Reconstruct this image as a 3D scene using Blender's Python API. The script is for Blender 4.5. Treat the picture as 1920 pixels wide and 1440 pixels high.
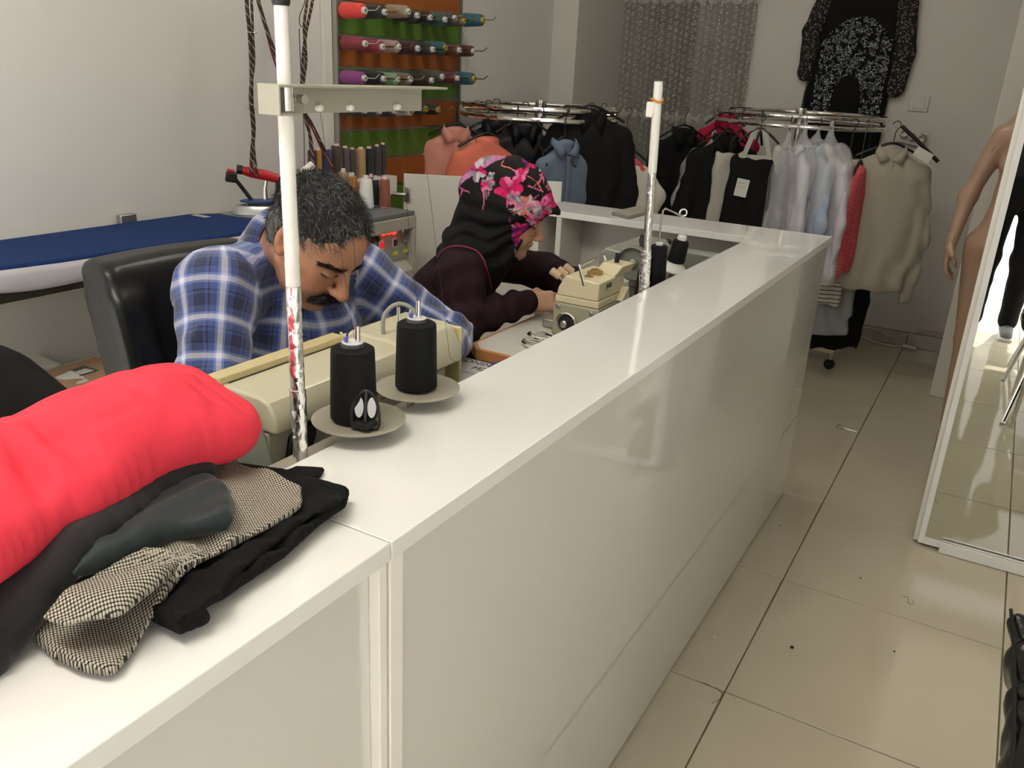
import bpy, bmesh, math, random
import numpy as np
from mathutils import Vector, Matrix, Euler
S = bpy.context.scene
for o in list(bpy.data.objects): bpy.data.objects.remove(o)
COL = S.collection
# ---------------------------------------------------------------- camera
CF, CYAW, CPITCH, CROLL, CH = 1576.07, -0.51292308, 0.35553406, 0.05148719, 1.42475708
def _basis():
    cy, sy, cp, sp = math.cos(CYAW), math.sin(CYAW), math.cos(CPITCH), math.sin(CPITCH)
    f = Vector((sy*cp, cy*cp, -sp)); r = Vector((cy, -sy, 0)); u = r.cross(f)
    c, s = math.cos(CROLL), math.sin(CROLL)
    return c*r+s*u, -s*r+c*u, f
CR, CU, CW = _basis()
CC = Vector((0, 0, CH))
cam = bpy.data.cameras.new('camera'); cam.sensor_width = 36; cam.lens = CF/1920*36; cam.clip_start = .02
camo = bpy.data.objects.new('camera', cam); COL.objects.link(camo)
camo.matrix_world = Matrix(((CR.x, CU.x, -CW.x, 0), (CR.y, CU.y, -CW.y, 0), (CR.z, CU.z, -CW.z, CH), (0, 0, 0, 1)))
S.camera = camo
# ---------------------------------------------------------------- daylight
w = bpy.data.worlds.new('daylight'); S.world = w; w.use_nodes = True
bg = w.node_tree.nodes['Background']; bg.inputs[0].default_value = (.95, .975, 1, 1); bg.inputs[1].default_value = 17
sd = bpy.data.lights.new('sun', 'SUN'); sd.energy = 6; sd.angle = .009; sd.color = (1, .95, .86)
so = bpy.data.objects.new('sun', sd); COL.objects.link(so)
so.rotation_euler = (math.radians(90-52), 0, math.radians(8))      # shines in through the shop front
SHOPY = -1.5
pl = bpy.data.lights.new('shop_front_portal', 'AREA'); pl.shape = 'RECTANGLE'; pl.size = 3.75; pl.size_y = 2.66; pl.cycles.is_portal = True
po = bpy.data.objects.new('shop_front_portal', pl); COL.objects.link(po)
po.location = (-.63, SHOPY-.06, 1.33); po.rotation_euler = (math.radians(90), 0, math.radians(0))
al = bpy.data.lights.new('fill_panel_light', 'AREA'); al.shape = 'RECTANGLE'; al.size = 1.15; al.size_y = .55; al.energy = 15; al.color = (1, .93, .82)  # unseen lamp added to even out the light indoors
ao = bpy.data.objects.new('fill_panel_light', al); COL.objects.link(ao); ao.location = (-.9, -.1, 2.93)
al2 = al.copy(); al2.energy = 3; ao2 = bpy.data.objects.new('fill_panel_light_rear', al2); COL.objects.link(ao2); ao2.location = (-1.2, 2.9, 2.93)  # second added lamp, weak fill over the workroom
vs = S.view_settings; vs.view_transform = 'Standard'; vs.look = 'None'; vs.gamma = 1; vs.use_curve_mapping = False; vs.exposure = 0.32
# ---------------------------------------------------------------- helpers
def at(px, py, X=None, Y=None, Z=None, d=None):
    v = CW+(px-960)/CF*CR-(py-720)/CF*CU
    if d is None:
        d = X/v.x if X is not None else Y/v.y if Y is not None else (Z-CH)/v.z
    return CC+v*d
def V(*a): return Vector(a)
def tag(o, label=None, cat=None, group=None, kind=None):
    if label: o['label'] = label
    if cat: o['category'] = cat
    if group: o['group'] = group
    if kind: o['kind'] = kind
    return o
def thing(name, label, cat, loc=(0, 0, 0), rz=0, group=None):
    o = bpy.data.objects.new(name, None); o.empty_display_size = .05; COL.objects.link(o)
    o.location = loc; o.rotation_euler = (0, 0, rz)
    return tag(o, label, cat, group)
def copy_tree(o, parent=None):
    c = o.copy(); COL.objects.link(c); c.parent = parent
    for ch in [x for x in bpy.data.objects if x.parent == o]: copy_tree(ch, c)
    return c
MATS = {}
def mat(name, col=(.8, .8, .8), rough=.5, metal=0, spec=.5, coat=0, coatr=.05, emit=None, es=1, bump=0, bscale=60, var=0, vscale=8, sheen=0, alpha=1, trans=0, ior=1.45, bdist=.002):
    m = bpy.data.materials.new(name); m.use_nodes = True; nt = m.node_tree; b = nt.nodes['Principled BSDF']
    b.inputs['Base Color'].default_value = (*col, 1); b.inputs['Roughness'].default_value = rough; b.inputs['Metallic'].default_value = metal
    b.inputs['Specular IOR Level'].default_value = spec; b.inputs['Coat Weight'].default_value = coat; b.inputs['Coat Roughness'].default_value = coatr
    b.inputs['Sheen Weight'].default_value = sheen; b.inputs['Alpha'].default_value = alpha; b.inputs['Transmission Weight'].default_value = trans; b.inputs['IOR'].default_value = ior
    if emit: b.inputs['Emission Color'].default_value = (*emit, 1); b.inputs['Emission Strength'].default_value = es
    if bump or var:
        tc = nt.nodes.new('ShaderNodeTexCoord')
    if bump:
        n = nt.nodes.new('ShaderNodeTexNoise'); n.inputs['Scale'].default_value = bscale; n.inputs['Detail'].default_value = 4
        bp = nt.nodes.new('ShaderNodeBump'); bp.inputs['Strength'].default_value = bump; bp.inputs['Distance'].default_value = bdist
        nt.links.new(tc.outputs['Object'], n.inputs['Vector']); nt.links.new(n.outputs['Fac'], bp.inputs['Height']); nt.links.new(bp.outputs[0], b.inputs['Normal'])
    if var:
        n = nt.nodes.new('ShaderNodeTexNoise'); n.inputs['Scale'].default_value = vscale; n.inputs['Detail'].default_value = 5
        mx = nt.nodes.new('ShaderNodeMix'); mx.data_type = 'RGBA'
        mx.inputs[6].default_value = (*[max(0, c*(1-var)) for c in col], 1); mx.inputs[7].default_value = (*[min(1, c*(1+var)) for c in col], 1)
        nt.links.new(tc.outputs['Object'], n.inputs['Vector']); nt.links.new(n.outputs['Fac'], mx.inputs[0]); nt.links.new(mx.outputs[2], b.inputs['Base Color'])
    MATS[name] = m
    return m
def nodes(m): return m.node_tree, m.node_tree.nodes['Principled BSDF']
def attr_mat(name, attr='Col', rough=.7, **k):
    m = mat(name, rough=rough, **k); nt, b = nodes(m)
    a = nt.nodes.new('ShaderNodeAttribute'); a.attribute_name = attr
    nt.links.new(a.outputs['Color'], b.inputs['Base Color']); return m
class MB:
    def __init__(s): s.v = []; s.f = []; s.mi = []; s.m = 0
    def add(s, vs, fs):
        n = len(s.v); s.v += [tuple(v) for v in vs]; s.f += [tuple(i+n for i in f) for f in fs]; s.mi += [s.m]*len(fs); return s
    def box(s, a, b, rot=None, c=None):            # corners a,b ; optional rotation about c
        x0, y0, z0 = a; x1, y1, z1 = b
        vs = [V(x, y, z) for z in (z0, z1) for y in (y0, y1) for x in (x0, x1)]
        if rot is not None:
            c = Vector(c) if c is not None else (Vector(a)+Vector(b))/2
            vs = [rot @ (v-c)+c for v in vs]
        return s.add(vs, [(0, 2, 3, 1), (4, 5, 7, 6), (0, 1, 5, 4), (2, 6, 7, 3), (0, 4, 6, 2), (1, 3, 7, 5)])
    def cyl(s, p, q, r, r2=None, n=16, cap=True):
        p = Vector(p); q = Vector(q); r2 = r if r2 is None else r2
        d = (q-p).normalized(); u = d.orthogonal().normalized(); w_ = d.cross(u)
        vs = []
        for c, rr in ((p, r), (q, r2)):
            vs += [c+rr*(math.cos(t)*u+math.sin(t)*w_) for t in [2*math.pi*i/n for i in range(n)]]
        fs = [(i, (i+1) % n, n+(i+1) % n, n+i) for i in range(n)]
        if cap: fs += [tuple(range(n-1, -1, -1)), tuple(range(n, 2*n))]
        return s.add(vs, fs)
    def lathe(s, prof, o=(0, 0, 0), ax=(0, 0, 1), n=24):   # prof: (r, h) list
        o = Vector(o); d = Vector(ax).normalized(); u = d.orthogonal().normalized(); w_ = d.cross(u)
        vs = []
        for r, h in prof:
            r = max(r, 1e-5)
            vs += [o+d*h+r*(math.cos(2*math.pi*i/n)*u+math.sin(2*math.pi*i/n)*w_) for i in range(n)]
        fs = []
        for k in range(len(prof)-1):
            fs += [(k*n+i, k*n+(i+1) % n, (k+1)*n+(i+1) % n, (k+1)*n+i) for i in range(n)]
        fs += [tuple(range(n-1, -1, -1)), tuple(range((len(prof)-1)*n, len(prof)*n))]
        return s.add(vs, fs)
    def tube(s, pts, r, n=8, closed=False, rs=None):
        pts = [Vector(p) for p in pts]; N = len(pts); vs = []; pu = None
        for i, p in enumerate(pts):
            a = pts[i-1] if (i > 0 or closed) else p; b = pts[(i+1) % N] if (i < N-1 or closed) else p
            d = (b-a)
            d = d.normalized() if d.length > 1e-9 else V(0, 0, 1)
            u = d.orthogonal() if pu is None else pu-d*pu.dot(d)
            if u.length < 1e-6: u = d.orthogonal()
            u.normalize(); pu = u; w_ = d.cross(u); rr = rs[i] if rs else r
            vs += [p+rr*(math.cos(2*math.pi*k/n)*u+math.sin(2*math.pi*k/n)*w_) for k in range(n)]
        fs = []
        for i in range(N if closed else N-1):
            j = (i+1) % N
            fs += [(i*n+k, i*n+(k+1) % n, j*n+(k+1) % n, j*n+k) for k in range(n)]
        if not closed: fs += [tuple(range(n-1, -1, -1)), tuple(range((N-1)*n, N*n))]
        return s.add(vs, fs)
    def prism(s, out, vec):                        # planar outline (3D pts) extruded by vec
        out = [Vector(p) for p in out]; n = len(out); vec = Vector(vec)
        nn = sum(((out[i]-out[0]).cross(out[i+1]-out[0]) for i in range(1, n-1)), Vector())
        if nn.dot(vec) > 0: out = out[::-1]
        vs = out+[p+vec for p in out]
        return s.add(vs, [tuple(range(n))]+[tuple(range(2*n-1, n-1, -1))]+[(i, n+i, n+(i+1) % n, (i+1) % n) for i in range(n)])
    def loft(s, rings):                            # closed rings of equal count
        n = len(rings[0]); vs = [p for r in rings for p in r]
        fs = [(k*n+i, k*n+(i+1) % n, (k+1)*n+(i+1) % n, (k+1)*n+i) for k in range(len(rings)-1) for i in range(n)]
        fs += [tuple(range(n-1, -1, -1)), tuple(range((len(rings)-1)*n, len(rings)*n))]
        return s.add(vs, fs)
def part(name, mb, m, parent=None, bevel=0, seg=2, ang=35, world=False, label=None, cat=None, group=None, kind=None, smooth=True, sub=0, solid=0):
    me = bpy.data.meshes.new(name)
    off = Vector((0, 0, 0))
    if world and parent is not None: off = parent.location.copy() if parent.parent is None else parent.parent.location.copy()
    me.from_pydata([Vector(v)-off for v in mb.v], [], mb.f)
    for x in (m if isinstance(m, (list, tuple)) else [m]): me.materials.append(MATS[x] if isinstance(x, str) else x)
    if any(mb.mi): me.polygons.foreach_set('material_index', mb.mi)
    bm = bmesh.new(); bm.from_mesh(me); bmesh.ops.recalc_face_normals(bm, faces=bm.faces); bm.to_mesh(me); bm.free()
    if smooth:
        me.polygons.foreach_set('use_smooth', [True]*len(me.polygons)); me.set_sharp_from_angle(angle=math.radians(ang))
    o = bpy.data.objects.new(name, me); COL.objects.link(o)
    if parent is not None: o.parent = parent
    if solid:
        md = o.modifiers.new('s', 'SOLIDIFY'); md.thickness = solid; md.offset = 0
    if bevel:
        md = o.modifiers.new('b', 'BEVEL'); md.width = bevel; md.segments = seg; md.limit_method = 'ANGLE'; md.angle_limit = math.radians(40); md.harden_normals = False
    if sub:
        md = o.modifiers.new('u', 'SUBSURF'); md.levels = sub; md.render_levels = sub
    return tag(o, label, cat, group, kind)
def npmesh(name, v, f, m, parent=None, world=False, col=None, uv=None, mi=None, **k):
    """mesh from numpy arrays; v (N,3), f (M,4)"""
    me = bpy.data.meshes.new(name); v = np.asarray(v, np.float32)
    if world and parent is not None: v = v-np.array(parent.location if parent.parent is None else parent.parent.location, np.float32)
    f = np.asarray(f, np.int32); n = f.shape[1]
    me.vertices.add(len(v)); me.vertices.foreach_set('co', v.ravel())
    me.loops.add(f.size); me.loops.foreach_set('vertex_index', f.ravel())
    me.polygons.add(len(f)); me.polygons.foreach_set('loop_start', np.arange(0, f.size, n, dtype=np.int32)); me.polygons.foreach_set('loop_total', np.full(len(f), n, np.int32))
    me.polygons.foreach_set('use_smooth', [True]*len(f))
    for x in (m if isinstance(m, (list, tuple)) else [m]): me.materials.append(MATS[x] if isinstance(x, str) else x)
    if mi is not None: me.polygons.foreach_set('material_index', np.asarray(mi, np.int32))
    me.update(calc_edges=True); me.validate()
    if col is not None:
        a = me.attributes.new('Col', 'FLOAT_COLOR', 'POINT'); c = np.ones((len(v), 4), np.float32); c[:, :3] = col; a.data.foreach_set('color', c.ravel())
    if uv is not None:
        a = me.attributes.new('Plaid', 'FLOAT_VECTOR', 'POINT'); c = np.zeros((len(v), 3), np.float32); c[:, :uv.shape[1]] = uv; a.data.foreach_set('vector', c.ravel())
    o = bpy.data.objects.new(name, me); COL.objects.link(o)
    if parent is not None: o.parent = parent
    return tag(o, **k)
def text(name, body, size, loc, xdir, zdir, m, parent, depth=.0006, label=None):
    """flat lettering lying in the plane spanned by xdir (reading direction) and zdir (up)"""
    cu = bpy.data.curves.new(name, 'FONT'); cu.body = body; cu.size = size; cu.extrude = depth; cu.align_x = 'CENTER'; cu.align_y = 'CENTER'
    o = bpy.data.objects.new(name, cu); x = Vector(xdir).normalized(); z = Vector(zdir); z = (z-x*z.dot(x)).normalized(); y = x.cross(z)*-1
    R = Matrix((x, z, x.cross(z))).transposed()
    me = None
    COL.objects.link(o); dg = bpy.context.evaluated_depsgraph_get(); me = bpy.data.meshes.new_from_object(o.evaluated_get(dg)); bpy.data.objects.remove(o)
    me.transform(R.to_4x4()); off = Vector(loc)-(parent.location if parent.parent is None else parent.parent.location); me.transform(Matrix.Translation(off))
    me.materials.clear(); me.materials.append(MATS[m])
    o = bpy.data.objects.new(name, me); COL.objects.link(o); o.parent = parent
    if label: o['label'] = label
    return o
# ---- signed distance modelling: smooth unions of round cones, ellipsoids and boxes, meshed by surface nets
def vnoise(P, scale, seed=0):
    """smooth value noise -1..1 at points P (N,3)"""
    rs = np.random.RandomState(seed); T = rs.rand(32, 32, 32).astype(np.float32)
    p = P*scale+100.0; i = np.floor(p).astype(int); f = (p-i); f = f*f*(3-2*f); r = 0
    for dx in (0, 1):
        for dy in (0, 1):
            for dz in (0, 1):
                w_ = (f[..., 0] if dx else 1-f[..., 0])*(f[..., 1] if dy else 1-f[..., 1])*(f[..., 2] if dz else 1-f[..., 2])
                r = r+w_*T[(i[..., 0]+dx) % 32, (i[..., 1]+dy) % 32, (i[..., 2]+dz) % 32]
    return r*2-1
def smin(a, b, k):
    if k <= 0: return np.minimum(a, b)
    h = np.clip(.5+.5*(b-a)/k, 0, 1); return b*(1-h)+a*h-k*h*(1-h)
class SDF:
    def __init__(s, k=.02): s.p = []; s.k = k
    def cone(s, a, b, r1, r2=None, k=None, neg=False, flat=None):   # round cone; flat=(dir, factor) squashes
        s.p.append(('c', np.array(a, float), np.array(b, float), r1, r1 if r2 is None else r2, s.k if k is None else k, neg, flat)); return s
    def ell(s, c, r, R=None, k=None, neg=False):
        s.p.append(('e', np.array(c, float), np.array(r, float), None if R is None else np.array(R), 0, s.k if k is None else k, neg, None)); return s
    def box(s, c, h, r=.01, R=None, k=None, neg=False):
        s.p.append(('b', np.array(c, float), np.array(h, float), None if R is None else np.array(R), r, s.k if k is None else k, neg, None)); return s
    def bound(s, q):
        t = q[0]
        if t == 'c': rr = max(q[3], q[4])*(1 if q[7] is None else max(1, q[7][1])); return np.minimum(q[1], q[2])-rr, np.maximum(q[1], q[2])+rr
        h = q[2].copy()
        if t == 'b': h = h+q[4]
        if q[3] is not None: h = np.abs(q[3]) @ h
        return q[1]-h, q[1]+h
    def ev(s, q, P):
        t = q[0]
        if t == 'c':
            a, b, r1, r2 = q[1], q[2], q[3], q[4]; ab = b-a; L = ab @ ab+1e-12
            pa = P-a; h = np.clip((pa @ ab)/L, 0, 1); d = pa-h[..., None]*ab
            if q[7] is not None:
                n = np.array(q[7][0], float); n /= np.linalg.norm(n); c = d @ n; d = d+((1/q[7][1]-1)*c)[..., None]*n
            return np.sqrt((d*d).sum(-1))-(r1+(r2-r1)*h)
        X = P-q[1]
        if q[3] is not None: X = X @ q[3]
        if t == 'e':
            r = q[2]; k0 = np.sqrt(((X/r)**2).sum(-1)); k1 = np.sqrt(((X/r**2)**2).sum(-1))+1e-9
            return k0*(k0-1)/k1
        d = np.abs(X)-q[2]; return np.sqrt((np.maximum(d, 0)**2).sum(-1))+np.minimum(d.max(-1), 0)-q[4]
    def at(s, P):
        F = np.full(P.shape[:-1], 9.)
        for q in s.p:
            e = s.ev(q, P)
            F = -smin(-F, e, q[5]) if q[6] else smin(F, e, q[5])
        return F
    def mesh(s, vox, disp=None, clip=None, smooth=1, maxd=.05):
        lo = np.min([s.bound(q)[0] for q in s.p if not q[6]], 0)-3*vox-.01; hi = np.max([s.bound(q)[1] for q in s.p if not q[6]], 0)+3*vox+.01
        n = np.ceil((hi-lo)/vox).astype(int)+1
        ax = [lo[i]+vox*np.arange(n[i]) for i in range(3)]
        F = np.full(n, .3, np.float32)
        for q in s.p:
            a, b = s.bound(q); mrg = max(2.5*q[5], 3*vox)+(.02 if disp is not None else 0)
            i0 = np.clip(((a-mrg-lo)/vox).astype(int), 0, n-1); i1 = np.clip(((b+mrg-lo)/vox).astype(int)+2, 1, n)
            sl = tuple(slice(i0[i], i1[i]) for i in range(3))
            if min(sl[i].stop-sl[i].start for i in range(3)) <= 0: continue
            P = np.stack(np.meshgrid(ax[0][sl[0]], ax[1][sl[1]], ax[2][sl[2]], indexing='ij'), -1)
            e = s.ev(q, P)
            F[sl] = -smin(-F[sl], e, q[5]) if q[6] else smin(F[sl], e, q[5])
        if disp is not None or clip is not None:
            P = np.stack(np.meshgrid(*ax, indexing='ij'), -1)
            m_ = np.abs(F) < .06
            if disp is not None: F[m_] += disp(P[m_])
            if clip is not None:
                m_ = F < .06; F[m_] = np.maximum(F[m_], clip(P[m_]))
        F[0], F[-1] = .1, .1; F[:, 0], F[:, -1] = .1, .1; F[:, :, 0], F[:, :, -1] = .1, .1
        v, f = snets(F); v = v*vox+lo
        for _ in range(smooth): v = relax(v, f)
        return v, f
def snets(F):
    ins = F < 0; nx, ny, nz = F.shape
    c = ins[:-1, :-1, :-1].astype(np.int8)
    tot = sum(ins[a:nx-1+a, b:ny-1+b, d:nz-1+d].astype(np.int8) for a in (0, 1) for b in (0, 1) for d in (0, 1))
    act = (tot > 0) & (tot < 8); idx = np.full(act.shape, -1, np.int64); I, J, K = np.nonzero(act); idx[I, J, K] = np.arange(len(I))
    sm = np.zeros((len(I), 3)); cn = np.zeros(len(I))
    for a in range(3):
        o1, o2 = [x for x in range(3) if x != a]
        for b in (0, 1):
            for d in (0, 1):
                p = np.zeros(3, int); p[o1] = b; p[o2] = d; q = p.copy(); q[a] = 1
                f0 = F[I+p[0], J+p[1], K+p[2]]; f1 = F[I+q[0], J+q[1], K+q[2]]; m = (f0 < 0) != (f1 < 0)
                t = np.where(m, f0/(f0-f1+1e-12*(~m)), 0)
                pos = np.tile(p.astype(float), (len(I), 1)); pos[:, a] = t
                sm[m] += pos[m]; cn[m] += 1
    v = np.stack([I, J, K], 1)+sm/np.maximum(cn, 1)[:, None]
    fs = []
    for a in range(3):
        o1, o2 = (a+1) % 3, (a+2) % 3
        s0 = [slice(None)]*3; s1 = [slice(None)]*3; s0[a] = slice(0, -1); s1[a] = slice(1, None)
        A = ins[tuple(s0)]; B = ins[tuple(s1)]; ch = A != B
        E = np.array(np.nonzero(ch)); ok = (E[o1] > 0) & (E[o2] > 0) & (E[o1] < F.shape[o1]-1) & (E[o2] < F.shape[o2]-1); E = E[:, ok]
        fl = A[tuple(E)]
        def g(d1, d2):
            q = E.copy(); q[o1] -= d1; q[o2] -= d2; return idx[tuple(q)]
        quad = np.stack([g(1, 1), g(0, 1), g(0, 0), g(1, 0)], 1)
        quad[~fl] = quad[~fl][:, ::-1]; fs.append(quad)
    f = np.concatenate(fs); f = f[(f >= 0).all(1)]
    return v, f
def relax(v, f, w_=.5):
    s_ = np.zeros_like(v); c = np.zeros(len(v))
    for a in range(4):
        b = (a+1) % 4
        for x, y in ((a, b), (b, a)):
            for k in range(3): s_[:, k] += np.bincount(f[:, x], v[f[:, y], k], len(v))
            c += np.bincount(f[:, x], minlength=len(v))
    return v*(1-w_)+w_*s_/np.maximum(c, 1)[:, None]
def normals(v, f):
    n = np.cross(v[f[:, 2]]-v[f[:, 0]], v[f[:, 3]]-v[f[:, 1]]); o = np.zeros_like(v)
    for a in range(4):
        for k in range(3): o[:, k] += np.bincount(f[:, a], n[:, k], len(v))
    return o/(np.linalg.norm(o, axis=1)[:, None]+1e-12)
# ---------------------------------------------------------------- materials
mat('wall', (.68, .665, .635), .55, bump=.15, bscale=25, var=.02, vscale=2)
mat('wall_back', (.64, .62, .57), .55, bump=.15, bscale=25, var=.02, vscale=2)
mat('ceiling', (.8, .79, .75), .8)
mat('grout', (.16, .13, .09), .8)
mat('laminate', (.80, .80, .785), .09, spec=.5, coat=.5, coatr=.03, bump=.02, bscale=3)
mat('laminate_front_shaded', (.66, .65, .615), .05, spec=.6, coat=1, coatr=.02)  # same white laminate as the top, its shade mixed into the colour
mat('edge_band', (.84, .82, .77), .25)
mat('white_board', (.74, .72, .67), .3, coat=.2)
mat('chrome', (.82, .80, .76), .12, metal=1)
mat('steel', (.52, .50, .46), .32, metal=1)
mat('dark_metal', (.10, .10, .10), .35, metal=.8)
mat('black_plastic', (.012, .012, .013), .38)
mat('white_plastic', (.80, .79, .76), .35)
m = mat('tile', (.60, .55, .45), .06, spec=.55, bump=.012, bscale=2.2, bdist=.02)
nt, b = nodes(m); tc = nt.nodes.new('ShaderNodeTexCoord'); oi = nt.nodes.new('ShaderNodeObjectInfo'); n = nt.nodes.new('ShaderNodeTexNoise')
n.inputs['Scale'].default_value = 3.5; n.inputs['Detail'].default_value = 6; mx = nt.nodes.new('ShaderNodeMix'); mx.data_type = 'RGBA'
mx.inputs[6].default_value = (.47, .42, .32, 1); mx.inputs[7].default_value = (.53, .48, .37, 1)
nt.links.new(tc.outputs['Object'], n.inputs['Vector']); nt.links.new(n.outputs['Fac'], mx.inputs[0]); nt.links.new(mx.outputs[2], b.inputs['Base Color'])
# ---------------------------------------------------------------- room shell
XL, YB, XR, ZC = -2.5, 5.37, 1.25, 2.95
def struct(name, mb, m, **k): return part(name, mb, m, kind='structure', smooth=False, **k)
fl = struct('floor', MB().box((XL-.1, SHOPY-.1, -.12), (XR+.1, YB+1.6, -.004)), 'grout')
T = .6; X0, Y0 = -.34278-4*T, 1.77096-7*T
tb = MB().box((-T/2+.0018, -T/2+.0018, -.012), (T/2-.0018, T/2-.0018, 0))
t0 = part('tile', tb, 'tile', fl, bevel=.0012, seg=1); first = True
for i in range(8):
    for j in range(15):
        if i == j == 0: o = t0
        else: o = t0.copy(); COL.objects.link(o)
        o.parent = fl; o.location = (X0+(i+.5)*T, Y0+(j+.5)*T, 0)
        if i == 0 and X0+T < XL: pass
struct('wall_left', MB().box((XL-.1, SHOPY, 0), (XL, YB+1.5, ZC)), 'wall')
wb = struct('wall_back', MB().box((-1.5, YB, 0), (XR, YB+.1, ZC)).box((-2.34, YB, 2.35), (-1.5, YB+.1, ZC)), 'wall_back')
struct('wall_pillar', MB().box((XL, 4.705, 0), (-2.34, YB+1.5, ZC)), 'wall_back')
struct('wall_column', MB().box((-.125, 4.49, .0), (XR, YB, ZC)), 'wall_back', bevel=.006)
struct('wall_right', MB().box((XR, SHOPY, 0), (XR+.1, YB, ZC)), 'wall')
struct('wall_alcove', MB().box((-2.34, YB+1.4, 0), (-.8, YB+1.5, ZC)).box((-.9, YB+.1, 0), (-.8, YB+1.5, ZC)), 'wall_back')
struct('ceiling', MB().box((XL-.1, SHOPY, ZC), (XR+.1, YB+1.5, ZC+.1)), 'ceiling')
mat('shop_frame', (.35, .35, .34), .4, metal=.6)
sf = MB().box((XL, SHOPY-.05, 2.66), (XR, SHOPY+.05, ZC)).box((XL, SHOPY-.05, 2.10), (XR, SHOPY+.05, 2.43)).box((XL, SHOPY-.05, 2.43), (.02, SHOPY+.05, 2.66)).box((.72, SHOPY-.05, 2.43), (XR, SHOPY+.05, 2.66))
for x in (XL+.03, -1.1, -.02, XR-.03): sf.box((x-.03, SHOPY-.03, 0), (x+.03, SHOPY+.03, 2.10))
sf.box((XL, SHOPY-.03, 0), (-.02, SHOPY+.03, .30))
struct('window_1', sf, 'shop_frame')
mat('pavement', (.20, .195, .185), .8, var=.1, vscale=6)
struct('floor_outside', MB().box((-8, -12, -.2), (8, SHOPY-.1, -.06)), 'pavement')
mat('sky_block', (.06, .055, .05), .8, var=.1, vscale=1)
struct('wall_sky_block', MB().box((-12, -13, -.1), (12, -12, 11)), 'sky_block')  # unseen block added tall and dark to hold back the low sky
mat('skirting', (.50, .47, .40), .15, coat=.3)
bb = struct('baseboard_back', MB().box((-1.5, YB-.004, 0), (-.125, YB, .085)), 'grout')
for k in range(3):
    x1 = -.335-.6*k+.6
    part('tile', MB().box((max(x1-.6, -1.49)+.002, YB-.014, .001), (min(x1, -.127)-.002, YB-.002, .083)), 'skirting', bb, bevel=.002)
struct('baseboard_left', MB().box((XL, 3.9, 0), (XL+.012, 4.70, .083)), 'skirting')
mat('fill_diffuser', (.9, .9, .85), .5, emit=(1, .93, .82), es=4)  # glowing face of the added fill panels
cl_ = thing('fill_panel', 'flat unseen fill panel added above the front counter', 'ceiling light', (-.9, -.1, 2.93))
part('frame', MB().box((-.6, -.3, .005), (.6, .3, .019)), 'white_plastic', cl_); part('diffuser', MB().box((-.58, -.28, .001), (.58, .28, .0045)), 'fill_diffuser', cl_)
cl2_ = copy_tree(cl_); cl2_.location = (-1.2, 2.9, 2.93); cl2_['label'] = 'flat unseen fill panel added above the middle of the workroom'
mat('black_cloth', (.0045, .0045, .005), .85, spec=.3)
# ---------------------------------------------------------------- reception counter
HC = .96
mat('panel_gap', (.10, .09, .08), .7)
c1 = thing('reception_counter', 'long white glossy laminate counter running from the front to the corner by the clothes rack', 'counter', (-.58, 1.8, 0))
P = lambda *a, **k: part(*a, world=True, **k)
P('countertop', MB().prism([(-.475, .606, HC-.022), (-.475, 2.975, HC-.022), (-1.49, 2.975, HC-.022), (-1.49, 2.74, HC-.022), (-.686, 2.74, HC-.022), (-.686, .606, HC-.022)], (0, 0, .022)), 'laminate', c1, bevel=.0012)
for a, b_ in ((.632, 2.952),): P('front_panel', MB().box((-.50, a, .012), (-.482, b_, HC-.0225)), 'laminate_front_shaded', c1, bevel=.001)
P('end_strip', MB().box((-.505, .607, .012), (-.478, .630, HC-.0225)), 'edge_band', c1, bevel=.001)
P('back_panel', MB().box((-.676, .62, .012), (-.660, 2.74, HC-.0225)), 'white_board', c1)
P('end_panel', MB().box((-1.488, 2.935, .012), (-.484, 2.952, HC-.0225)), 'white_board', c1)
P('plinth', MB().box((-.66, .62, 0), (-.495, 2.93, .011)), 'panel_gap', c1)
for x in (-1.485, -1.395): P('divider', MB().box((x, 2.745, .012), (x+.020, 2.934, HC-.0225)), 'white_board', c1)
c2 = thing('front_counter', 'near white counter section under the pile of clothes, joined by a thin seam', 'counter', (-.9, .3, 0))
P('countertop', MB().prism([(-.475, -.15, HC-.022), (-.475, .604, HC-.022), (-1.55, .604, HC-.022), (-1.55, .1, HC-.022), (-.70, .1, HC-.022), (-.70, -.15, HC-.022)], (0, 0, .022)), 'laminate', c2, bevel=.0012)
P('front_panel', MB().box((-.512, -.15, .012), (-.494, .590, HC-.0225)), 'laminate_front_shaded', c2)
P('end_strip', MB().box((-.512, .591, .012), (-.480, .604, HC-.0225)), 'edge_band', c2, bevel=.001)
P('back_panel', MB().box((-1.54, .575, .012), (-.66, .592, HC-.0225)), 'white_board', c2)
for x in (-1.54, -.70): P('side_panel', MB().box((x, .11, .012), (x+.018, .574, HC-.0225)), 'white_board', c2)
# ---------------------------------------------------------------- mirror cabinet on the right
mat('mirror', (.78, .79, .77), .0, metal=1)
mc = thing('mirror_cabinet', 'tall white cabinet with a full height mirror door standing on the floor', 'mirror', (.4, 2.95, 0))
P('carcass', MB().box((-.027, 2.862, .01), (1.0, 3.45, 2.3)), 'white_board', mc, bevel=.001)
P('door_frame', MB().box((-.012, 2.846, .012), (.006, 2.8615, 2.3)).box((.006, 2.846, .012), (.9, 2.8615, .034)).box((.006, 2.846, 2.25), (.9, 2.8615, 2.3)), 'laminate', mc, bevel=.001)
P('mirror_glass', MB().box((.0062, 2.852, .0342), (.9, 2.8605, 2.2498)), 'mirror', mc)
P('bottom_rail', MB().box((.055, 2.832, .002), (.9, 2.8455, .040)), 'laminate', mc, bevel=.001)
P('track', MB().box((.055, 2.836, .0405), (.9, 2.845, .044)), 'chrome', mc)
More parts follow.
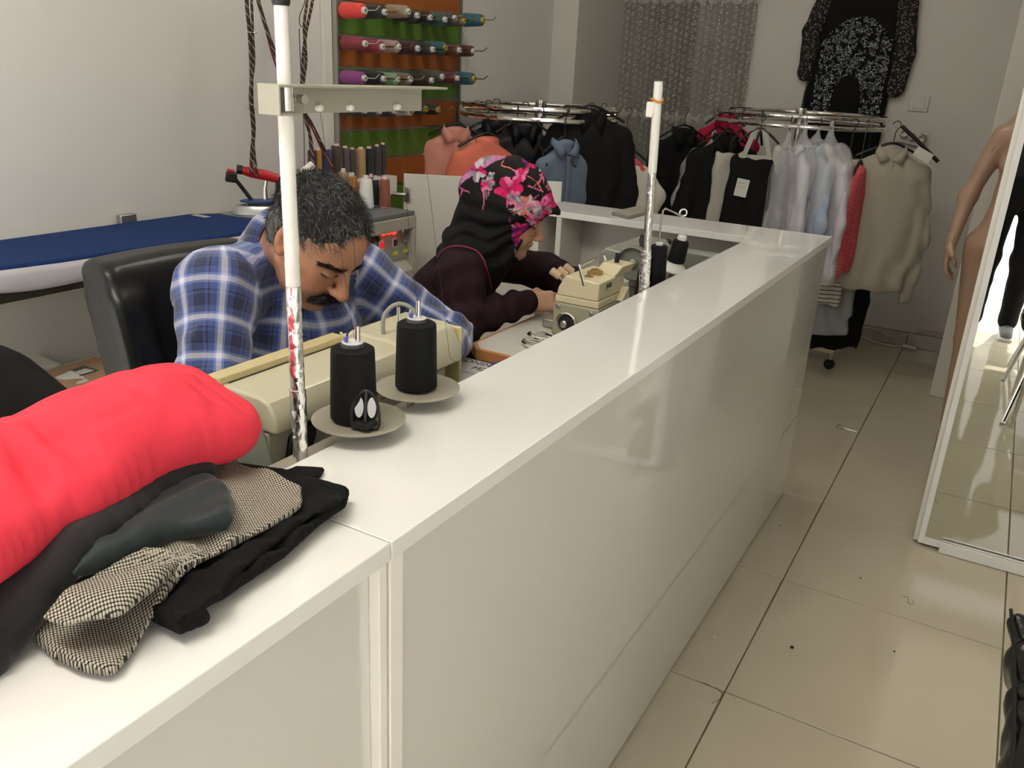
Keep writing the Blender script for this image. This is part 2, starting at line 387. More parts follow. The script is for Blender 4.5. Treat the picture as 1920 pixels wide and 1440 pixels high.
# ---------------------------------------------------------------- slatwall display of threads
mat('slat_green', (.085, .18, .022), .4, var=.06); mat('slat_orange', (.31, .09, .018), .4, var=.06)
mat('aluminium', (.42, .42, .40), .35, metal=.9)
sw = thing('slatwall_panel', 'orange and green slatwall board on the left wall holding thread on hooks', 'display board', (XL, 3.24, 1.3))
P('backing', MB().box((XL+.001, 2.80, .60), (XL+.018, 3.675, 2.03)), 'dark_metal', sw)
z = 1.65+.125*3
for k in range(11):
    P('slat', MB().box((XL+.0185, 2.803, z-.113-.0), (XL+.036, 3.672, z)), 'slat_green' if k % 2 else 'slat_orange', sw, bevel=.001, label=('green' if k % 2 else 'orange')+' slat')
    P('groove_rail', MB().box((XL+.0185, 2.803, z-.1245), (XL+.030, 3.672, z-.1135)), 'aluminium', sw)
    z -= .125
for y in (2.785, 3.6752): P('side_trim', MB().box((XL+.001, y, .60), (XL+.045, y+.012, 2.03)), 'aluminium', sw)
bw = part('white_board', MB().box((XL+.001, 2.74, .60), (XL+.02, 2.783, 2.03)), 'white_board', cat='board', label='narrow white upright board beside the slatwall')
# ---------------------------------------------------------------- spools on hooks
mat('spool_core', (.62, .61, .58), .4); mat('core_yellow', (.45, .31, .04), .4); mat('core_pink', (.8, .5, .52), .4)
THREAD = {}
def thread(col):
    key = 'thread_%02x%02x%02x' % tuple(int(min(1, c)*255) for c in col)
    if key in THREAD: return key
    m = mat(key, col, .55, sheen=.2); nt, b = nodes(m)
    tc = nt.nodes.new('ShaderNodeTexCoord'); wv = nt.nodes.new('ShaderNodeTexWave'); wv.bands_direction = 'Z'; wv.inputs['Scale'].default_value = 260; wv.inputs['Distortion'].default_value = 2.5; wv.inputs['Detail'].default_value = 1
    bp = nt.nodes.new('ShaderNodeBump'); bp.inputs['Strength'].default_value = .35; bp.inputs['Distance'].default_value = .0008
    nt.links.new(tc.outputs['Object'], wv.inputs['Vector']); nt.links.new(wv.outputs['Fac'], bp.inputs['Height']); nt.links.new(bp.outputs[0], b.inputs['Normal'])
    THREAD[key] = 1; return key
SPM = {}
def spool(label, loc, col, r=.027, h=.115, core='spool_core', horiz=False, name='thread_spool', group=None, taper=.86, tip=.012):
    t = thing(name, label, 'thread spool', loc, 0, group)
    if horiz: t.rotation_euler = (0, math.radians(90), 0)
    k = (round(r, 4), round(h, 4), round(taper, 2))
    key = thread(col)
    mb = MB().lathe([(r*.96, .004), (r, .010), (r*(taper+(1-taper)*.5), h*.55), (r*taper, h-.010), (r*taper*.9, h-.004)], n=20)
    part('thread', mb, key, t)
    part('core', MB().lathe([(r*.80, 0), (r*.80, .0045), (r*.4, .0055), (r*.4, h-.006), (r*taper*.52, h-.004), (r*taper*.50, h+tip*.5), (r*taper*.42, h+tip*.8), (r*taper*.26, h+tip*.8), (r*taper*.28, h-.004)], n=16), core, t)
    return t
hook = None
CR_, BK, NV = (.30, .03, .05), (.012, .012, .014), (.02, .022, .035)
rows = [
 ('top', [(686, 20, (.85, .06, .05), 'coral red'), (724, 23, NV, 'dark navy'), (768, 22, (.36, .29, .19), 'fuzzy cream'), (785, 29, (.035, .035, .04), 'charcoal'), (809, 33, BK, 'black'), (837, 37, (.02, .09, .07), 'bottle green'), (855, 34, (.07, .07, .08), 'slate grey'), (872, 39, (.14, .13, .08), 'olive'), (908, 38, (.03, .13, .19), 'blue')]),
 ('second', [(687, 82, (.26, .03, .045), 'crimson'), (720, 88, (.30, .03, .06), 'raspberry'), (750, 88, (.45, .30, .25), 'pale pink'), (786, 91, (.06, .01, .016), 'dark maroon'), (814, 93, (.015, .02, .02), 'greenish black'), (838, 90, (.03, .13, .15), 'teal'), (864, 94, (.14, .05, .025), 'brown'), (890, 96, (.10, .03, .018), 'chestnut')]),
 ('third', [(686, 147, (.26, .05, .24), 'purple'), (722, 148, BK, 'black'), (748, 149, (.22, .38, .20), 'mint green'), (772, 149, (.20, .15, .11), 'tan'), (812, 151, (.03, .015, .012), 'dark brown'), (832, 144, (.08, .09, .07), 'grey green'), (860, 147, (.13, .015, .03), 'wine red'), (891, 148, (.03, .13, .18), 'light blue')]),
 ('fourth', [(686, 208, (.025, .025, .028), 'charcoal'), (714, 209, (.08, .08, .08), 'grey'), (742, 209, (.03, .03, .032), 'dark grey'), (775, 207, (.65, .65, .62), 'white'), (801, 205, (.02, .035, .035), 'deep green'), (824, 206, BK, 'black yellow-cored')]),
]
CORE = {('top', 7): 'core_yellow', ('top', 8): 'core_yellow', ('second', 5): 'core_yellow', ('third', 7): 'core_yellow', ('fourth', 3): 'core_yellow', ('fourth', 4): 'core_yellow', ('fourth', 5): 'core_yellow'}
for rn, row in rows:
    for k, (px, py, col, cn) in enumerate(row):
        q = at(px, py, X=XL+.165)
        y, zc = q.y, q.z
        big = 1.12 if cn in ('coral red', 'blue', 'light blue') else 1
        s = spool('%s thread spool on a hook in the %s row of the slatwall' % (cn, rn), (XL+.046, y, zc), col, r=.0285*big, h=.11, core=CORE.get((rn, k), 'spool_core'), horiz=True, group='thread spools hanging on the slatwall')
        hb = MB().tube([(XL+.036, y, zc+.022), (XL+.042, y, zc+.006), (XL+.05, y, zc), (XL+.215, y, zc+.002), (XL+.235, y, zc+.018)], .0028, n=6)
        part('display_hook', hb, 'chrome', cat='hook', group='slatwall hooks', label='chrome hook holding the %s spool in the %s slatwall row' % (cn, rn))
# ---------------------------------------------------------------- sewing tables
mat('table_top', (.60, .585, .54), .3, coat=.2, var=.03, vscale=20); mat('table_grey', (.42, .43, .42), .35, coat=.2)
mat('wood_edge', (.50, .22, .08), .4); mat('leg_paint', (.30, .31, .30), .4, metal=.3)
def legs(t, x0, x1, y0, y1, z):
    for x in (x0, x1):
        for y in (y0, y1):
            P('leg', MB().box((x-.02, y-.02, 0), (x+.02, y+.02, z)), 'leg_paint', t, bevel=.003)
    P('crossbar', MB().box((x0+.02, y0+.10, .10), (x1-.02, y0+.14, .14)), 'leg_paint', t)
t1 = thing('sewing_table', 'grey topped sewing table in front of the man in the checked shirt', 'table', (-.9, 1.05, 0))
P('tabletop', MB().box((-1.14, .66, .715), (-.70, 1.675, .75)), 'table_grey', t1, bevel=.006)
legs(t1, -1.08, -.76, .75, 1.60, .714)
t2 = thing('sewing_table', 'pale sewing table with an orange wood edge in front of the woman', 'table', (-.9, 2.1, 0))
P('tabletop', MB().prism([(-.70, 1.70, .745), (-1.055, 1.70, .745), (-1.085, 1.73, .745), (-1.085, 2.70, .745), (-.70, 2.70, .745)], (0, 0, .03)), 'table_top', t2, bevel=.002)
P('edge_strip', MB().prism([(-.70, 1.690, .744), (-1.060, 1.690, .744), (-1.095, 1.725, .744), (-1.095, 2.70, .744), (-1.086, 2.70, .744), (-1.086, 1.731, .744), (-1.056, 1.701, .744), (-.70, 1.701, .744)], (0, 0, .030)), 'wood_edge', t2, bevel=.003, label='orange wood edge strip')
legs(t2, -1.02, -.76, 1.82, 2.6, .744)
P('round_hole', MB().cyl((-.992, 1.905, .7752), (-.992, 1.905, .7757), .018, n=20), 'dark_metal', t2, label='dark round hole in the tabletop')
P('slot', MB().box((-.905, 1.86, .7752), (-.80, 1.95, .7757)), 'dark_metal', t2, label='dark slot beside the machine')
# label sheet and purple clip on the grey table
mat('paper_grey', (.45, .46, .45), .6); mat('ink', (.03, .03, .035), .7); mat('purple_plastic', (.10, .07, .28), .35)
nb = thing('label_plate', 'grey paper strip with faded black lettering lying by the orange table edge', 'label', (-1.0, 1.63, .7505))
P('sheet', MB().box((-1.13, 1.585, .7506), (-.80, 1.672, .7514)), 'paper_grey', nb, label='pale grey sheet')
text('lettering', 'DNIN', .030, (-1.03, 1.655, .7516), (1, 0, 0), (0, 1, 0), 'ink', nb, .0003)
text('lettering', 'MZEIN', .030, (-.98, 1.620, .7516), (1, 0, 0), (0, 1, 0), 'ink', nb, .0003)
pc = thing('seam_ripper_case', 'purple plastic case lying between the two sewing tables', 'case', (-.93, 1.66, .751))
P('body', MB().prism([(-.975, 1.612, .7517), (-.80, 1.612, .7517), (-.80, 1.668, .7517), (-.975, 1.668, .7517), (-.985, 1.64, .7517)], (0, 0, .016)), 'purple_plastic', pc, bevel=.005, seg=3)
P('ridge', MB().box((-.975, 1.636, .768), (-.80, 1.642, .7705)), 'purple_plastic', pc, bevel=.001)
# scissors
sc_ = thing('scissors', 'chrome tailor scissors lying on the pale table beside the counter edge', 'scissors', (-.93, 1.80, .776))
def ring(c, a, b, rot, n=20):
    return [Vector(c)+V(math.cos(rot)*a*math.cos(t)-math.sin(rot)*b*math.sin(t), math.sin(rot)*a*math.cos(t)+math.cos(rot)*b*math.sin(t), 0) for t in [2*math.pi*i/n for i in range(n)]]
P('handle', MB().tube(ring((-.945, 1.790, .782), .042, .022, -.35), .0055, n=8, closed=True), 'chrome', sc_)
P('handle', MB().tube(ring((-.965, 1.850, .786), .034, .020, -.1), .0055, n=8, closed=True), 'chrome', sc_)
P('blade', MB().prism([(-.915, 1.790, .780), (-.900, 1.782, .780), (-.72, 1.80, .780), (-.90, 1.802, .780)], (0, 0, .003)), 'steel', sc_)
P('blade', MB().prism([(-.935, 1.850, .7845), (-.930, 1.838, .7845), (-.72, 1.79, .7845), (-.86, 1.842, .7845)], (0, 0, .003)), 'steel', sc_)
# ---------------------------------------------------------------- black office chair behind the man
mat('leather', (.005, .005, .005), .36, bump=.25, bscale=140, bdist=.001, coat=.1)
oc = thing('office_chair', 'black leather office chair behind the man in the checked shirt', 'chair', (-1.53, 1.30, 0))
sb = SDF(.03)
sb.box((-1.60, 1.29, .73), (.025, .185, .235), .035)
sb.box((-1.585, 1.115, .71), (.035, .02, .20), .028)
sb.box((-1.585, 1.465, .71), (.035, .02, .20), .028)
v_, f_ = sb.mesh(.010)
v_[:, 1] += .045; v_[:, 0] -= (v_[:, 2]-.6)*.22+.05; v_[:, 2] -= .015; v_[:, 0] += ((v_[:, 1]-1.29)/.2)**2*.03
npmesh('backrest', v_, f_, 'leather', oc, world=True)
v_, f_ = SDF(.03).box((-1.36, 1.30, .45), (.20, .19, .02), .035).mesh(.012)
npmesh('seat', v_, f_, 'leather', oc, world=True)
P('column', MB().cyl((-1.36, 1.30, .12), (-1.36, 1.30, .40), .03), 'dark_metal', oc)
P('back_support', MB().tube([(-1.40, 1.30, .415), (-1.62, 1.30, .42), (-1.71, 1.30, .52), (-1.68, 1.30, .60)], .016), 'dark_metal', oc)
for k in range(5):
    a = k*2*math.pi/5+.3; e = V(-1.36+.27*math.cos(a), 1.30+.27*math.sin(a), .075)
    P('foot', MB().tube([(-1.36, 1.30, .13), e], .018, rs=[.022, .014]), 'black_plastic', oc)
    P('castor', MB().cyl(e+V(-.012, 0, -.045), e+V(.012, 0, -.045), .029), 'black_plastic', oc)
# ---------------------------------------------------------------- ironing board with iron
mat('ironing_blue', (.008, .030, .125), .8, spec=.25, bump=.2, bscale=500, bdist=.0005); mat('lilac_cloth', (.50, .48, .52), .8, bump=.1, bscale=30)
ib = thing('ironing_board', 'vacuum ironing board with a blue cloth top along the left wall', 'ironing board', (-2.3, 1.5, 0))
Rb, Lb = (at(495, 428, Z=.9), at(350, 392, Z=.9))
# outline of the top: narrow rounded nose away from the boiler
out = [(-2.06, 2.02), (-2.10, 1.90)]
bt = [V(-2.462, .85, .875), V(-2.462, 2.00, .875), V(-2.40, 2.085, .875), V(-2.12, 2.085, .875), V(-2.075, 1.99, .875), V(-2.085, 1.70, .875), V(-2.125, 1.30, .875), V(-2.165, 1.05, .875), V(-2.20, .85, .875)]
P('top_cover', MB().prism(bt, (0, 0, .028)), 'ironing_blue', ib, bevel=.008, seg=3)
cx = V(-2.30, 1.45, 0)
sk = [p+(p-cx).normalized()*.004 for p in bt]
def wav(p, i): return .006*math.sin(i*1.7)
vs = []; fs = []
pts = []
for i in range(3, len(bt)):
    for k in range(6):
        if i < len(bt)-1: pts.append(bt[i].lerp(bt[i+1], k/6))
pts.append(bt[-1]); n = len(pts)
for i, p in enumerate(pts):
    o_ = .006+.004*math.sin(i*.9)
    vs += [(p.x+.003, p.y, .893), (p.x+.003+o_, p.y, .875), (p.x+o_*.8, p.y, .848+.006*math.sin(i*.55)), (p.x-.004, p.y, .838+.008*math.sin(i*.55+.4))]
for i in range(n-1): fs += [(4*i+k, 4*(i+1)+k, 4*(i+1)+k+1, 4*i+k+1) for k in range(3)]
P('skirt', MB().add(vs, fs), 'lilac_cloth', ib, solid=.004, label='lilac grey cloth skirt')
P('under_frame', MB().box((-2.42, .95, .80), (-2.16, 2.02, .84)), 'steel', ib, bevel=.004)
P('wall_bracket', MB().box((-2.495, 1.74, .86), (-2.470, 1.80, .925)), 'aluminium', ib, bevel=.003)
P('tag', MB().box((-2.43, 1.985, .9034), (-2.36, 2.01, .9042)), 'paper_grey', ib, label='small grey woven tag')
P('iron_tray', MB().box((-2.47, 2.09, .878), (-2.07, 2.245, .890)).box((-2.47, 2.235, .890), (-2.07, 2.245, .905)), 'steel', ib, bevel=.003)
mat('iron_red', (.48, .012, .018), .35); mat('iron_blue', (.012, .05, .22), .4); mat('iron_alu', (.42, .43, .43), .28, metal=.9)
ir = thing('steam_iron', 'grey industrial steam iron with a red and black handle beside the blue board', 'iron', (-2.28, 2.17, .892))
ir.rotation_euler = (0, 0, math.radians(52))
I = lambda n_, mb, m, **k: part(n_, mb, m, ir, **k)
# local frame: nose towards -x, heel +x
base = [(-.115, 0), (-.085, .026), (-.03, .048), (.05, .055), (.10, .052), (.10, -.052), (.05, -.055), (-.03, -.048), (-.085, -.026)]
I('sole_plate', MB().prism([(x, y, .002) for x, y in base], (0, 0, .010)), 'iron_alu', bevel=.002)
I('body', MB().loft([[(x*s+.004, y*s, z) for x, y in base] for s, z in ((.96, .0125), (.93, .030), (.80, .046), (.6, .050))]), 'iron_alu', bevel=.002)
I('heat_shield', MB().prism([(-.075, 0, .056), (-.055, .030, .056), (.055, .040, .056), (.055, -.040, .056), (-.055, -.030, .056)], (0, 0, .007)), 'iron_blue', bevel=.003, label='blue heat shield')
for x, y in ((-.05, .024), (-.05, -.024), (.045, .03), (.045, -.03)): I('spacer', MB().cyl((x, y, .045), (x, y, .0565), .004), 'chrome')
I('rear_post', MB().prism([(.050, -.020, .063), (.100, -.020, .060), (.108, -.020, .135), (.075, -.020, .150), (.052, -.020, .130)], (0, .040, 0)), 'black_plastic', bevel=.006)
I('handle', MB().tube([(.060, 0, .136), (.02, 0, .148), (-.03, 0, .158), (-.062, 0, .166)], .017, n=14, rs=[.015, .0185, .0185, .014]), 'iron_red', label='red grip')
I('handle_cap', MB().tube([(-.060, 0, .166), (-.078, 0, .169)], .016, n=12), 'black_plastic')
I('thumb_switch', MB().prism([(-.120, -.016, .128), (-.080, -.016, .122), (-.078, -.016, .156), (-.112, -.016, .163)], (0, .032, 0)), 'black_plastic', bevel=.006)
I('switch_cover', MB().prism([(-.113, -.012, .160), (-.083, -.012, .155), (-.085, -.012, .166), (-.107, -.012, .171)], (0, .024, 0)), 'iron_red', bevel=.004)
I('front_strut', MB().tube([(-.085, 0, .135), (-.06, 0, .10), (-.035, 0, .064)], .007), 'black_plastic')
I('steam_valve', MB().tube([(.015, .012, .063), (.015, .012, .10), (.022, .012, .135)], .008, rs=[.010, .008, .006]), 'chrome')
I('cable_grommet', MB().tube([(.100, 0, .125), (.150, .0, .155), (.185, .0, .19)], .016, rs=[.012, .019, .013]), 'white_plastic', label='white taped cable sleeve')
# cords: dark braided steam hoses hanging to the iron and the boiler
m = mat('braided_cord', (.03, .008, .006), .6); nt, b = nodes(m)
tc = nt.nodes.new('ShaderNodeTexCoord'); wv = nt.nodes.new('ShaderNodeTexWave'); wv.bands_direction = 'DIAGONAL'; wv.inputs['Scale'].default_value = 22; wv.inputs['Distortion'].default_value = 3; wv.inputs['Detail'].default_value = 0
cr = nt.nodes.new('ShaderNodeValToRGB'); cr.color_ramp.interpolation = 'CONSTANT'; cr.color_ramp.elements[0].color = (.028, .010, .008, 1); cr.color_ramp.elements[1].position = .955; cr.color_ramp.elements[1].color = (.45, .36, .28, 1)
nt.links.new(tc.outputs['Object'], wv.inputs['Vector']); nt.links.new(wv.outputs['Fac'], cr.inputs[0]); nt.links.new(cr.outputs[0], b.inputs['Base Color'])
mat('red_tube', (.12, .008, .008), .5)
def spline(pts, n=8):
    pts = [Vector(p) for p in pts]; out = []
    for i in range(len(pts)-1):
        p0 = pts[max(i-1, 0)]; p1 = pts[i]; p2 = pts[i+1]; p3 = pts[min(i+2, len(pts)-1)]
        for k in range(n):
            t = k/n; out.append(.5*((2*p1)+(-p0+p2)*t+(2*p0-5*p1+4*p2-p3)*t*t+(-p0+3*p1-3*p2+p3)*t**3))
    return out+[pts[-1]]
def hose(name, pix, r, m, label, xs, cat='cord', **k):
    pts = [at(px, py, X=x) for (px, py), x in zip(pix, xs)]
    return part(name, MB().tube(spline(pts), r, n=8), m, label=label, cat=cat, **k)
def lin(a, b_, n): return [a+(b_-a)*i/(n-1) for i in range(n)]
h1 = thing('steam_hose', 'dark braided steam hose hanging down to the iron, held by wire rings', 'hose', at(470, 200, X=-2.30))
def hp(name, pix, r, m, xs, parent, **k):
    return part(name, MB().tube(spline([at(px, py, X=x) for (px, py), x in zip(pix, xs)]), r, n=8), m, parent, world=True, **k)
hp('braided_hose', [(461, -60), (463, 10), (468, 62), (471, 120), (472, 190), (476, 240), (472, 290), (472, 326)], .0065, 'braided_cord', lin(-2.32, -2.28, 8), h1)
hp('braided_hose', [(468, -60), (472, 10), (474, 62), (476, 120), (469, 175), (473, 235), (476, 280), (482, 330)], .0045, 'braided_cord', lin(-2.31, -2.27, 8), h1)
for py in (61, 203):
    c = at(472, py, X=-2.31); P('wire_ring', MB().tube([c+V(.016*math.cos(a), .016*math.sin(a), 0) for a in [i*math.pi/8 for i in range(16)]], .0018, n=6, closed=True), 'chrome', h1)
h2 = thing('steam_hose', 'pair of dark braided cords crossing behind the white pole towards the boiler', 'hose', at(540, 200, X=-2.28))
hp('braided_hose', [(472, -60), (484, 0), (500, 55), (516, 100), (532, 145), (556, 180), (580, 225), (605, 275), (625, 320), (640, 345)], .0065, 'braided_cord', lin(-2.32, -2.16, 10), h2)
hp('red_tube', [(476, -60), (487, 10), (500, 62), (513, 110), (530, 150), (560, 190), (584, 238), (608, 290), (626, 325), (642, 348)], .0035, 'red_tube', lin(-2.33, -2.15, 10), h2)
h3 = thing('power_cable', 'pair of dark braided cords hanging right of the white pole', 'cord', at(575, 100, X=-2.30))
hp('braided_hose', [(590, -60), (586, 0), (574, 60), (568, 110), (566, 160), (571, 215), (583, 262), (588, 310)], .0055, 'braided_cord', lin(-2.32, -2.2, 8), h3)
hp('braided_hose', [(578, -60), (576, 0), (570, 50), (574, 110), (569, 160), (572, 205), (580, 250), (584, 300)], .0050, 'braided_cord', lin(-2.33, -2.21, 8), h3)
h4 = thing('wire_hanger_rod', 'thin grey wire hanging beside the cords right of the white pole', 'wire', at(565, 100, X=-2.34))
hp('wire', [(570, -40), (572, 0), (562, 30), (563, 48), (570, 51)], .0018, 'dark_metal', [-2.34]*5, h4)
hp('lower_wire', [(561, 53), (563, 110), (567, 180), (570, 250), (571, 330)], .0018, 'dark_metal', [-2.34]*5, h4)
# ---------------------------------------------------------------- steam boiler
mat('boiler_grey', (.42, .40, .35), .42); mat('boiler_dark', (.085, .10, .10), .4); mat('boiler_top', (.16, .17, .17), .35)
mat('red_lamp', (.5, .01, .01), .3, emit=(1, .03, .02), es=2.2); mat('red_switch', (.35, .005, .008), .3, emit=(1, .02, .03), es=.5)
mat('green_lamp', (.01, .05, .015), .3); mat('dull_red', (.18, .02, .015), .3); mat('yellow_sticker', (.62, .62, .05), .5); mat('gauge_face', (.20, .21, .22), .3); mat('plate', (.22, .21, .17), .4, metal=.4)
XB = -1.95; YR_ = 2.645; ZT = .905
bo = thing('steam_boiler', 'grey steam boiler cabinet with red lamps and a pressure gauge behind the man', 'boiler', (-2.2, 2.4, 0))
P('top', MB().box((-2.40, 2.255, ZT-.016), (XB-.004, YR_-.006, ZT)), 'boiler_top', bo, bevel=.002)
fr = MB().box((-2.40, 2.25, ZT-.30), (XB-.035, YR_, ZT-.017)).box((XB-.035, 2.25, ZT-.065), (XB, YR_, ZT-.017)).box((XB-.035, YR_-.018, ZT-.30), (XB, YR_, ZT-.065)).box((XB-.035, 2.25, ZT-.30), (XB, YR_-.018, ZT-.225))
P('control_panel', fr, 'boiler_grey', bo, bevel=.003)
P('sloped_ledge', MB().prism([(XB-.034, 2.26, ZT-.224), (XB-.034, 2.26, ZT-.19), (XB-.002, 2.26, ZT-.224)], (0, YR_-2.26-.02, 0)), 'boiler_grey', bo)
P('lower_cabinet', MB().box((-2.40, 2.25, .03), (XB-.004, YR_, ZT-.301)), 'boiler_dark', bo, bevel=.003, label='dark grey lower cabinet')
bx = lambda px, py, dx=0: at(px, py, X=XB-.034+dx)
for px in (717, 727, 737): 
    c = bx(px, 434 if px > 720 else 436); P('indicator_lamp', MB().lathe([(.011, 0), (.0115, .006), (.008, .012), (.002, .014)], c, (1, 0, 0), 14), 'red_lamp', bo, label='glowing red lamp')
c = bx(697, 450); P('indicator_lamp', MB().lathe([(.011, 0), (.0115, .010), (.008, .016)], c, (1, 0, 0), 14), 'dull_red', bo, label='unlit red lamp')
c = bx(704, 448); P('indicator_lamp', MB().lathe([(.011, 0), (.0115, .010), (.008, .016)], c, (1, 0, 0), 14), 'green_lamp', bo, label='green lamp')
mat('brown_switch', (.06, .02, .01), .3)
for (px, py), mm, lb in (((688, 466), 'red_switch', 'lit red rocker switch'), ((714, 460), 'red_switch', 'lit red rocker switch'), ((739, 455), 'brown_switch', 'brown rocker switch')):
    c = bx(px, py); fr_ = P('rocker_switch', MB().box(c+V(0, -.013, -.018), c+V(.004, .013, .018)), 'white_plastic', bo, bevel=.001, label='white switch frame')
    part('rocker', MB().prism([c+V(.0041, -.008, -.013), c+V(.0041, -.008, .013), c+V(.012, -.008, .010), c+V(.006, -.008, -.013)], (0, .016, 0)), mm, fr_, world=True, label=lb)
c = bx(758, 437); g = P('pressure_gauge', MB().lathe([(.030, 0), (.033, .002), (.033, .014), (.029, .016), (.027, .012), (.001, .012)], c, (1, 0, 0), 32), 'chrome', bo, label='round chrome pressure gauge')
P('gauge_face', MB().lathe([(.0268, .0121), (.0268, .0128)], c, (1, 0, 0), 32), 'gauge_face', g, label='grey dial')
P('gauge_needle', MB().box(c+V(.0129, -.018, -.0012), c+V(.0135, .010, .0012), rot=Matrix.Rotation(math.radians(35), 3, 'X')), 'ink', g)
for px, py in ((690, 486), (716, 481), (741, 475), (760, 470)):
    c = at(px, py, X=XB-.018); P('sticker', MB().box(c+V(-.001, -.013, -.005), c+V(.004, .013, .006)), 'yellow_sticker', bo, label='small yellow sticker')
c = at(711, 512, X=XB+.001)
P('name_plate', MB().box((XB+.0002, c.y-.085, ZT-.292), (XB+.0015, c.y+.07, ZT-.240)), 'plate', bo, label='dull metal name plate')
text('lettering', 'EL.SINCUN', .018, (XB+.0018, c.y, ZT-.255), (0, 1, 0), (0, 0, 1), 'dull_red', bo)
for k in range(3): text('lettering', 'BUHAR KAZANI SAN. TIC. LTD', .008, (XB+.0018, c.y, ZT-.268-.009*k), (0, 1, 0), (0, 0, 1), 'ink', bo)
c = at(763, 520, X=XB-.003); text('lettering', 'CE', .032, (XB-.0030, c.y, c.z), (0, 1, 0), (0, 0, 1), 'ink', bo)
for px, py in ((775, 524), (775, 536)):
    c = at(px, py, X=XB-.004); P('screw', MB().lathe([(.005, 0), (.004, .003), (.001, .004)], c, (1, 0, 0), 10), 'chrome', bo)
# white cabinet with its door standing open behind the woman
wc = thing('white_cabinet_door', 'white cabinet door standing open behind the woman in the headscarf', 'door', (-1.92, 3.06, 0))
A = V(-2.212, 2.905, 0); B = V(-1.625, 3.225, 0); dd = (B-A).normalized(); nn = V(-dd.y, dd.x, 0)
P('door_panel', MB().prism([A+V(0, 0, .06), B+V(0, 0, .06), B+V(0, 0, 1.0), A+V(0, 0, 1.0)], nn*.018), 'white_board', wc, bevel=.0015)
P('foot_rail', MB().prism([A+V(0, 0, .0), B+V(0, 0, .0), B+V(0, 0, .059), A+V(0, 0, .059)], nn*.018), 'panel_gap', wc)
hc = A.lerp(B, .022)+V(0, 0, .915)-nn*.001
P('hinge', MB().box((hc.x-.008, hc.y-.010, hc.z-.030), (hc.x+.018, hc.y-.001, hc.z+.030)), 'steel', wc, bevel=.002)
P('hinge_arm', MB().tube([hc+V(.005, -.012, 0), hc+V(-.02, -.03, 0), hc+V(-.05, -.03, 0)], .009), 'steel', wc)
# thread spools on the boiler and the clear box behind
bx_t = ZT
ST = [ # px_centre, py_base, height px, width px, colour, name, tier, depth X
 (687, 391, 60, 27, (.78, .78, .78), 'white', 0), (705, 386, 53, 16, (.015, .012, .012), 'black', 0), (717, 384, 54, 13, (.50, .49, .44), 'off white', 0), (727, 380, 55, 14, (.06, .015, .02), 'dark wine', 0), (738, 386, 56, 20, (.26, .075, .045), 'rust brown', 0),
 (660, 388, 62, 24, (.36, .15, .03), 'ochre', 0), (645, 384, 66, 20, (.36, .26, .16), 'beige', 0), (598, 372, 48, 34, (.65, .66, .68), 'white blue-capped', 0), (573, 368, 50, 22, (.03, .012, .01), 'dark brown', 0)]
for px, pb, hp_, wp, col, cn, tier in ST:
    pos = at(px, pb, Z=ZT+.001); s_ = CF/((pos-CC).dot(CW))
    spool('%s thread cone standing at the front of the boiler top' % cn, (min(pos.x, -1.985), min(max(pos.y, 2.29), 2.612), ZT+.0012), col, r=wp/s_/2*1.05, h=hp_/s_*.94, core='core_pink' if cn in ('rust brown', 'dark wine') else 'spool_core', taper=.86 if cn != 'white' else .8, group='thread cones on the boiler')
mat('clear_box', (.85, .85, .82), .2, trans=0, alpha=.55)
rk = thing('spool_shelf', 'low pale plastic box behind the front cones carrying the back rows of spools', 'box', (-2.33, 2.62, ZT+.001))
ST2 = [(586, 310, 63, 16, (.055, .015, .035), 'dark plum'), (596, 308, 62, 14, (.50, .26, .03), 'mustard'), (612, 306, 62, 18, (.03, .04, .16), 'royal blue'), (632, 316, 66, 20, (.06, .04, .03), 'dark taupe'), (648, 322, 60, 15, (.10, .07, .085), 'mauve grey'), (661, 320, 56, 14, (.06, .045, .03), 'olive brown'), (677, 322, 55, 17, (.40, .26, .13), 'gold beige'), (692, 325, 54, 16, (.010, .014, .022), 'navy with a pink top'), (707, 325, 56, 15, (.045, .03, .04), 'dark plum grey'), (718, 324, 58, 13, (.035, .028, .030), 'charcoal brown')]
XS = -2.30
zb = []
for px, pb, hp_, wp, col, cn in ST2:
    pos = at(px, pb, X=XS); zb.append(pos)
zsh = .985
ys = [p.y for p in zb]
P('box', MB().box((-2.385, min(ys)-.03, ZT+.002), (-2.262, max(ys)+.05, zsh)), 'white_board', rk, bevel=.004)
for (px, pb, hp_, wp, col, cn), pos in zip(ST2, zb):
    s_ = CF/((pos-CC).dot(CW))
    spool('%s thread spool in the back row above the boiler' % cn, (XS, pos.y, zsh+.001), col, r=wp/s_/2*1.08, h=hp_/s_, core='core_pink', taper=.97, tip=.004, group='thread spools in the back row')
ST3 = [(573, 322, 24, (.02, .01, .01), 'black-brown yellow-topped', 'core_yellow'), (597, 326, 30, (.5, .35, .05), 'yellow-capped brown', 'core_yellow'), (622, 328, 22, (.38, .20, .10), 'copper', 'spool_core'), (640, 332, 20, (.5, .45, .4), 'ivory', 'spool_core'), (664, 334, 24, (.42, .20, .05), 'amber', 'core_yellow'), (681, 332, 18, (.55, .13, .03), 'orange', 'core_pink'), (700, 336, 22, (.05, .02, .015), 'dark brown yellow-topped', 'core_yellow')]
for px, pt, wp, col, cn, core in ST3:
    pos = at(px, pt, Z=ZT+.10); s_ = CF/((pos-CC).dot(CW))
    spool('%s thread cone in the middle row on the boiler' % cn, (max(pos.x, -2.225), pos.y, ZT+.0012), col, r=min(wp/s_/2, .02), h=.088, core=core, group='thread cones in the middle row')
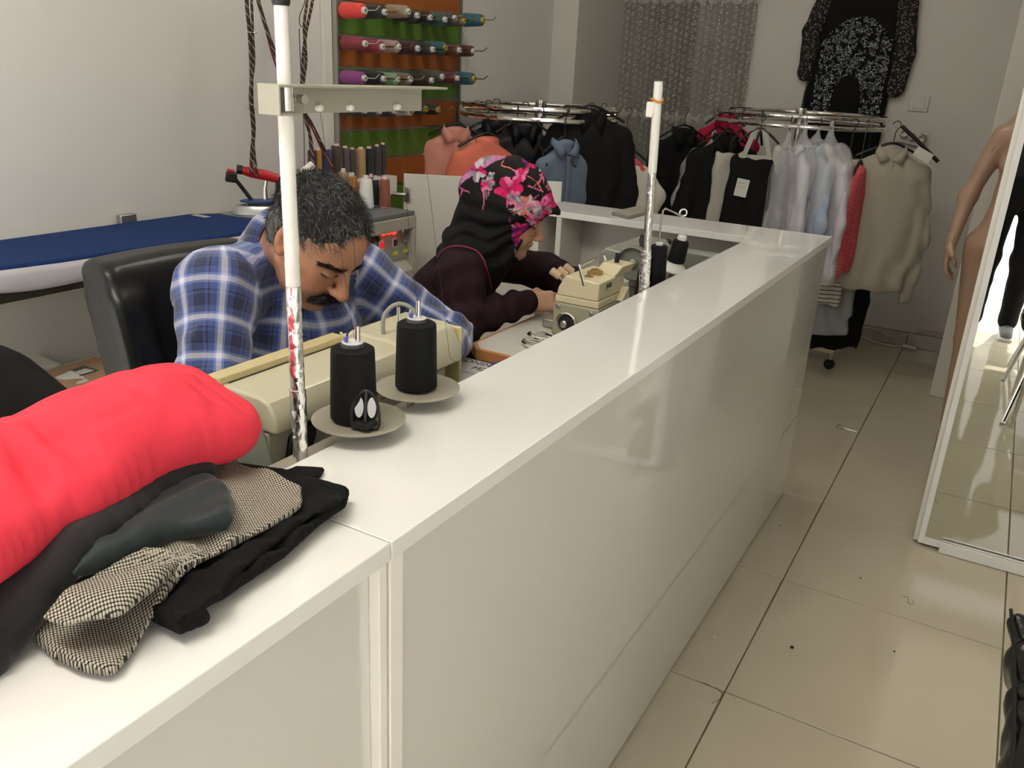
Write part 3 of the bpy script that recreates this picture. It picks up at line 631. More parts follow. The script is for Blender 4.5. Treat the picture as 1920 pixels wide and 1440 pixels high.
# low bench with cardboard at the left wall
mat('cardboard', (.40, .26, .16), .8, var=.08, vscale=30); mat('paper', (.66, .65, .60), .6, bump=.3, bscale=25, bdist=.01)
lb = thing('low_bench', 'low white bench along the left wall below the ironing board', 'bench', (-2.3, 1.4, 0))
P('bench_top', MB().box((-2.498, .7, .455), (-2.0, 2.05, .475)), 'white_board', lb, bevel=.001)
for y in (.72, 2.0): P('side_panel', MB().box((-2.49, y, .0), (-2.03, y+.018, .4545)), 'white_board', lb)
kb = thing('cardboard_box', 'flat brown cardboard box with cut-outs lying on the low bench', 'box', (-2.28, 1.6, .476))
q = [at(px, py, Z=.52) for px, py in ((52, 704), (180, 668), (260, 690), (110, 750))]
P('carton', MB().prism([(p.x, p.y, .477) for p in q], (0, 0, .043)), 'cardboard', kb, bevel=.002)
q2 = [at(px, py, Z=.522) for px, py in ((129, 694), (158, 685), (185, 694), (150, 705))]
P('cut_out', MB().prism([(p.x, p.y, .5205) for p in q2], (0, 0, .0012)), 'panel_gap', kb, label='dark cut-out opening')
q3 = [at(px, py, Z=.522) for px, py in ((142, 697), (160, 691), (176, 695), (152, 702))]
P('flap', MB().prism([(p.x, p.y, .5218) for p in q3], (0, 0, .001)), 'paper', kb)
for nm, lbl, pix in (('paper_bag', 'crumpled white paper beside the cardboard box', ((14, 688), (60, 672), (82, 696), (40, 712))), ('paper_bag', 'white striped paper in front of the cardboard box', ((95, 720), (140, 716), (165, 722), (120, 740)))):
    q = [at(px, py, Z=.50) for px, py in pix]; c = sum(q, Vector())/4
    sd_ = SDF(.02).box((c.x, c.y, .50), ((max(p.x for p in q)-min(p.x for p in q))/2, (max(p.y for p in q)-min(p.y for p in q))/2, .016), .006)
    v_, f_ = sd_.mesh(.008, disp=lambda P_: .010*vnoise(P_, 22, 3)); npmesh(nm, v_, f_, 'paper', cat='paper', label=lbl)
# ---------------------------------------------------------------- lockstitch machine behind the counter
mat('machine_beige', (.52, .49, .36), .32, coat=.3, var=.03, vscale=15); mat('machine_yellow', (.58, .49, .26), .3, coat=.3)
mat('machine_grey', (.30, .31, .27), .35, coat=.2); mat('guard_grey', (.20, .22, .19), .35, coat=.3); mat('bracket_grey', (.40, .37, .31), .38, metal=.3)
mat('rubber', (.02, .02, .02), .5); mat('brass', (.4, .28, .12), .3, metal=1)
sm = thing('sewing_machine', 'beige lockstitch sewing machine behind the counter in front of the man', 'sewing machine', (-.83, .95, .7505))
y0, y1 = .735, 1.15
def ringx(pts, y): return [V(x, y, z) for x, z in pts]
prof = [(-.882, .955), (-.882, 1.000), (-.875, 1.006), (-.800, 1.004), (-.782, .998), (-.772, .982), (-.768, .964), (-.770, .955)]
P('arm', MB().prism(ringx(prof, y0), (0, y1-y0, 0)), 'machine_beige', sm, bevel=.004, seg=3)
P('top_cover', MB().prism(ringx([(-.897, .93), (-.897, 1.012), (-.892, 1.016), (-.868, 1.016), (-.866, 1.006), (-.883, 1.004), (-.884, .93)], y0-.004), (0, .255, 0)), 'machine_yellow', sm, bevel=.0015)
P('cover_gap', MB().box((-.8655, y0+.01, 1.0045), (-.8635, y0+.25, 1.0066)), 'rubber', sm)
P('head_cover', MB().prism(ringx([(-.893, .945), (-.893, 1.006), (-.885, 1.012), (-.80, 1.010), (-.782, 1.004), (-.768, .975), (-.764, .945)], 1.02), (0, .155, 0)), 'machine_beige', sm, bevel=.005, seg=3)
P('face_plate', MB().box((-.890, 1.1755, .86), (-.770, 1.183, 1.004)), 'machine_yellow', sm, bevel=.003)
mat('machine_panel', (.44, .42, .33), .4, coat=.1)
P('body_back', MB().prism(ringx([(-.89, .80), (-.89, .954), (-.785, .954), (-.785, .80)], y0), (0, .42, 0)), 'machine_panel', sm, bevel=.003)
P('bed', MB().box((-.93, .735, .7515), (-.765, 1.20, .799)), 'machine_grey', sm, bevel=.006)
P('seal_strip', MB().tube([(-.783, y0+.030, .83), (-.783, y0+.032, .90), (-.782, y0+.040, .935), (-.780, y0+.065, .949), (-.776, y0+.10, .952), (-.776, 1.15, .952)], .0050, n=6), 'rubber', sm)
P('seal_strip', MB().tube([(-.783, .97, .932), (-.783, 1.15, .938)], .003, n=6), 'rubber', sm)
gp = [(-.905, .985), (-.85, .992), (-.805, .985), (-.785, .965), (-.725, .78), (-.905, .78)]
P('belt_guard', MB().prism(ringx(gp, .675), (0, .056, 0)), 'guard_grey', sm, bevel=.006, seg=3)
P('hand_wheel', MB().lathe([(.05, 0), (.062, .004), (.062, .020), (.05, .024), (.02, .026)], (-.83, .648, .90), (0, 1, 0), 28), 'rubber', sm)
P('knee_bracket', MB().prism([V(-.784, y0+.045, .938), V(-.784, y0+.085, .945), V(-.784, y0+.085, .925), V(-.784, y0+.060, .875), V(-.784, y0+.045, .875), V(-.784, y0+.050, .91)], (.007, 0, 0)), 'rubber', sm, bevel=.002)
P('thread_post', MB().cyl((-.805, 1.045, 1.008), (-.805, 1.045, 1.062), .0032, .0028), 'chrome', sm)
P('thread_loop', MB().tube(spline([(-.835, 1.045, 1.005), (-.836, 1.045, 1.035), (-.828, 1.052, 1.054), (-.815, 1.062, 1.062), (-.80, 1.072, 1.055), (-.792, 1.078, 1.036), (-.792, 1.080, 1.010)]), .0036), 'machine_grey', sm)
for x, y, r in ((-.835, 1.095, .0065), (-.815, 1.085, .005)): P('screw_hole', MB().cyl((x, y, 1.0115), (x, y, 1.0125), r), 'dark_metal', sm)
P('thread_eyelet', MB().cyl((-.80, .935, 1.002), (-.80, .935, 1.013), .0052), 'chrome', sm)
P('oil_plug', MB().lathe([(.009, 0), (.009, .006), (.006, .010), (.002, .011)], (-.835, .845, 1.003), (0, 0, 1), 16), 'steel', sm)
P('bolt', MB().lathe([(.006, 0), (.006, .004), (.002, .006)], (-.7802, .895, .925), (1, 0, 0), 12), 'brass', sm)
P('rear_plate', MB().box((-.7845, .875, .905), (-.7805, .985, .940)), 'machine_beige', sm, bevel=.001)
P('spool_pin_hook', MB().tube([(-.895, 1.03, .98), (-.905, 1.03, .995), (-.912, 1.025, 1.003)], .003), 'chrome', sm)
# thread stand
m = mat('foil', (.88, .88, .86), .24, metal=1); nt, b = nodes(m)
tc = nt.nodes.new('ShaderNodeTexCoord'); vo = nt.nodes.new('ShaderNodeTexVoronoi'); vo.feature = 'DISTANCE_TO_EDGE'; vo.inputs['Scale'].default_value = 85; ns = nt.nodes.new('ShaderNodeTexNoise'); ns.inputs['Scale'].default_value = 45; ns.inputs['Detail'].default_value = 3
mp = nt.nodes.new('ShaderNodeMapping'); mp.inputs['Scale'].default_value = (1, 1, .45)
mm = nt.nodes.new('ShaderNodeMath'); mm.operation = 'ADD'; bp = nt.nodes.new('ShaderNodeBump'); bp.inputs['Strength'].default_value = .6; bp.inputs['Distance'].default_value = .003
nt.links.new(tc.outputs['Object'], mp.inputs[0]); nt.links.new(mp.outputs[0], vo.inputs['Vector']); nt.links.new(mp.outputs[0], ns.inputs['Vector']); nt.links.new(vo.outputs['Distance'], mm.inputs[0]); nt.links.new(ns.outputs['Fac'], mm.inputs[1]); nt.links.new(mm.outputs[0], bp.inputs['Height']); nt.links.new(bp.outputs[0], b.inputs['Normal'])
mat('white_wrap', (.80, .79, .74), .25, coat=.3, bump=.25, bscale=90, bdist=.003); mat('white_paint', (.82, .81, .78), .25, coat=.3)
def foil_tube(p, q, r, n=26, ns_=90, amp=.0009, seed=1):
    p = Vector(p); q = Vector(q); vs = []; rng = np.random.RandomState(seed)
    d = (q-p).normalized(); u = d.orthogonal().normalized(); w_ = d.cross(u)
    A = np.array([[p.lerp(q, k/(ns_-1))+r*(math.cos(2*math.pi*i/n)*u+math.sin(2*math.pi*i/n)*w_) for i in range(n)] for k in range(ns_)]).reshape(-1, 3)
    nz = np.abs(vnoise(A, 95, seed))*1.2+vnoise(A, 40, seed+1)*.8
    ctr = np.array([[p.lerp(q, k/(ns_-1))]*n for k in range(ns_)]).reshape(-1, 3)
    A = ctr+(A-ctr)*(1+(nz*amp/r)[:, None])
    return MB().add([tuple(a) for a in A], [(k*n+i, k*n+(i+1) % n, (k+1)*n+(i+1) % n, (k+1)*n+i) for k in range(ns_-1) for i in range(n)]+[tuple(range(n-1, -1, -1)), tuple(range((ns_-1)*n, ns_*n))])
ts = thing('thread_stand', 'tall white and foil wrapped thread stand pole on a grey bracket beside the near machine', 'thread stand', (-.705, .712, .7505))
px_, py_ = -.704, .712
P('bracket', MB().prism([(-.745, y, .7515+0) for y in ()]+[V(-.738, .675, .935), V(-.690, .675, .935), V(-.690, 1.08, .935), V(-.738, 1.08, .935)], (0, 0, .004)).prism([V(-.738, .675, .7515), V(-.738, 1.08, .7515), V(-.738, 1.08, .9345), V(-.738, .675, .9345)], (.003, 0, 0)), 'bracket_grey', ts, bevel=.001)
P('bracket_front', MB().prism([V(-.7345, .675, .84), V(-.690, .675, .84), V(-.690, .675, .9345), V(-.7345, .675, .9345)], (0, .003, 0)), 'bracket_grey', ts)
P('pole', MB().cyl((px_, py_, .9395), (px_, py_, 1.50), .0076, n=24), 'white_paint', ts)
P('foil_wrap', foil_tube((px_, py_, .944), (px_, py_, 1.175), .0086, seed=4, ns_=130), 'foil', ts, label='crinkled silver foil wrap')
P('foil_sleeve', foil_tube((px_, py_, 1.005), (px_, py_, 1.045), .0098, seed=9, ns_=30), 'foil', ts, label='thicker band of foil')
P('paper_wrap', foil_tube((px_, py_, 1.176), (px_, py_, 1.368), .0086, amp=.0004, seed=14, ns_=120), 'white_wrap', ts, label='glossy white wrap with fine wrinkles')

P('cap', MB().lathe([(.0085, 0), (.0098, .003), (.0098, .05), (.008, .055)], (px_, py_, 1.478), (0, 0, 1), 20), 'black_plastic', ts, label='black end cap')
mat('arm_shaded', (.36, .35, .28), .35, coat=.2)  # colour darkened to carry the arm's backlit shade
# guide arm: channel along +Y
ar = MB()
zt, zb_ = 1.400, 1.368
ar.box((-.722, .692, zt-.003), (-.690, 1.005, zt)).box((-.722, .720, zb_), (-.719, .985, zt-.003)).box((-.7215, .692, zb_), (-.690, .725, zb_+.0025)).box((-.722, .692, zb_), (-.719, .722, zt-.003)).box((-.722, .6895, zb_), (-.690, .692, zt))
P('guide_arm', ar, 'arm_shaded', ts, bevel=.0008)
P('clamp_band', MB().lathe([(.0092, 0), (.0100, .001), (.0100, .0255), (.0092, .0265)], (px_, py_, 1.3715), (0, 0, 1), 24), 'chrome', ts, label='chrome clamp band')
P('clamp_bolt', MB().tube([(px_+.004, py_+.016, 1.385), (px_+.016, py_+.014, 1.385)], .0052, n=6), 'steel', ts)
P('clamp_tab', MB().box((px_-.002, py_+.0095, 1.372), (px_+.004, py_+.024, 1.397)), 'steel', ts, bevel=.001)
for y in (.778, .832, .925): P('thread_guide', MB().lathe([(.0042, 0), (.0042, .006), (.0025, .008)], (-.7185, y, 1.374), (1, 0, 0), 12), 'white_plastic', ts, label='small white thread guide')
mat('disc_grey', (.30, .28, .22), .45, coat=.1)
discs = [(-.682, .800), (-.690, .942)]
for k, (x, y) in enumerate(discs):
    P('spool_disc', MB().lathe([(.0095, -.006), (.010, -.001), (.045, 0), (.0615, .004), (.0622, .0055), (.0605, .0062), (.044, .003), (.001, .003)], (x, y, .977), (0, 0, 1), 48), 'disc_grey', ts)
    P('disc_stem', MB().cyl((x-.012, y, .9392), (x-.012, y, .9715), .006), 'steel', ts)
    P('spool_pin', MB().cyl((x, y, .9805), (x, y, 1.110+.004*k), .0042, .0036), 'chrome', ts)
mat('black_thread', (.0045, .005, .0055), .7, spec=.25)
m = MATS['black_thread']; nt, b = nodes(m); tc = nt.nodes.new('ShaderNodeTexCoord'); wv = nt.nodes.new('ShaderNodeTexWave'); wv.bands_direction = 'Z'; wv.inputs['Scale'].default_value = 420; wv.inputs['Distortion'].default_value = 3; wv.inputs['Detail Scale'].default_value = 1
bp = nt.nodes.new('ShaderNodeBump'); bp.inputs['Strength'].default_value = .3; bp.inputs['Distance'].default_value = .0004; nt.links.new(tc.outputs['Object'], wv.inputs['Vector']); nt.links.new(wv.outputs['Fac'], bp.inputs['Height']); nt.links.new(bp.outputs[0], b.inputs['Normal'])
mat('core_white', (.72, .71, .72), .4); mat('core_blue_print', (.08, .08, .45), .5); mat('core_grey', (.06, .06, .065), .5)
for k, (x, y) in enumerate(discs):
    c = thing('thread_cone', ['large black thread cone on the nearer grey disc, leaned on by a black clip', 'large black thread cone on the farther grey disc'][k], 'thread cone', (x-(.006 if k == 0 else .002), y-(.003 if k == 0 else .001), .9812), group='black thread cones over the counter')
    part('thread', MB().lathe([(.0295, .002), (.0308, .004), (.0308, .010), (.0286, .092), (.0280, .098), (.024, .1005), (.012, .101)], n=40), 'black_thread', c)
    part('core', MB().lathe([(.0150, .1012), (.0150, .1050), (.0145, .1060), (.0090, .1062), (.0085, .1030)], n=28), 'core_grey', c, label='dark cardboard core')
    part('core_label', MB().lathe([(.0138, .1063), (.0138, .1070), (.0080, .1072), (.0060, .1065)], n=28), 'core_white', c, label='white ring label')
    part('torn_label', MB().prism([(-.010, -.006, .1073), (-.003, -.009, .1073), (-.004, -.004, .1073)], (.001, 0, .006)), 'core_blue_print', c, label='blue scrap of the torn label')
    part('paper_scrap', MB().prism([(-.012, -.003, .1073), (-.008, -.007, .1073), (-.009, -.002, .1090)], (.0005, .0005, .009)), 'core_white', c)
# black clip leaning on the nearer cone
cl = thing('sewing_clip', 'black plastic clip with two oval windows leaning against the nearer black cone', 'clip', (-.655, .785, .985))
R_ = Matrix.Rotation(math.radians(30), 3, 'Z') @ Matrix.Rotation(math.radians(-14), 3, 'X')
mat('clear_window', (.55, .56, .57), .25)
cb = V(-.652, .776, .9835)
def CL(p): return R_ @ Vector(p)+cb
fr_ = [CL((x, 0, z)) for x, z in ((-.016, 0), (.016, 0), (.0175, .022), (.012, .040), (0, .049), (-.012, .040), (-.0175, .022))]
P('frame', MB().tube(spline(fr_+[fr_[0]], 4)[:-1], .0022, n=6, closed=True), 'black_plastic', cl)
P('centre_bar', MB().tube([CL((0, 0, 0)), CL((0, 0, .048))], .0022, n=6), 'black_plastic', cl)
for s in (-1, 1):
    P('oval_window', MB().prism([CL((s*.0082+.0058*math.cos(t), .0004, .027+.0135*math.sin(t))) for t in [i*math.pi/8 for i in range(16)]], R_ @ V(0, .001, 0)), 'clear_window', cl, label='pale oval window')
P('foot', MB().box(CL((-.016, -.003, .002))*1, CL((.016, .003, .010))*1), 'black_plastic', cl)
# loose threads running from cones through the guides
mat('loose_thread', (.03, .03, .03), .7)
tr = thing('sewing_threads', 'thin dark threads running from the cones over the guide arm to the machine', 'thread', (-.70, .9, 1.0))
for pts in ([(-.682, .800, 1.092), (-.716, .832, 1.372)], [(-.690, .942, 1.092), (-.716, .925, 1.372)], [(-.715, .778, 1.373), (-.80, .935, 1.014)], [(-.80, .935, 1.014), (-.79, .96, .955), (-.80, 1.045, 1.0125)], [(-.714, .925, 1.374), (-.715, .99, 1.30), (-.70, 1.04, 1.0), (-.69, 1.055, .985)]):
    a = [Vector(p) for p in pts]; P('thread', MB().tube(a, .0003, n=5), 'loose_thread', tr)
# ---------------------------------------------------------------- second stand pole in foil
s2 = thing('foil_pole', 'foil wrapped thread stand pole with an orange rubber band near its top', 'pole', (-.72, 1.85, .776))
A = V(-.722, 1.905, .777); B = V(-.700, 1.817, 1.42)
A = V(-.706, 1.89, .777)
P('pole', foil_tube(A, A.lerp(B, .985), .0092, seed=21, ns_=240, amp=.0007), 'foil', s2)
P('paper_top', foil_tube(A.lerp(B, .70), B, .0098, seed=23, ns_=60, amp=.0004), 'white_wrap', s2, label='white wrapped top')
P('foil_bulge', foil_tube(A.lerp(B, .16), A.lerp(B, .42), .0115, seed=25, ns_=90, amp=.0022), 'foil', s2, label='lumpy thicker foil')
P('tape_block', MB().box((-.722, 1.812, 1.345), (-.704, 1.836, 1.378)), 'white_wrap', s2, bevel=.003, label='lump of white tape')
mat('rubber_band', (.62, .25, .015), .45)
P('rubber_band', MB().tube([V(-.7015+.0125*math.cos(t), 1.822+.0125*math.sin(t), 1.381+.003*math.sin(2*t)) for t in [i*math.pi/10 for i in range(20)]], .0026, n=6, closed=True), 'rubber_band', s2, label='orange rubber band')
P('foot', MB().lathe([(.03, 0), (.03, .006), (.012, .010), (.011, .02)], (-.706, 1.89, .7755), (0, 0, 1), 20), 'steel', s2)
# ---------------------------------------------------------------- cream overlock machine of the woman
mat('oil_glass', (.32, .20, .06), .12, coat=.6); mat('knob_beige', (.55, .42, .27), .4); mat('overlock_cream', (.70, .63, .43), .35, coat=.15, var=.03, vscale=20); mat('overlock_green', (.36, .35, .25), .38, coat=.1)
ov = thing('overlock_machine', 'cream overlock machine with chrome handle in front of the woman', 'sewing machine', (-.90, 2.0, .7755))
xl, xr, ya, yb2 = -.960, -.843, 1.92, 2.085
P('lower_body', MB().box((xl-.008, ya-.004, .7765), (xr+.006, yb2+.03, .8655)), 'overlock_green', ov, bevel=.005)
cr_ = [(xl-.002, .868), (xr, .868), (xr, .939), (xl+.012, .939), (xl-.002, .900)]
P('skirt', MB().prism([V(xl-.004, ya-.002, .8665), V(xr+.004, ya-.002, .8665), V(xr+.004, ya-.002, .884), V(xl-.004, ya-.002, .884)], (0, .175, 0)), 'overlock_cream', ov, bevel=.002)
P('top_housing', MB().prism([V(xl-.002, ya, .8845), V(xr, ya, .8845), V(xr, ya, .932), V(xl+.020, ya, .9385), V(xl+.002, ya, .905)], (0, .165, 0)), 'overlock_cream', ov, bevel=.003)
P('rear_housing', MB().prism([V(xl+.055, yb2-.065, .934), V(xl+.070, yb2-.05, .962), V(xl+.075, yb2+.02, .962), V(xl+.06, yb2+.03, .934)], (.060, 0, -.003)), 'overlock_cream', ov, bevel=.003)
text('maker_lettering', 'JUKI', .017, (xr+.0008, ya+.062, .916), (0, 1, 0), (0, 0, 1), 'ink', ov)
P('oil_window', MB().lathe([(.017, 0), (.0175, .009), (.015, .012), (.001, .013)], (-.892, 2.005, .9345), (0, 0, 1), 18), 'oil_glass', ov, label='amber oil window')
P('oil_cap', MB().lathe([(.013, 0), (.013, .001), (.0045, .0015), (.0045, .014), (.001, .015)], (-.895, 1.965, .9350), (0, 0, 1), 16), 'oil_glass', ov, label='small amber oil cap')
hb = [at(1093, 532, Y=1.925), at(1084, 530, Y=1.925), at(1074, 497, Y=1.93), at(1116, 483, Y=2.08), at(1126, 500, Y=2.07)]
P('handle', MB().tube([V(-.872, 1.925, .923), V(-.886, 1.922, .921), V(-.905, 1.925, .968), V(-.905, 2.07, .975), V(-.893, 2.075, .945)], .0042, n=10), 'chrome', ov)
P('black_knob', MB().tube([V(-.862, 2.065, .962), V(-.860, 2.065, .985)], .007), 'black_plastic', ov)
for k, (px, py) in enumerate(((1043, 514), (1056, 512), (1068, 506))):
    p = at(px, py, Y=1.95+.02*k); P('tension_knob', MB().lathe([(.007, -.012), (.010, -.010), (.010, .004), (.0105, .006), (.0105, .016), (.007, .018)], p, (-.75, -.35, .55), 16), 'knob_beige', ov)
    P('tension_stem', MB().tube([p, p+V(.03, .014, -.025)], .005), 'steel', ov)
wc_ = at(1063, 605, Y=ya-.006)
P('wheel_ring', MB().lathe([(.029, 0), (.029, .006), (.026, .009), (.023, .006), (.023, 0)], wc_, (0, -1, 0), 32), 'chrome', ov)
P('wheel_recess', MB().lathe([(.0235, .0), (.0235, .003), (.012, .0035)], wc_+V(-.002, 0, 0), (0, -1, 0), 32), 'black_plastic', ov)
P('wheel_hub', MB().lathe([(.010, .003), (.010, .016), (.0075, .018), (.006, .014)], wc_+V(-.003, 0, -.002), (0, -1, 0), 24), 'steel', ov)
for px, py in ((1047, 574), (1109, 588)):
    p = at(px, py, Y=ya-.004); P('screw', MB().lathe([(.0065, 0), (.0065, .003), (.004, .0055), (.001, .0056)], p, (0, -1, 0), 14), 'steel', ov)
P('needle_plate', MB().box((-1.02, 1.96, .7765), (-.972, 2.10, .800)), 'steel', ov, bevel=.003)
P('cutter_box', MB().prism([V(-.842, 2.03, .868), V(-.842, 2.08, .868), V(-.842, 2.07, .90)], (.02, 0, 0)), 'overlock_cream', ov)
# ---------------------------------------------------------------- third machine at the far end of the table
g3 = thing('sewing_machine', 'grey green sewing machine with a round handwheel at the far end of the table', 'sewing machine', (-.88, 2.40, .7755))
P('bed', MB().box((-1.0, 2.20, .7765), (-.74, 2.66, .81)), 'machine_grey', g3, bevel=.006)
P('arm', MB().prism(ringx([(-.97, .89), (-.97, .955), (-.955, .968), (-.88, .962), (-.865, .945), (-.865, .89)], 2.19), (0, .30, 0)), 'machine_grey', g3, bevel=.006, seg=3)
P('column', MB().box((-.965, 2.42, .811), (-.86, 2.49, .889)), 'machine_grey', g3, bevel=.004)
P('rear_box', MB().box((-.86, 2.575, .811), (-.745, 2.64, .915)), 'guard_grey', g3, bevel=.004)
hw = at(1192, 492, Y=2.20)
P('hand_wheel', MB().lathe([(.020, .0), (.046, .001), (.049, .006), (.049, .024), (.045, .028), (.042, .012), (.012, .010)], hw+V(0, .0, 0), (0, -1, 0), 32), 'guard_grey', g3)
P('wheel_hub', MB().lathe([(.012, .010), (.012, .022), (.004, .024)], hw, (0, -1, 0), 20), 'steel', g3)
P('knob', MB().tube([at(1168, 474, Y=2.21), at(1180, 468, Y=2.22)], .013, n=14), 'steel', g3)
P('post', MB().tube([at(1204, 470, Y=2.24), at(1202, 450, Y=2.24), at(1205, 438, Y=2.24), at(1213, 446, Y=2.24)], .006), 'dark_metal', g3)
P('lever', MB().tube([at(1203, 440, Y=2.24), at(1210, 438, Y=2.24)], .008), 'dark_metal', g3)
mat('bottle_green', (.50, .50, .30), .3, alpha=.85)
bt_ = thing('oil_bottle', 'pale yellow green plastic oil bottle behind the black thread cones', 'bottle', at(1250, 470, Y=2.52))
c = at(1250, 474, Y=2.52); bt_.location = (c.x, c.y, .8115)
part('bottle_body', MB().lathe([(.024, 0), (.026, .003), (.026, .105), (.02, .118), (.009, .122), (.009, .130)], n=24), 'bottle_green', bt_)
part('cap', MB().lathe([(.011, .1305), (.011, .142), (.004, .146)], n=16), 'black_plastic', bt_)
def cone_at(px, pyb, hpx, wpx, Y, label, base=None):
    c = at(px, pyb, Y=Y); s_ = CF/((c-CC).dot(CW)); r = wpx/s_/2
    t = thing('thread_cone', label, 'thread cone', c, group='black thread cones near the foil pole')
    part('thread', MB().lathe([(r*.97, 0), (r, .004), (r*.82, hpx/s_-.004), (r*.7, hpx/s_)], n=28), 'black_thread', t)
    return t, r, hpx/s_
z_ = lambda o: o.location.z
c1_, r1, h1_ = cone_at(1227, 545, 86, 38, 1.99, 'tall black thread cone right behind the foil pole')
c2_, r2, h2_ = cone_at(1203, 555, 52, 28, 1.95, 'shorter black thread cone left of the foil pole')
for c_ in (c1_, c2_):
    dz = c_.location.z-.777
    if dz > .01: part('stand', MB().lathe([(.035, -dz), (.035, -dz+.004), (.006, -dz+.006), (.006, -.004), (.022, -.003), (.022, -.0005)], n=20), 'steel', c_)
    part('core', MB().lathe([(.009, (h1_ if c_ is c1_ else h2_)+.0003), (.009, (h1_ if c_ is c1_ else h2_)+.006)], n=14), 'core_white', c_)
c = at(1264, 500, Y=2.34)
c3 = thing('thread_spool', 'black thread spool tilted on a white plastic cone beyond the machines', 'thread spool', c, group=None)
ax = (.16, 0, 1)
part('white_base', MB().lathe([(.040, -.012), (.042, -.008), (.024, .010), (.020, .014)], (0, 0, 0), ax, 28), 'white_plastic', c3, label='wide white plastic base')
part('thread', MB().lathe([(.022, .0145), (.0255, .019), (.0235, .074), (.019, .080), (.010, .081)], (0, 0, 0), ax, 28), 'black_thread', c3)
part('top_ring', MB().lathe([(.013, .0815), (.014, .088), (.012, .094), (.006, .095), (.006, .090)], (0, 0, 0), ax, 20), 'white_plastic', c3)
dz = c.z-.012-.811
part('support', MB().cyl((0, 0, -.013), (0, 0, -.013-dz+.001), .012, .016), 'guard_grey', c3)
sw_ = thing('wire_guide', 'bent steel wire thread guide ending in a loop above the black spool', 'wire guide', at(1236, 470, Y=2.24))
pw = [at(1233, 470, Y=2.2), at(1238, 430, Y=2.2), at(1243, 395, Y=2.2), at(1248, 391, Y=2.21), at(1276, 404, Y=2.28)]
P('wire', MB().tube(pw+[at(1281, 404, Y=2.29)], .0028, n=8), 'steel', sw_)
lc = at(1281, 399, Y=2.29); P('loop', MB().tube([lc+CR*.010*math.cos(t)+V(0, 0, .010*math.sin(t)) for t in [i*math.pi/8 for i in range(16)]], .0025, n=8, closed=True), 'chrome', sw_)
P('wire_base', MB().cyl(pw[0], (pw[0].x, pw[0].y, .8108), .004), 'steel', sw_)
# notebook on the back wing
ph = thing('notebook', 'thin grey wooden tablet lying on the back wing of the counter', 'tablet', (-1.1, 2.82, .9605))
q = [at(px, py, Z=.972) for px, py in ((1147, 397), (1196, 386), (1228, 392), (1180, 405))]
mat('slate', (.22, .20, .17), .3)
P('cover', MB().prism([(p.x, p.y, .9608) for p in q], (0, 0, .011)), 'slate', ph, bevel=.002)
P('page_block', MB().prism([(p.x*.98-.022, p.y*.98+.056, .9720) for p in q], (0, 0, .0008)), 'bracket_grey', ph)
# ================================================================ clothes rails
def rack(label, cx, cy, r, z, post_label=None, feet=.1):
    t = thing('clothes_rack', label, 'clothes rack', (cx, cy, 0))
    for rr, zz in ((r, z), (r, z-.045)):
        P('ring', MB().tube([(cx+rr*math.cos(a), cy+rr*math.sin(a), zz) for a in [i*math.pi/24 for i in range(48)]], .0115, n=10, closed=True), 'chrome', t)
    P('post', MB().cyl((cx, cy, .10), (cx, cy, z+.015), .019, n=20), 'chrome', t)
    P('hub', MB().cyl((cx, cy, z-.05), (cx, cy, z+.03), .028, n=20), 'chrome', t)
    for k in range(4):
        a = feet+k*math.pi/2; e = V(cx+r*math.cos(a), cy+r*math.sin(a), 0); d = V(math.cos(a), math.sin(a), 0); n_ = V(-d.y, d.x, 0)
        P('spoke', MB().tube([(cx, cy, z-.0225), (e.x, e.y, z-.0225)], .008, n=8), 'chrome', t)
        f = V(cx, cy, 0)+d*.42
        P('foot_bar', MB().prism([V(cx, cy, .085)+n_*.018, f+V(0, 0, .085)+n_*.018, f+V(0, 0, .085)-n_*.018, V(cx, cy, .085)-n_*.018], (0, 0, .028)), 'chrome', t, bevel=.002)
        fk = P('castor', MB().cyl(f-d*.02+V(0, 0, .028)-n_*.010, f-d*.02+V(0, 0, .028)+n_*.010, .0275, n=18), 'black_plastic', t)
        P('castor_fork', MB().cyl(f-d*.02+V(0, 0, .045), f-d*.02+V(0, 0, .085), .009), 'steel', t)
    return t
rack('round chrome clothes rack on the right in front of the back wall', -1.02, 4.72, .425, 1.29, feet=-.29)
rack('round chrome clothes rack on the left behind the woman', -2.06, 3.80, .38, 1.27, feet=.5)
FAB = {}
def fabric(col, rough=.85, kind='', **k):
    key = 'fabric_%s%02x%02x%02x' % (kind, *[int(min(1, c)*255+.5) for c in col])
    if key in FAB: return key
    FAB[key] = 1; m = mat(key, col, rough, spec=.3, bump=.25, bscale=300, bdist=.0006, **k); return key
def hanger(t, topz, span, col='black_plastic', zr=1.272, hook_only=False, lean=0):
    """local frame: hook above the origin line, x = across the shoulders"""
    hz = topz+.045
    P2 = lambda n_, mb, m: part(n_, mb, m, t)
    hk = [(0, 0, hz-.02), (0, 0, zr-.035)]+[(.020*math.sin(a)*1.0, 0, zr-.012-.0+.022*-math.cos(a)*1.0+.01) for a in [math.pi*k/6 for k in range(0, 7)]]
    cz = zr+.006
    arc = [(.018*math.cos(a), 0, cz+.018*math.sin(a)) for a in [math.radians(x) for x in (-60, -20, 20, 60, 100, 140, 175)]]
    P2('hook', MB().tube([(0, 0, hz-.02), (0, 0, cz-.035)]+arc, .0022, n=6), 'chrome' if col != 'black_plastic' else col)
    if not hook_only:
        P2('hanger', MB().tube(spline([(-span, 0, hz-.085), (-span*.5, 0, hz-.045), (0, 0, hz-.018), (span*.5, 0, hz-.045), (span, 0, hz-.085)], 5), .006, n=8, rs=None), col)
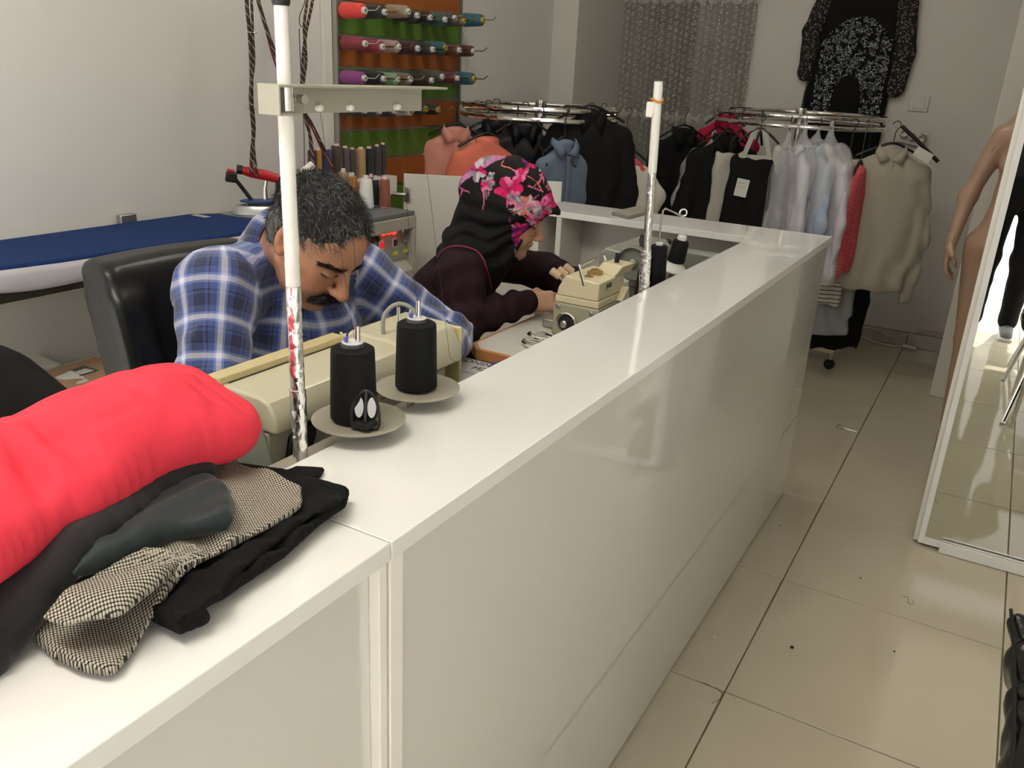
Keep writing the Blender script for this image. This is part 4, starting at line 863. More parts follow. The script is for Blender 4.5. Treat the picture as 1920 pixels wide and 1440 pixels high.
def garment(name, label, cat, pos, rz, col, kind='shirt', L=.62, W=.20, top=1.17, D=.035, sleeve=.5, zr=1.272, seed=1, rough=.85, group=None, hang='black_plastic', collar=True, flare=1.1, mat_=None, sdir=0, open_=False, vox=.0085, extra=None):
    """garment hanging from a hanger; local x across the shoulders, local y its front/back, origin on the floor below the hook"""
    t = thing(name, label, cat, pos, rz, group); key = mat_ or fabric(col, rough)
    rs = np.random.RandomState(seed); S_ = SDF(.025); bz = top-L
    fl = ((0, 1, 0), .42)
    S_.cone((-W*.50, 0, top-.155), (-W*.55*flare, 0, bz+.06), .085, .092, flat=((0, 1, 0), D/.085)); S_.cone((W*.50, 0, top-.155), (W*.55*flare, 0, bz+.06), .085, .092, flat=((0, 1, 0), D/.085))
    S_.cone((0, 0, top-.135), (0, 0, bz+.06), .10, .12, flat=((0, 1, 0), D/.10))
    S_.cone((0, 0, top-.030), (W*.92, 0, top-.105), .030, .034, flat=((0, 1, 0), .9)); S_.cone((0, 0, top-.030), (-W*.92, 0, top-.105), .030, .034, flat=((0, 1, 0), .9))
    if kind in ('shirt', 'jacket', 'tee'):
        for s in (-1, 1):
            w_ = .044 if kind != 'jacket' else .052; e = (s*(W+.030+.02*rs.rand()), .01*sdir, top-.10-sleeve*.5); q = (s*(W+.028-.02*rs.rand()), .03*sdir, top-.10-sleeve)
            S_.cone((s*W*.92, 0, top-.115), e, w_*1.05, w_, k=.02, flat=((0, 1, 0), .62)); S_.cone(e, q, w_, w_*.78, k=.02, flat=((0, 1, 0), .62))
    if collar: S_.ell((0, 0, top-.010), (.058, .034, .020), k=.012)
    ph = rs.rand()*6
    def dsp(P_):
        x, y, z = P_[..., 0], P_[..., 1], P_[..., 2]; lo = np.clip((top-.06-z)/(L*.6), 0, 1)
        n = vnoise(P_, 7, seed); return .010*lo*np.sin(x*(62+8*n)+ph+z*4+2*n)*np.sign(y+.0001)*np.clip(np.abs(y)/.012, 0, 1)+.0035*vnoise(P_, 26, seed+1)+.0055*np.sin(z*38+x*30+3*n)*np.clip((np.abs(x)-W*.8)/.04, 0, 1)*.6
    def clp(P_):
        return np.where(np.abs(P_[..., 0]) < W*1.02, bz+.006*np.sin(P_[..., 0]*40+ph)-P_[..., 2], -1.)
    v_, f_ = S_.mesh(vox, disp=dsp, clip=clp)
    npmesh('cloth', v_, f_, key, t)
    if collar and kind in ('shirt', 'jacket'):
        for s in (-1, 1):
            pts = [(s*.006, -.040, top-.040), (s*.055, -.030, top-.012), (s*.062, -.004, top+.012), (s*.050, .020, top+.016), (s*.040, -.012, top-.006), (s*.050, -.052, top-.085 if kind == 'jacket' else top-.062)]
            a, b_, c, d, e, g = pts
            part('collar', MB().add([(s*.004, -.036, top-.052), (s*.030, -.036, top-.018), (s*.056, -.010, top+.010), (s*.052, .022, top+.018), (s*.068, .016, top-.008), (s*.072, -.022, top-.024), (s*.046, -.050, top-(.110 if kind == 'jacket' else .070))], [(0, 1, 6), (1, 5, 6), (1, 2, 5), (2, 4, 5), (2, 3, 4)]), key, t, solid=.004)
    if kind == 'shirt' and collar:
        part('button_placket', MB().box((-.012, -.0465, bz+.01), (.012, -.0425, top-.06)), key, t, bevel=.001)
    hanger(t, top-.005, W*.95, hang, zr)
    return t
def plastic(t, W, top, L, seed=3, peak=.10):
    """thin clear dry-cleaning bag over a garment"""
    S_ = SDF(.03); S_.cone((0, 0, top-.02), (0, 0, top+peak), .03, .012, flat=((0, 1, 0), .6)); S_.cone((-W*.5, 0, top-.10), (-W*.55, 0, top-L), .125, .125, flat=((0, 1, 0), .50)); S_.cone((W*.5, 0, top-.10), (W*.55, 0, top-L), .125, .125, flat=((0, 1, 0), .50)); S_.cone((0, 0, top-.05), (0, 0, top-.1), .09, .12, flat=((0, 1, 0), .5))
    v_, f_ = S_.mesh(.011, disp=lambda P_: .007*np.sin(P_[..., 0]*70+P_[..., 2]*14+3*vnoise(P_, 8, seed))+.004*vnoise(P_, 30, seed), clip=lambda P_: top-L-.03-P_[..., 2])
    return npmesh('plastic_cover', v_, f_, 'clear_plastic', t, label='clear crinkled plastic cover')
m = mat('clear_plastic', (.95, .95, .97), .12, alpha=.30, spec=1.0, bump=.5, bscale=35, bdist=.01)
def on_rack(cx, cy, r, deg): a = math.radians(deg); return (cx+r*math.cos(a), cy+r*math.sin(a), 0), a
RC = (-1.02, 4.72, .425); LC = (-2.06, 3.80, .38)
GR = 'garments on the right rack'; GL = 'garments on the left rack'
BKc = (.0045, .0045, .005)
def GA(px, Yd, rz, *a, **k):
    p = at(px, 215, Y=Yd); return garment(*a, (p.x, p.y, 0), math.radians(rz), **k)
def SA(px, Yd, rz, n, l, c, *a, **k):
    p = at(px, 215, Y=Yd); return slab(n, l, c, (p.x, p.y, 0), math.radians(rz), *a, **k)
def G(C_, deg, *a, **k):
    pos, an = on_rack(*C_, deg); return garment(*a, pos, an+k.pop('tw', 0), **k)
# right rack, left to right as seen from the counter
GA(1285, 4.50, 50, 'jacket', 'black jacket at the left end of the right rack', 'jacket', col=BKc, kind='jacket', L=.66, W=.15, top=1.18, sleeve=.55, group=GR, seed=2)
GA(1362, 4.66, 15, 'blouse', 'crimson blouse peeking out above the two black jackets of the right rack', 'blouse', col=(.42, .008, .045), kind='tee', L=.40, W=.11, top=1.255, sleeve=.10, group=GR, seed=3)
GA(1366, 4.42, 40, 'jacket', 'black jacket in front of the crimson blouse on the right rack', 'jacket', col=(.006, .006, .006), kind='jacket', L=.66, W=.15, top=1.165, sleeve=.55, group=GR, seed=5)
g = G(RC, 199, 'shirt', 'pale shirt in a plastic cover squeezed between the two black jackets', 'shirt', col=(.35, .35, .40), kind='tee', L=.42, W=.13, top=1.06, sleeve=.3, group=GR, seed=6, tw=.6); plastic(g, .13, 1.07, .42, 4)
def slab(name, label, cat, pos, rz, wx, z0, z1, th, col, group=None, seed=1, wt=None, strap=None, zr=1.272, key=None, hooks=True):
    t = thing(name, label, cat, pos, rz, group); S_ = SDF(.01); wt = wt or wx
    S_.cone((-wx*.5, 0, z0), (-wt*.5, 0, z1), th, th*.9); S_.cone((wx*.5, 0, z0), (wt*.5, 0, z1), th, th*.9)
    S_.box((0, 0, (z0+z1)/2), (min(wx, wt)*.5, th*.55, (z1-z0)/2), th*.3, k=.01)
    v_, f_ = S_.mesh(.007, disp=lambda P_: .004*np.sin(P_[..., 0]*70+3*vnoise(P_, 9, seed))+.003*vnoise(P_, 22, seed)); npmesh('cloth', v_, f_, key or fabric(col), t)
    if strap:
        for s in (-1, 1): part('strap', MB().prism([(s*wt*.42, -.004, z1-.01), (s*wt*.42-s*.022, -.004, z1-.01), (s*.012, -.004, strap), (s*.036, -.004, strap)], (0, .006, 0)), fabric(strap_col), t, solid=.002)
    if hooks: hanger(t, max(z1, strap or 0)-.02, wt*.5, 'black_plastic', zr)
    return t
strap_col = (.42, .41, .37)
SA(1379, 4.36, 12, 'trousers', 'light grey folded trousers hanging beside the black pinafore', 'trousers', .12, .62, 1.085, .020, (.46, .45, .40), GR, 7)
t = SA(1430, 4.27, 8, 'pinafore', 'black pinafore dress with wide pale straps and a white paper tag', 'dress', .25, .45, 1.075, .026, (.0045, .0045, .005), GR, 8, wt=.19, strap=1.22)
part('paper_tag', MB().box((-.075, -.040, .90), (-.015, -.037, .985), rot=Matrix.Rotation(.12, 3, 'Y')), 'paper', t, label='white paper tag with handwriting')
for k in range(2): part('handwriting', MB().tube([(-.068+.008*i, -.041, .965-.018*k+.003*math.sin(i*2.3+k)) for i in range(6)], .0008, n=4), 'ink', t)
part('facing', MB().prism([(-.085, -.012, 1.085), (0, -.014, 1.070), (.085, -.012, 1.085), (.085, .012, 1.095), (-.085, .012, 1.095)], (0, 0, .004)), fabric(strap_col), t)
SA(1486, 4.30, 30, 'trousers', 'pale cream folded trousers right of the black pinafore', 'trousers', .09, .55, 1.13, .022, (.50, .49, .44), GR, 10)
g = G(RC, 277, 'jacket', 'grey jacket inside a smoky plastic cover on the right rack', 'jacket', col=(.12, .12, .135), kind='vest', L=.52, W=.15, top=1.12, group=GR, seed=11, tw=.15); plastic(g, .15, 1.12, .50, 7)
SHP = [(286, (.55, .54, .60), 'white shirt in clear plastic with a tall peak, left of the light blue one', 12, .60, .12), (295, (.36, .42, .56), 'light blue shirt in clear plastic between the two white ones', 13, .58, .10), (303, (.56, .52, .58), 'lilac white shirt in clear plastic next to the coral top', 14, .60, .12)]
for deg, col, lb, sd_, L_, pk in SHP:
    g = G(RC, deg, 'shirt', lb, 'shirt', col=col, kind='shirt', L=L_, W=.165, top=1.155, sleeve=.46, group=GR, seed=sd_, tw=.12); plastic(g, .18, 1.16, L_, sd_, pk)
m = mat('striped_knit', (.6, .58, .55), .85); nt, b = nodes(m); tc = nt.nodes.new('ShaderNodeTexCoord'); wv = nt.nodes.new('ShaderNodeTexWave'); wv.bands_direction = 'Z'; wv.inputs['Scale'].default_value = 15; cr = nt.nodes.new('ShaderNodeValToRGB'); cr.color_ramp.interpolation = 'CONSTANT'; cr.color_ramp.elements[0].color = (.12, .11, .10, 1); cr.color_ramp.elements[1].position = .22; cr.color_ramp.elements[1].color = (.52, .51, .46, 1)
nt.links.new(tc.outputs['Object'], wv.inputs['Vector']); nt.links.new(wv.outputs['Fac'], cr.inputs[0]); nt.links.new(cr.outputs[0], b.inputs['Base Color'])
SA(1606, 4.36, 25, 'striped_dress', 'cream knit dress with thin dark stripes hanging below the plastic covered shirts', 'dress', .11, .42, 1.02, .032, (.5, .5, .5), GR, 15, key='striped_knit')
g = SA(1606, 4.45, 25, 'skirt', 'dark grey skirt in shiny plastic below the striped dress', 'skirt', .13, .27, .86, .040, (.03, .03, .032), GR, 16); plastic(g, .05, .62, .36, 17, .02)
m = mat('coral_lace', (.62, .075, .085), .8); nt, b = nodes(m); tc = nt.nodes.new('ShaderNodeTexCoord'); vo = nt.nodes.new('ShaderNodeTexVoronoi'); vo.inputs['Scale'].default_value = 110; cr = nt.nodes.new('ShaderNodeValToRGB'); cr.color_ramp.elements[0].position = .25; cr.color_ramp.elements[0].color = (.72, .20, .20, 1); cr.color_ramp.elements[1].position = .45; cr.color_ramp.elements[1].color = (.58, .07, .09, 1)
nt.links.new(tc.outputs['Object'], vo.inputs['Vector']); nt.links.new(vo.outputs['Distance'], cr.inputs[0]); nt.links.new(cr.outputs[0], b.inputs['Base Color'])
GA(1630, 4.33, 78, 'top', 'narrow coral lace top between the lilac shirt and the beige shirt', 'blouse', col=(.6, .1, .1), mat_='coral_lace', kind='vest', L=.50, W=.07, top=1.09, group=GR, seed=18, collar=False)
def place_dir(p, face): return p
bs = GA(1686, 4.43, 14, 'shirt', 'beige long sleeved shirt facing out at the right end of the rack', 'shirt', col=(.38, .345, .285), kind='shirt', L=.68, W=.160, top=1.175, sleeve=.60, group=GR, seed=19, flare=1.0, D=.05)
part('paper_tag', MB().box((.085, -.075, 1.135), (.165, -.072, 1.180), rot=Matrix.Rotation(.45, 3, 'Y')), 'paper', bs, label='white paper tag pinned at the shoulder')
part('garment_bag_strap', MB().tube([(.02, -.01, 1.275), (.09, -.03, 1.22), (.20, -.04, 1.13)], .009, n=8), 'black_plastic', bs)
GA(1640, 4.62, 40, 'dress', 'long black pleated dress hanging to the floor below the beige shirt', 'dress', col=(.0045, .0045, .005), kind='vest', L=1.0, W=.14, top=1.12, group=GR, seed=20, collar=False, flare=1.0)
for k, dg in enumerate((215, 230, 243, 258)):
    pos, an = on_rack(*RC, dg); t = thing('hanger', ('leftmost', 'second from left', 'second from right', 'rightmost')[k]+' of the four empty black hangers on the front of the right rack', 'hanger', pos, an+.3, 'empty hangers on the right rack'); hanger(t, 1.18, .10, 'black_plastic', 1.285)
# left rack
m = mat('puffer_scribble', (.005, .006, .008), .35); nt, b = nodes(m); tc = nt.nodes.new('ShaderNodeTexCoord'); mp = nt.nodes.new('ShaderNodeMapping'); mp.inputs['Rotation'].default_value = (.5, .8, .3); vo = nt.nodes.new('ShaderNodeTexVoronoi'); vo.feature = 'DISTANCE_TO_EDGE'; vo.inputs['Scale'].default_value = 26; cr = nt.nodes.new('ShaderNodeValToRGB'); cr.color_ramp.interpolation = 'CONSTANT'; cr.color_ramp.elements[0].color = (.45, .46, .48, 1); cr.color_ramp.elements[1].position = .028; cr.color_ramp.elements[1].color = (.006, .007, .009, 1)
ns = nt.nodes.new('ShaderNodeTexNoise'); ns.inputs['Scale'].default_value = 9; c2_ = nt.nodes.new('ShaderNodeValToRGB'); c2_.color_ramp.interpolation = 'CONSTANT'; c2_.color_ramp.elements[1].position = .60; mx = nt.nodes.new('ShaderNodeMix'); mx.data_type = 'RGBA'; mx.inputs[6].default_value = (.006, .007, .009, 1)
L_ = nt.links.new; L_(tc.outputs['Object'], mp.inputs[0]); L_(mp.outputs[0], vo.inputs['Vector']); L_(tc.outputs['Object'], ns.inputs['Vector']); L_(ns.outputs['Fac'], c2_.inputs[0]); L_(vo.outputs['Distance'], cr.inputs[0]); L_(c2_.outputs[0], mx.inputs[0]); L_(cr.outputs[0], mx.inputs[7]); L_(mx.outputs[2], b.inputs['Base Color'])
GA(818, 3.66, 25, 'jacket', 'shiny black jacket with white scribbled lines at the left end of the left rack', 'jacket', col=BKc, mat_='puffer_scribble', kind='jacket', L=.62, W=.15, top=1.20, sleeve=.5, group=GL, seed=31)
GA(855, 3.52, 40, 'shirt', 'salmon pink shirt on the left rack behind the white cabinet door', 'shirt', col=(.74, .33, .26), kind='shirt', L=.62, W=.16, top=1.155, sleeve=.52, group=GL, seed=32)
GA(915, 3.45, 35, 'blouse', 'coral blouse just right of the salmon shirt on the left rack', 'blouse', col=(.80, .21, .14), kind='tee', L=.60, W=.14, top=1.13, sleeve=.50, group=GL, seed=33)
GA(985, 3.56, 30, 'jacket', 'black quilted jacket right of the coral blouse on the left rack', 'jacket', col=(.005, .005, .007), rough=.4, kind='jacket', L=.66, W=.14, top=1.20, sleeve=.5, group=GL, seed=34)
GA(930, 3.72, 40, 'jacket', 'dark navy jacket hanging behind the coral blouse on the left rack', 'jacket', col=(.006, .007, .010), rough=.5, kind='jacket', L=.66, W=.15, top=1.19, sleeve=.5, group=GL, seed=35)
GA(1062, 3.52, 62, 'shirt', 'blue grey denim shirt left of the big black coat', 'shirt', col=(.13, .17, .24), kind='shirt', L=.62, W=.11, top=1.14, sleeve=.55, group=GL, seed=36)
GA(1108, 3.66, 40, 'coat', 'large black coat covering the right side of the left rack', 'coat', col=(.0045, .0045, .0055), kind='jacket', L=.86, W=.17, top=1.275, sleeve=.55, group=GL, seed=37, D=.055, zr=1.285)
m = mat('folk_print', (.55, .53, .47), .85); nt, b = nodes(m); tc = nt.nodes.new('ShaderNodeTexCoord'); ck = nt.nodes.new('ShaderNodeTexVoronoi'); ck.inputs['Scale'].default_value = 60; n2 = nt.nodes.new('ShaderNodeTexNoise'); n2.inputs['Scale'].default_value = 8; cr = nt.nodes.new('ShaderNodeValToRGB'); cr.color_ramp.interpolation = 'CONSTANT'; cr.color_ramp.elements[0].color = (.04, .01, .01, 1); cr.color_ramp.elements[1].position = .25; cr.color_ramp.elements[1].color = (.5, .06, .08, 1)
c2_ = nt.nodes.new('ShaderNodeValToRGB'); c2_.color_ramp.interpolation = 'CONSTANT'; c2_.color_ramp.elements[1].position = .57; mx = nt.nodes.new('ShaderNodeMix'); mx.data_type = 'RGBA'; mx.inputs[6].default_value = (.52, .50, .44, 1)
L_ = nt.links.new; L_(tc.outputs['Object'], ck.inputs['Vector']); L_(tc.outputs['Object'], n2.inputs['Vector']); L_(n2.outputs['Fac'], c2_.inputs[0]); L_(ck.outputs['Distance'], cr.inputs[0]); L_(c2_.outputs[0], mx.inputs[0]); L_(cr.outputs[0], mx.inputs[7]); L_(mx.outputs[2], b.inputs['Base Color'])
GA(1178, 3.80, 35, 'blouse', 'white blouse with red folk embroidery right of the big black coat', 'blouse', col=(.5, .5, .5), mat_='folk_print', kind='tee', L=.55, W=.12, top=1.10, sleeve=.22, group=GL, seed=38)
G(LC, 60, 'coat', 'dark coat at the rear of the left rack', 'coat', col=BKc, kind='jacket', L=.8, W=.18, top=1.18, sleeve=.55, group=GL, seed=39)
for k, dg in enumerate((283, 300, 316)):
    pos, an = on_rack(*LC, dg); t = thing('hanger', ('left', 'middle', 'right')[k]+' of the three empty thin black hangers on the left rack', 'hanger', pos, an+.3, 'empty hangers on the left rack'); hanger(t, 1.08, .10, 'black_plastic', 1.265)
# dress hanging high on the back wall
def dotty(name, base, dots, scale, thr):
    m = mat(name, base, .85); nt, b = nodes(m); tc = nt.nodes.new('ShaderNodeTexCoord'); vo = nt.nodes.new('ShaderNodeTexVoronoi'); vo.inputs['Scale'].default_value = scale; vo.inputs['Randomness'].default_value = 1
    a = nt.nodes.new('ShaderNodeMath'); a.operation = 'LESS_THAN'; a.inputs[1].default_value = thr; mx = nt.nodes.new('ShaderNodeMix'); mx.data_type = 'RGBA'; mx.inputs[6].default_value = (*base, 1); cr = nt.nodes.new('ShaderNodeValToRGB'); cr.color_ramp.interpolation = 'CONSTANT'
    cr.color_ramp.elements[0].color = (*dots[0], 1); cr.color_ramp.elements[1].position = .45; cr.color_ramp.elements[1].color = (*dots[1], 1); e = cr.color_ramp.elements.new(.7); e.color = (*dots[2], 1)
    sp = nt.nodes.new('ShaderNodeSeparateColor'); L = nt.links.new
    L(tc.outputs['Object'], vo.inputs['Vector']); L(vo.outputs['Distance'], a.inputs[0]); L(vo.outputs['Color'], sp.inputs[0]); L(sp.outputs[0], cr.inputs[0]); L(a.outputs[0], mx.inputs[0]); L(cr.outputs[0], mx.inputs[7]); L(mx.outputs[2], b.inputs['Base Color'])
dotty('ditsy_floral', (.008, .008, .008), ((.16, .13, .10), (.10, .06, .03), (.20, .18, .15)), 75, .38)
dw = thing('dress', 'black dress with a silver sequin pattern and small flowered sleeves hanging on the back wall', 'dress', (-.90, YB-.06, 0))
S_ = SDF(.03)
S_.cone((-.99, YB-.045, 1.98), (-1.06, YB-.045, 1.06), .10, .10, flat=((0, 1, 0), .35)); S_.cone((-.78, YB-.045, 1.98), (-.80, YB-.045, 1.06), .10, .10, flat=((0, 1, 0), .35)); S_.box((-.91, YB-.045, 1.5), (.16, .022, .45), .01)
v_, f_ = S_.mesh(.010, disp=lambda P_: .006*np.sin(P_[..., 0]*45+2*vnoise(P_, 6, 3))*np.clip((1.6-P_[..., 2])/.5, 0, 1)+.003*vnoise(P_, 16, 9), clip=lambda P_: np.maximum(1.06-P_[..., 2], P_[..., 1]-(YB-.004)))
npmesh('cloth', v_, f_, 'black_cloth', dw, world=True)
for a, b_, c, r0, r1, e_ in (((-1.08, 1.95), (-1.165, 1.72), (-1.16, 1.50), .06, .050, (-1.13, 1.50)), ((-.70, 1.95), (-.655, 1.62), (-.67, 1.44), .062, .055, (-.70, 1.40))):
    S_ = SDF(.02); S_.cone((a[0], YB-.05, a[1]), (b_[0], YB-.045, b_[1]), r0, r1, flat=((0, 1, 0), .6)); S_.cone((b_[0], YB-.045, b_[1]), (c[0], YB-.04, c[1]), r1, r1*.95, flat=((0, 1, 0), .6))
    v_, f_ = S_.mesh(.009, disp=lambda P_: .004*vnoise(P_, 18, 4), clip=lambda P_: P_[..., 1]-(YB-.003)); npmesh('sleeve', v_, f_, 'ditsy_floral', dw, world=True, label='small flowered sleeve')
S_ = SDF(.03).cone((-1.095, YB-.035, 1.52), (-1.13, YB-.03, 1.08), .05, .05, flat=((0, 1, 0), .35)).cone((-.73, YB-.035, 1.52), (-.76, YB-.03, 1.08), .05, .05, flat=((0, 1, 0), .35))
v_, f_ = S_.mesh(.009, clip=lambda P_: P_[..., 1]-(YB-.003)); npmesh('side_panel', v_, f_, 'ditsy_floral', dw, world=True)
# sequins: an arch shaped field of small tilted leaves
rs = np.random.RandomState(3); sv_ = []; sf2 = []; n_ = 0
for _ in range(9000):
    x = rs.uniform(-1.11, -.72); z = rs.uniform(1.26, 1.83); u = (x+.90)/.19; 
    inside = (abs(u) < 1.0+.12*(1.6-z)) and (z < 1.80-.13*u*u) and not (abs(u+.05) < .42 and z < 1.40+.10*(1-abs((u+.05)/.42)**2)) and z > 1.27+.03*math.sin(x*60)
    if not inside or n_ >= 2600: continue
    if vnoise(np.array([[x, 0, z]]), 55, 4)[0] < -.28: continue
    a = rs.rand()*6.28; l = .009+.006*rs.rand(); w_ = .0035; t1_ = rs.uniform(-.5, .5); y = YB-.083-.003*rs.rand()
    d = np.array([math.cos(a), t1_*.5, math.sin(a)]); s_ = np.array([-math.sin(a), rs.uniform(-.5, .5), math.cos(a)])
    c = np.array([x, y, z]); q = len(sv_); sv_ += [c-d*l/2, c+s_*w_/2, c+d*l/2, c-s_*w_/2]; sf2.append((q, q+1, q+2, q+3)); n_ += 1
mat('sequin', (.20, .21, .23), .35, metal=.9); npmesh('sequins', sv_, sf2, 'sequin', dw, world=True, kind='stuff', label='silver sequin leaves in an arch shaped field')
P('hanger_hook', MB().tube([(-.90, YB-.045, 1.98), (-.90, YB-.045, 2.14), (-.89, YB-.03, 2.16), (-.88, YB-.003, 2.15)], .003), 'steel', dw)
# light switch, power strip, cable on the back wall
mat('switch_white', (.60, .58, .52), .4)
ls = thing('light_switch', 'square white light switch on the back wall beside the hanging dress', 'light switch', (-.53, YB, 1.36)); c = at(1725, 195, Y=YB)
P('plate', MB().box((c.x-.055, YB-.010, c.z-.04), (c.x+.045, YB-.0005, c.z+.045)), 'wall_back', ls, bevel=.003); P('rocker', MB().box((c.x-.035, YB-.014, c.z-.025), (c.x+.025, YB-.0102, c.z+.03)), 'wall_back', ls, bevel=.002)
ps = thing('power_strip', 'white multi socket adapter with round outlets on the back wall above the beige shirt', 'power strip', at(1718, 262, Y=YB)); c = at(1712, 262, Y=YB)
P('body', MB().box((c.x-.075, YB-.035, c.z-.025), (c.x+.055, YB-.0005, c.z+.025), rot=Matrix.Rotation(.15, 3, 'Y')), 'switch_white', ps, bevel=.004)
for k in range(3): P('outlet', MB().lathe([(.018, 0), (.020, .004), (.020, .030), (.016, .031), (.014, .012), (.001, .012)], (c.x-.05+.045*k, YB-.036, c.z+.022-.012*k), (.15, -1, .45), 18), 'switch_white', ps)
P('plug', MB().cyl((c.x+.05, YB-.03, c.z+.03), (c.x+.06, YB-.07, c.z+.045), .014), 'switch_white', ps)
cb = thing('power_cable', 'white power cable running along the skirting to a plug on the floor', 'cable', at(1690, 640, Z=.01))
pts = [at(px, py, Y=YB-.03) for px, py in ((1612, 624), (1640, 634), (1665, 637))]; pts = [V(-.62, YB-.05, .035), V(-.52, YB-.06, .008), V(-.42, YB-.08, .006), V(-.34, YB-.05, .008)]
P('cable', MB().tube(spline(pts), .0045, n=6), 'switch_white', cb)
P('upper_cable', MB().tube(spline([V(-.62, YB-.02, .075), V(-.5, YB-.02, .07), V(-.42, YB-.018, .045), V(-.33, YB-.02, .075), V(-.26, YB-.018, .115), V(-.13, YB-.018, .125)]), .0045, n=6), 'switch_white', cb)
P('plug', MB().cyl((-.345, YB-.055, .012), (-.27, YB-.075, .014), .012), 'switch_white', cb)
# ---------------------------------------------------------------- lace curtain over the alcove opening
m = mat('lace', (.62, .60, .54), .8); nt, b = nodes(m); L = nt.links.new; tc = nt.nodes.new('ShaderNodeTexCoord')
at_ = nt.nodes.new('ShaderNodeAttribute'); at_.attribute_name = 'Col'; L(at_.outputs['Color'], b.inputs['Alpha'])
b.inputs['Base Color'].default_value = (.58, .56, .50, 1)
lc_ = thing('lace_curtain', 'sheer lace curtain with a sprig pattern and scalloped trim hanging in the alcove opening', 'curtain', (-1.9, YB-.05, 1.3))
NX, NZ = 330, 500; xs = np.linspace(-2.335, -1.475, NX); zs = np.linspace(.40, 2.16, NZ); X_, Z_ = np.meshgrid(xs, zs, indexing='ij')
Yc = YB-.045+.016*np.sin(X_*34+.6*np.sin(Z_*2))+.008*np.sin(X_*71+1)
A_ = .20+.05*np.sin(X_*900)*np.sin(Z_*900)
rs = np.random.RandomState(8); cell = .040
U = X_/cell; W_ = (Z_+.013*np.floor(U))/cell; fu = U-np.floor(U)-.5; fw = W_-np.floor(W_)-.5; hsh = np.sin(np.floor(U)*12.9+np.floor(W_)*78.2)*43758.5; hsh = hsh-np.floor(hsh); an_ = hsh*6.28
for k in range(3):
    ox, oz = .22*np.cos(an_+k*2.1), .22*np.sin(an_+k*2.1); A_ = np.where(np.hypot(fu-ox, fw-oz) < .085+.03*hsh, .75, A_)
st_ = np.abs(fu-.20*np.sin(fw*6.28+an_*.2)) < .035; A_ = np.where(st_ & (hsh > .25), .50, A_)
for ztr, h_ in ((1.185, .075), (1.865, .075)):
    s_ = .072; q = (X_/s_) % 1-.5; dz = Z_-ztr-.15*(-1.9-X_)*.0; rr = np.hypot(q*s_, dz-.030); band = (rr < .036) & (dz < .032); A_ = np.where(band, np.where(np.sin(rr*900) > 0, .85, .35), A_); A_ = np.where((dz > .030) & (dz < .050) & (np.hypot(q*s_, (dz-.040)) < .012), .9, A_)
v_ = np.stack([X_, Yc, Z_], -1).reshape(-1, 3); i_, j_ = np.meshgrid(np.arange(NX-1), np.arange(NZ-1), indexing='ij'); q0 = (i_*NZ+j_).ravel(); f_ = np.stack([q0, q0+NZ, q0+NZ+1, q0+1], 1)
npmesh('lace_panel', v_, f_, 'lace', lc_, world=True, col=np.repeat(A_.reshape(-1, 1), 3, 1))
P('curtain_rod', MB().cyl((-2.338, YB-.045, 2.165), (-1.44, YB-.045, 2.165), .010), 'steel', lc_)
# ================================================================ people
mat('skin', (.45, .25, .16), .48); attr_mat('skin_tone', rough=.46)
MATS['skin_tone'].node_tree.nodes['Principled BSDF'].inputs['Subsurface Weight'].default_value = .08
MATS['skin_tone'].node_tree.nodes['Principled BSDF'].inputs['Subsurface Radius'].default_value = (.01, .004, .002)
def plaid_mat(name):
    m = mat(name, rough=.85, sheen=.35); nt, b = nodes(m); L = nt.links.new
    a = nt.nodes.new('ShaderNodeAttribute'); a.attribute_name = 'Plaid'; sp = nt.nodes.new('ShaderNodeSeparateXYZ'); L(a.outputs['Vector'], sp.inputs[0])
    bands = [(0, (.012, .017, .060)), (.24, (.006, .007, .018)), (.28, (.030, .05, .17)), (.46, (.12, .19, .44)), (.52, (.52, .51, .62)), (.66, (.12, .19, .44)), (.72, (.030, .06, .22)), (.88, (.006, .007, .018)), (.92, (.03, .055, .19))]
    def ramp(sock, off):
        mu = nt.nodes.new('ShaderNodeMath'); mu.operation = 'MULTIPLY_ADD'; mu.inputs[1].default_value = 1/.076; mu.inputs[2].default_value = off; L(sock, mu.inputs[0])
        fr = nt.nodes.new('ShaderNodeMath'); fr.operation = 'FRACT'; L(mu.outputs[0], fr.inputs[0])
        r = nt.nodes.new('ShaderNodeValToRGB'); cr = r.color_ramp; cr.interpolation = 'CONSTANT'
        cr.elements[0].position = 0; cr.elements[0].color = (*bands[0][1], 1); cr.elements[1].position = bands[1][0]; cr.elements[1].color = (*bands[1][1], 1)
        for p, c in bands[2:]: e = cr.elements.new(p); e.color = (*c, 1)
        L(fr.outputs[0], r.inputs[0]); return r
    r1 = ramp(sp.outputs[0], 10.13); r2 = ramp(sp.outputs[1], 10.42)
    mx = nt.nodes.new('ShaderNodeMix'); mx.data_type = 'RGBA'; mx.inputs[0].default_value = .5; L(r1.outputs[0], mx.inputs[6]); L(r2.outputs[0], mx.inputs[7])
    hs = nt.nodes.new('ShaderNodeHueSaturation'); hs.inputs['Saturation'].default_value = .92; hs.inputs['Value'].default_value = 1.3; L(mx.outputs[2], hs.inputs['Color']); L(hs.outputs[0], b.inputs['Base Color'])
    tc = nt.nodes.new('ShaderNodeTexCoord'); n = nt.nodes.new('ShaderNodeTexNoise'); n.inputs['Scale'].default_value = 420; bp = nt.nodes.new('ShaderNodeBump'); bp.inputs['Strength'].default_value = .3; bp.inputs['Distance'].default_value = .0008
    L(tc.outputs['Object'], n.inputs['Vector']); L(n.outputs['Fac'], bp.inputs['Height']); L(bp.outputs[0], b.inputs['Normal'])
plaid_mat('plaid_flannel')
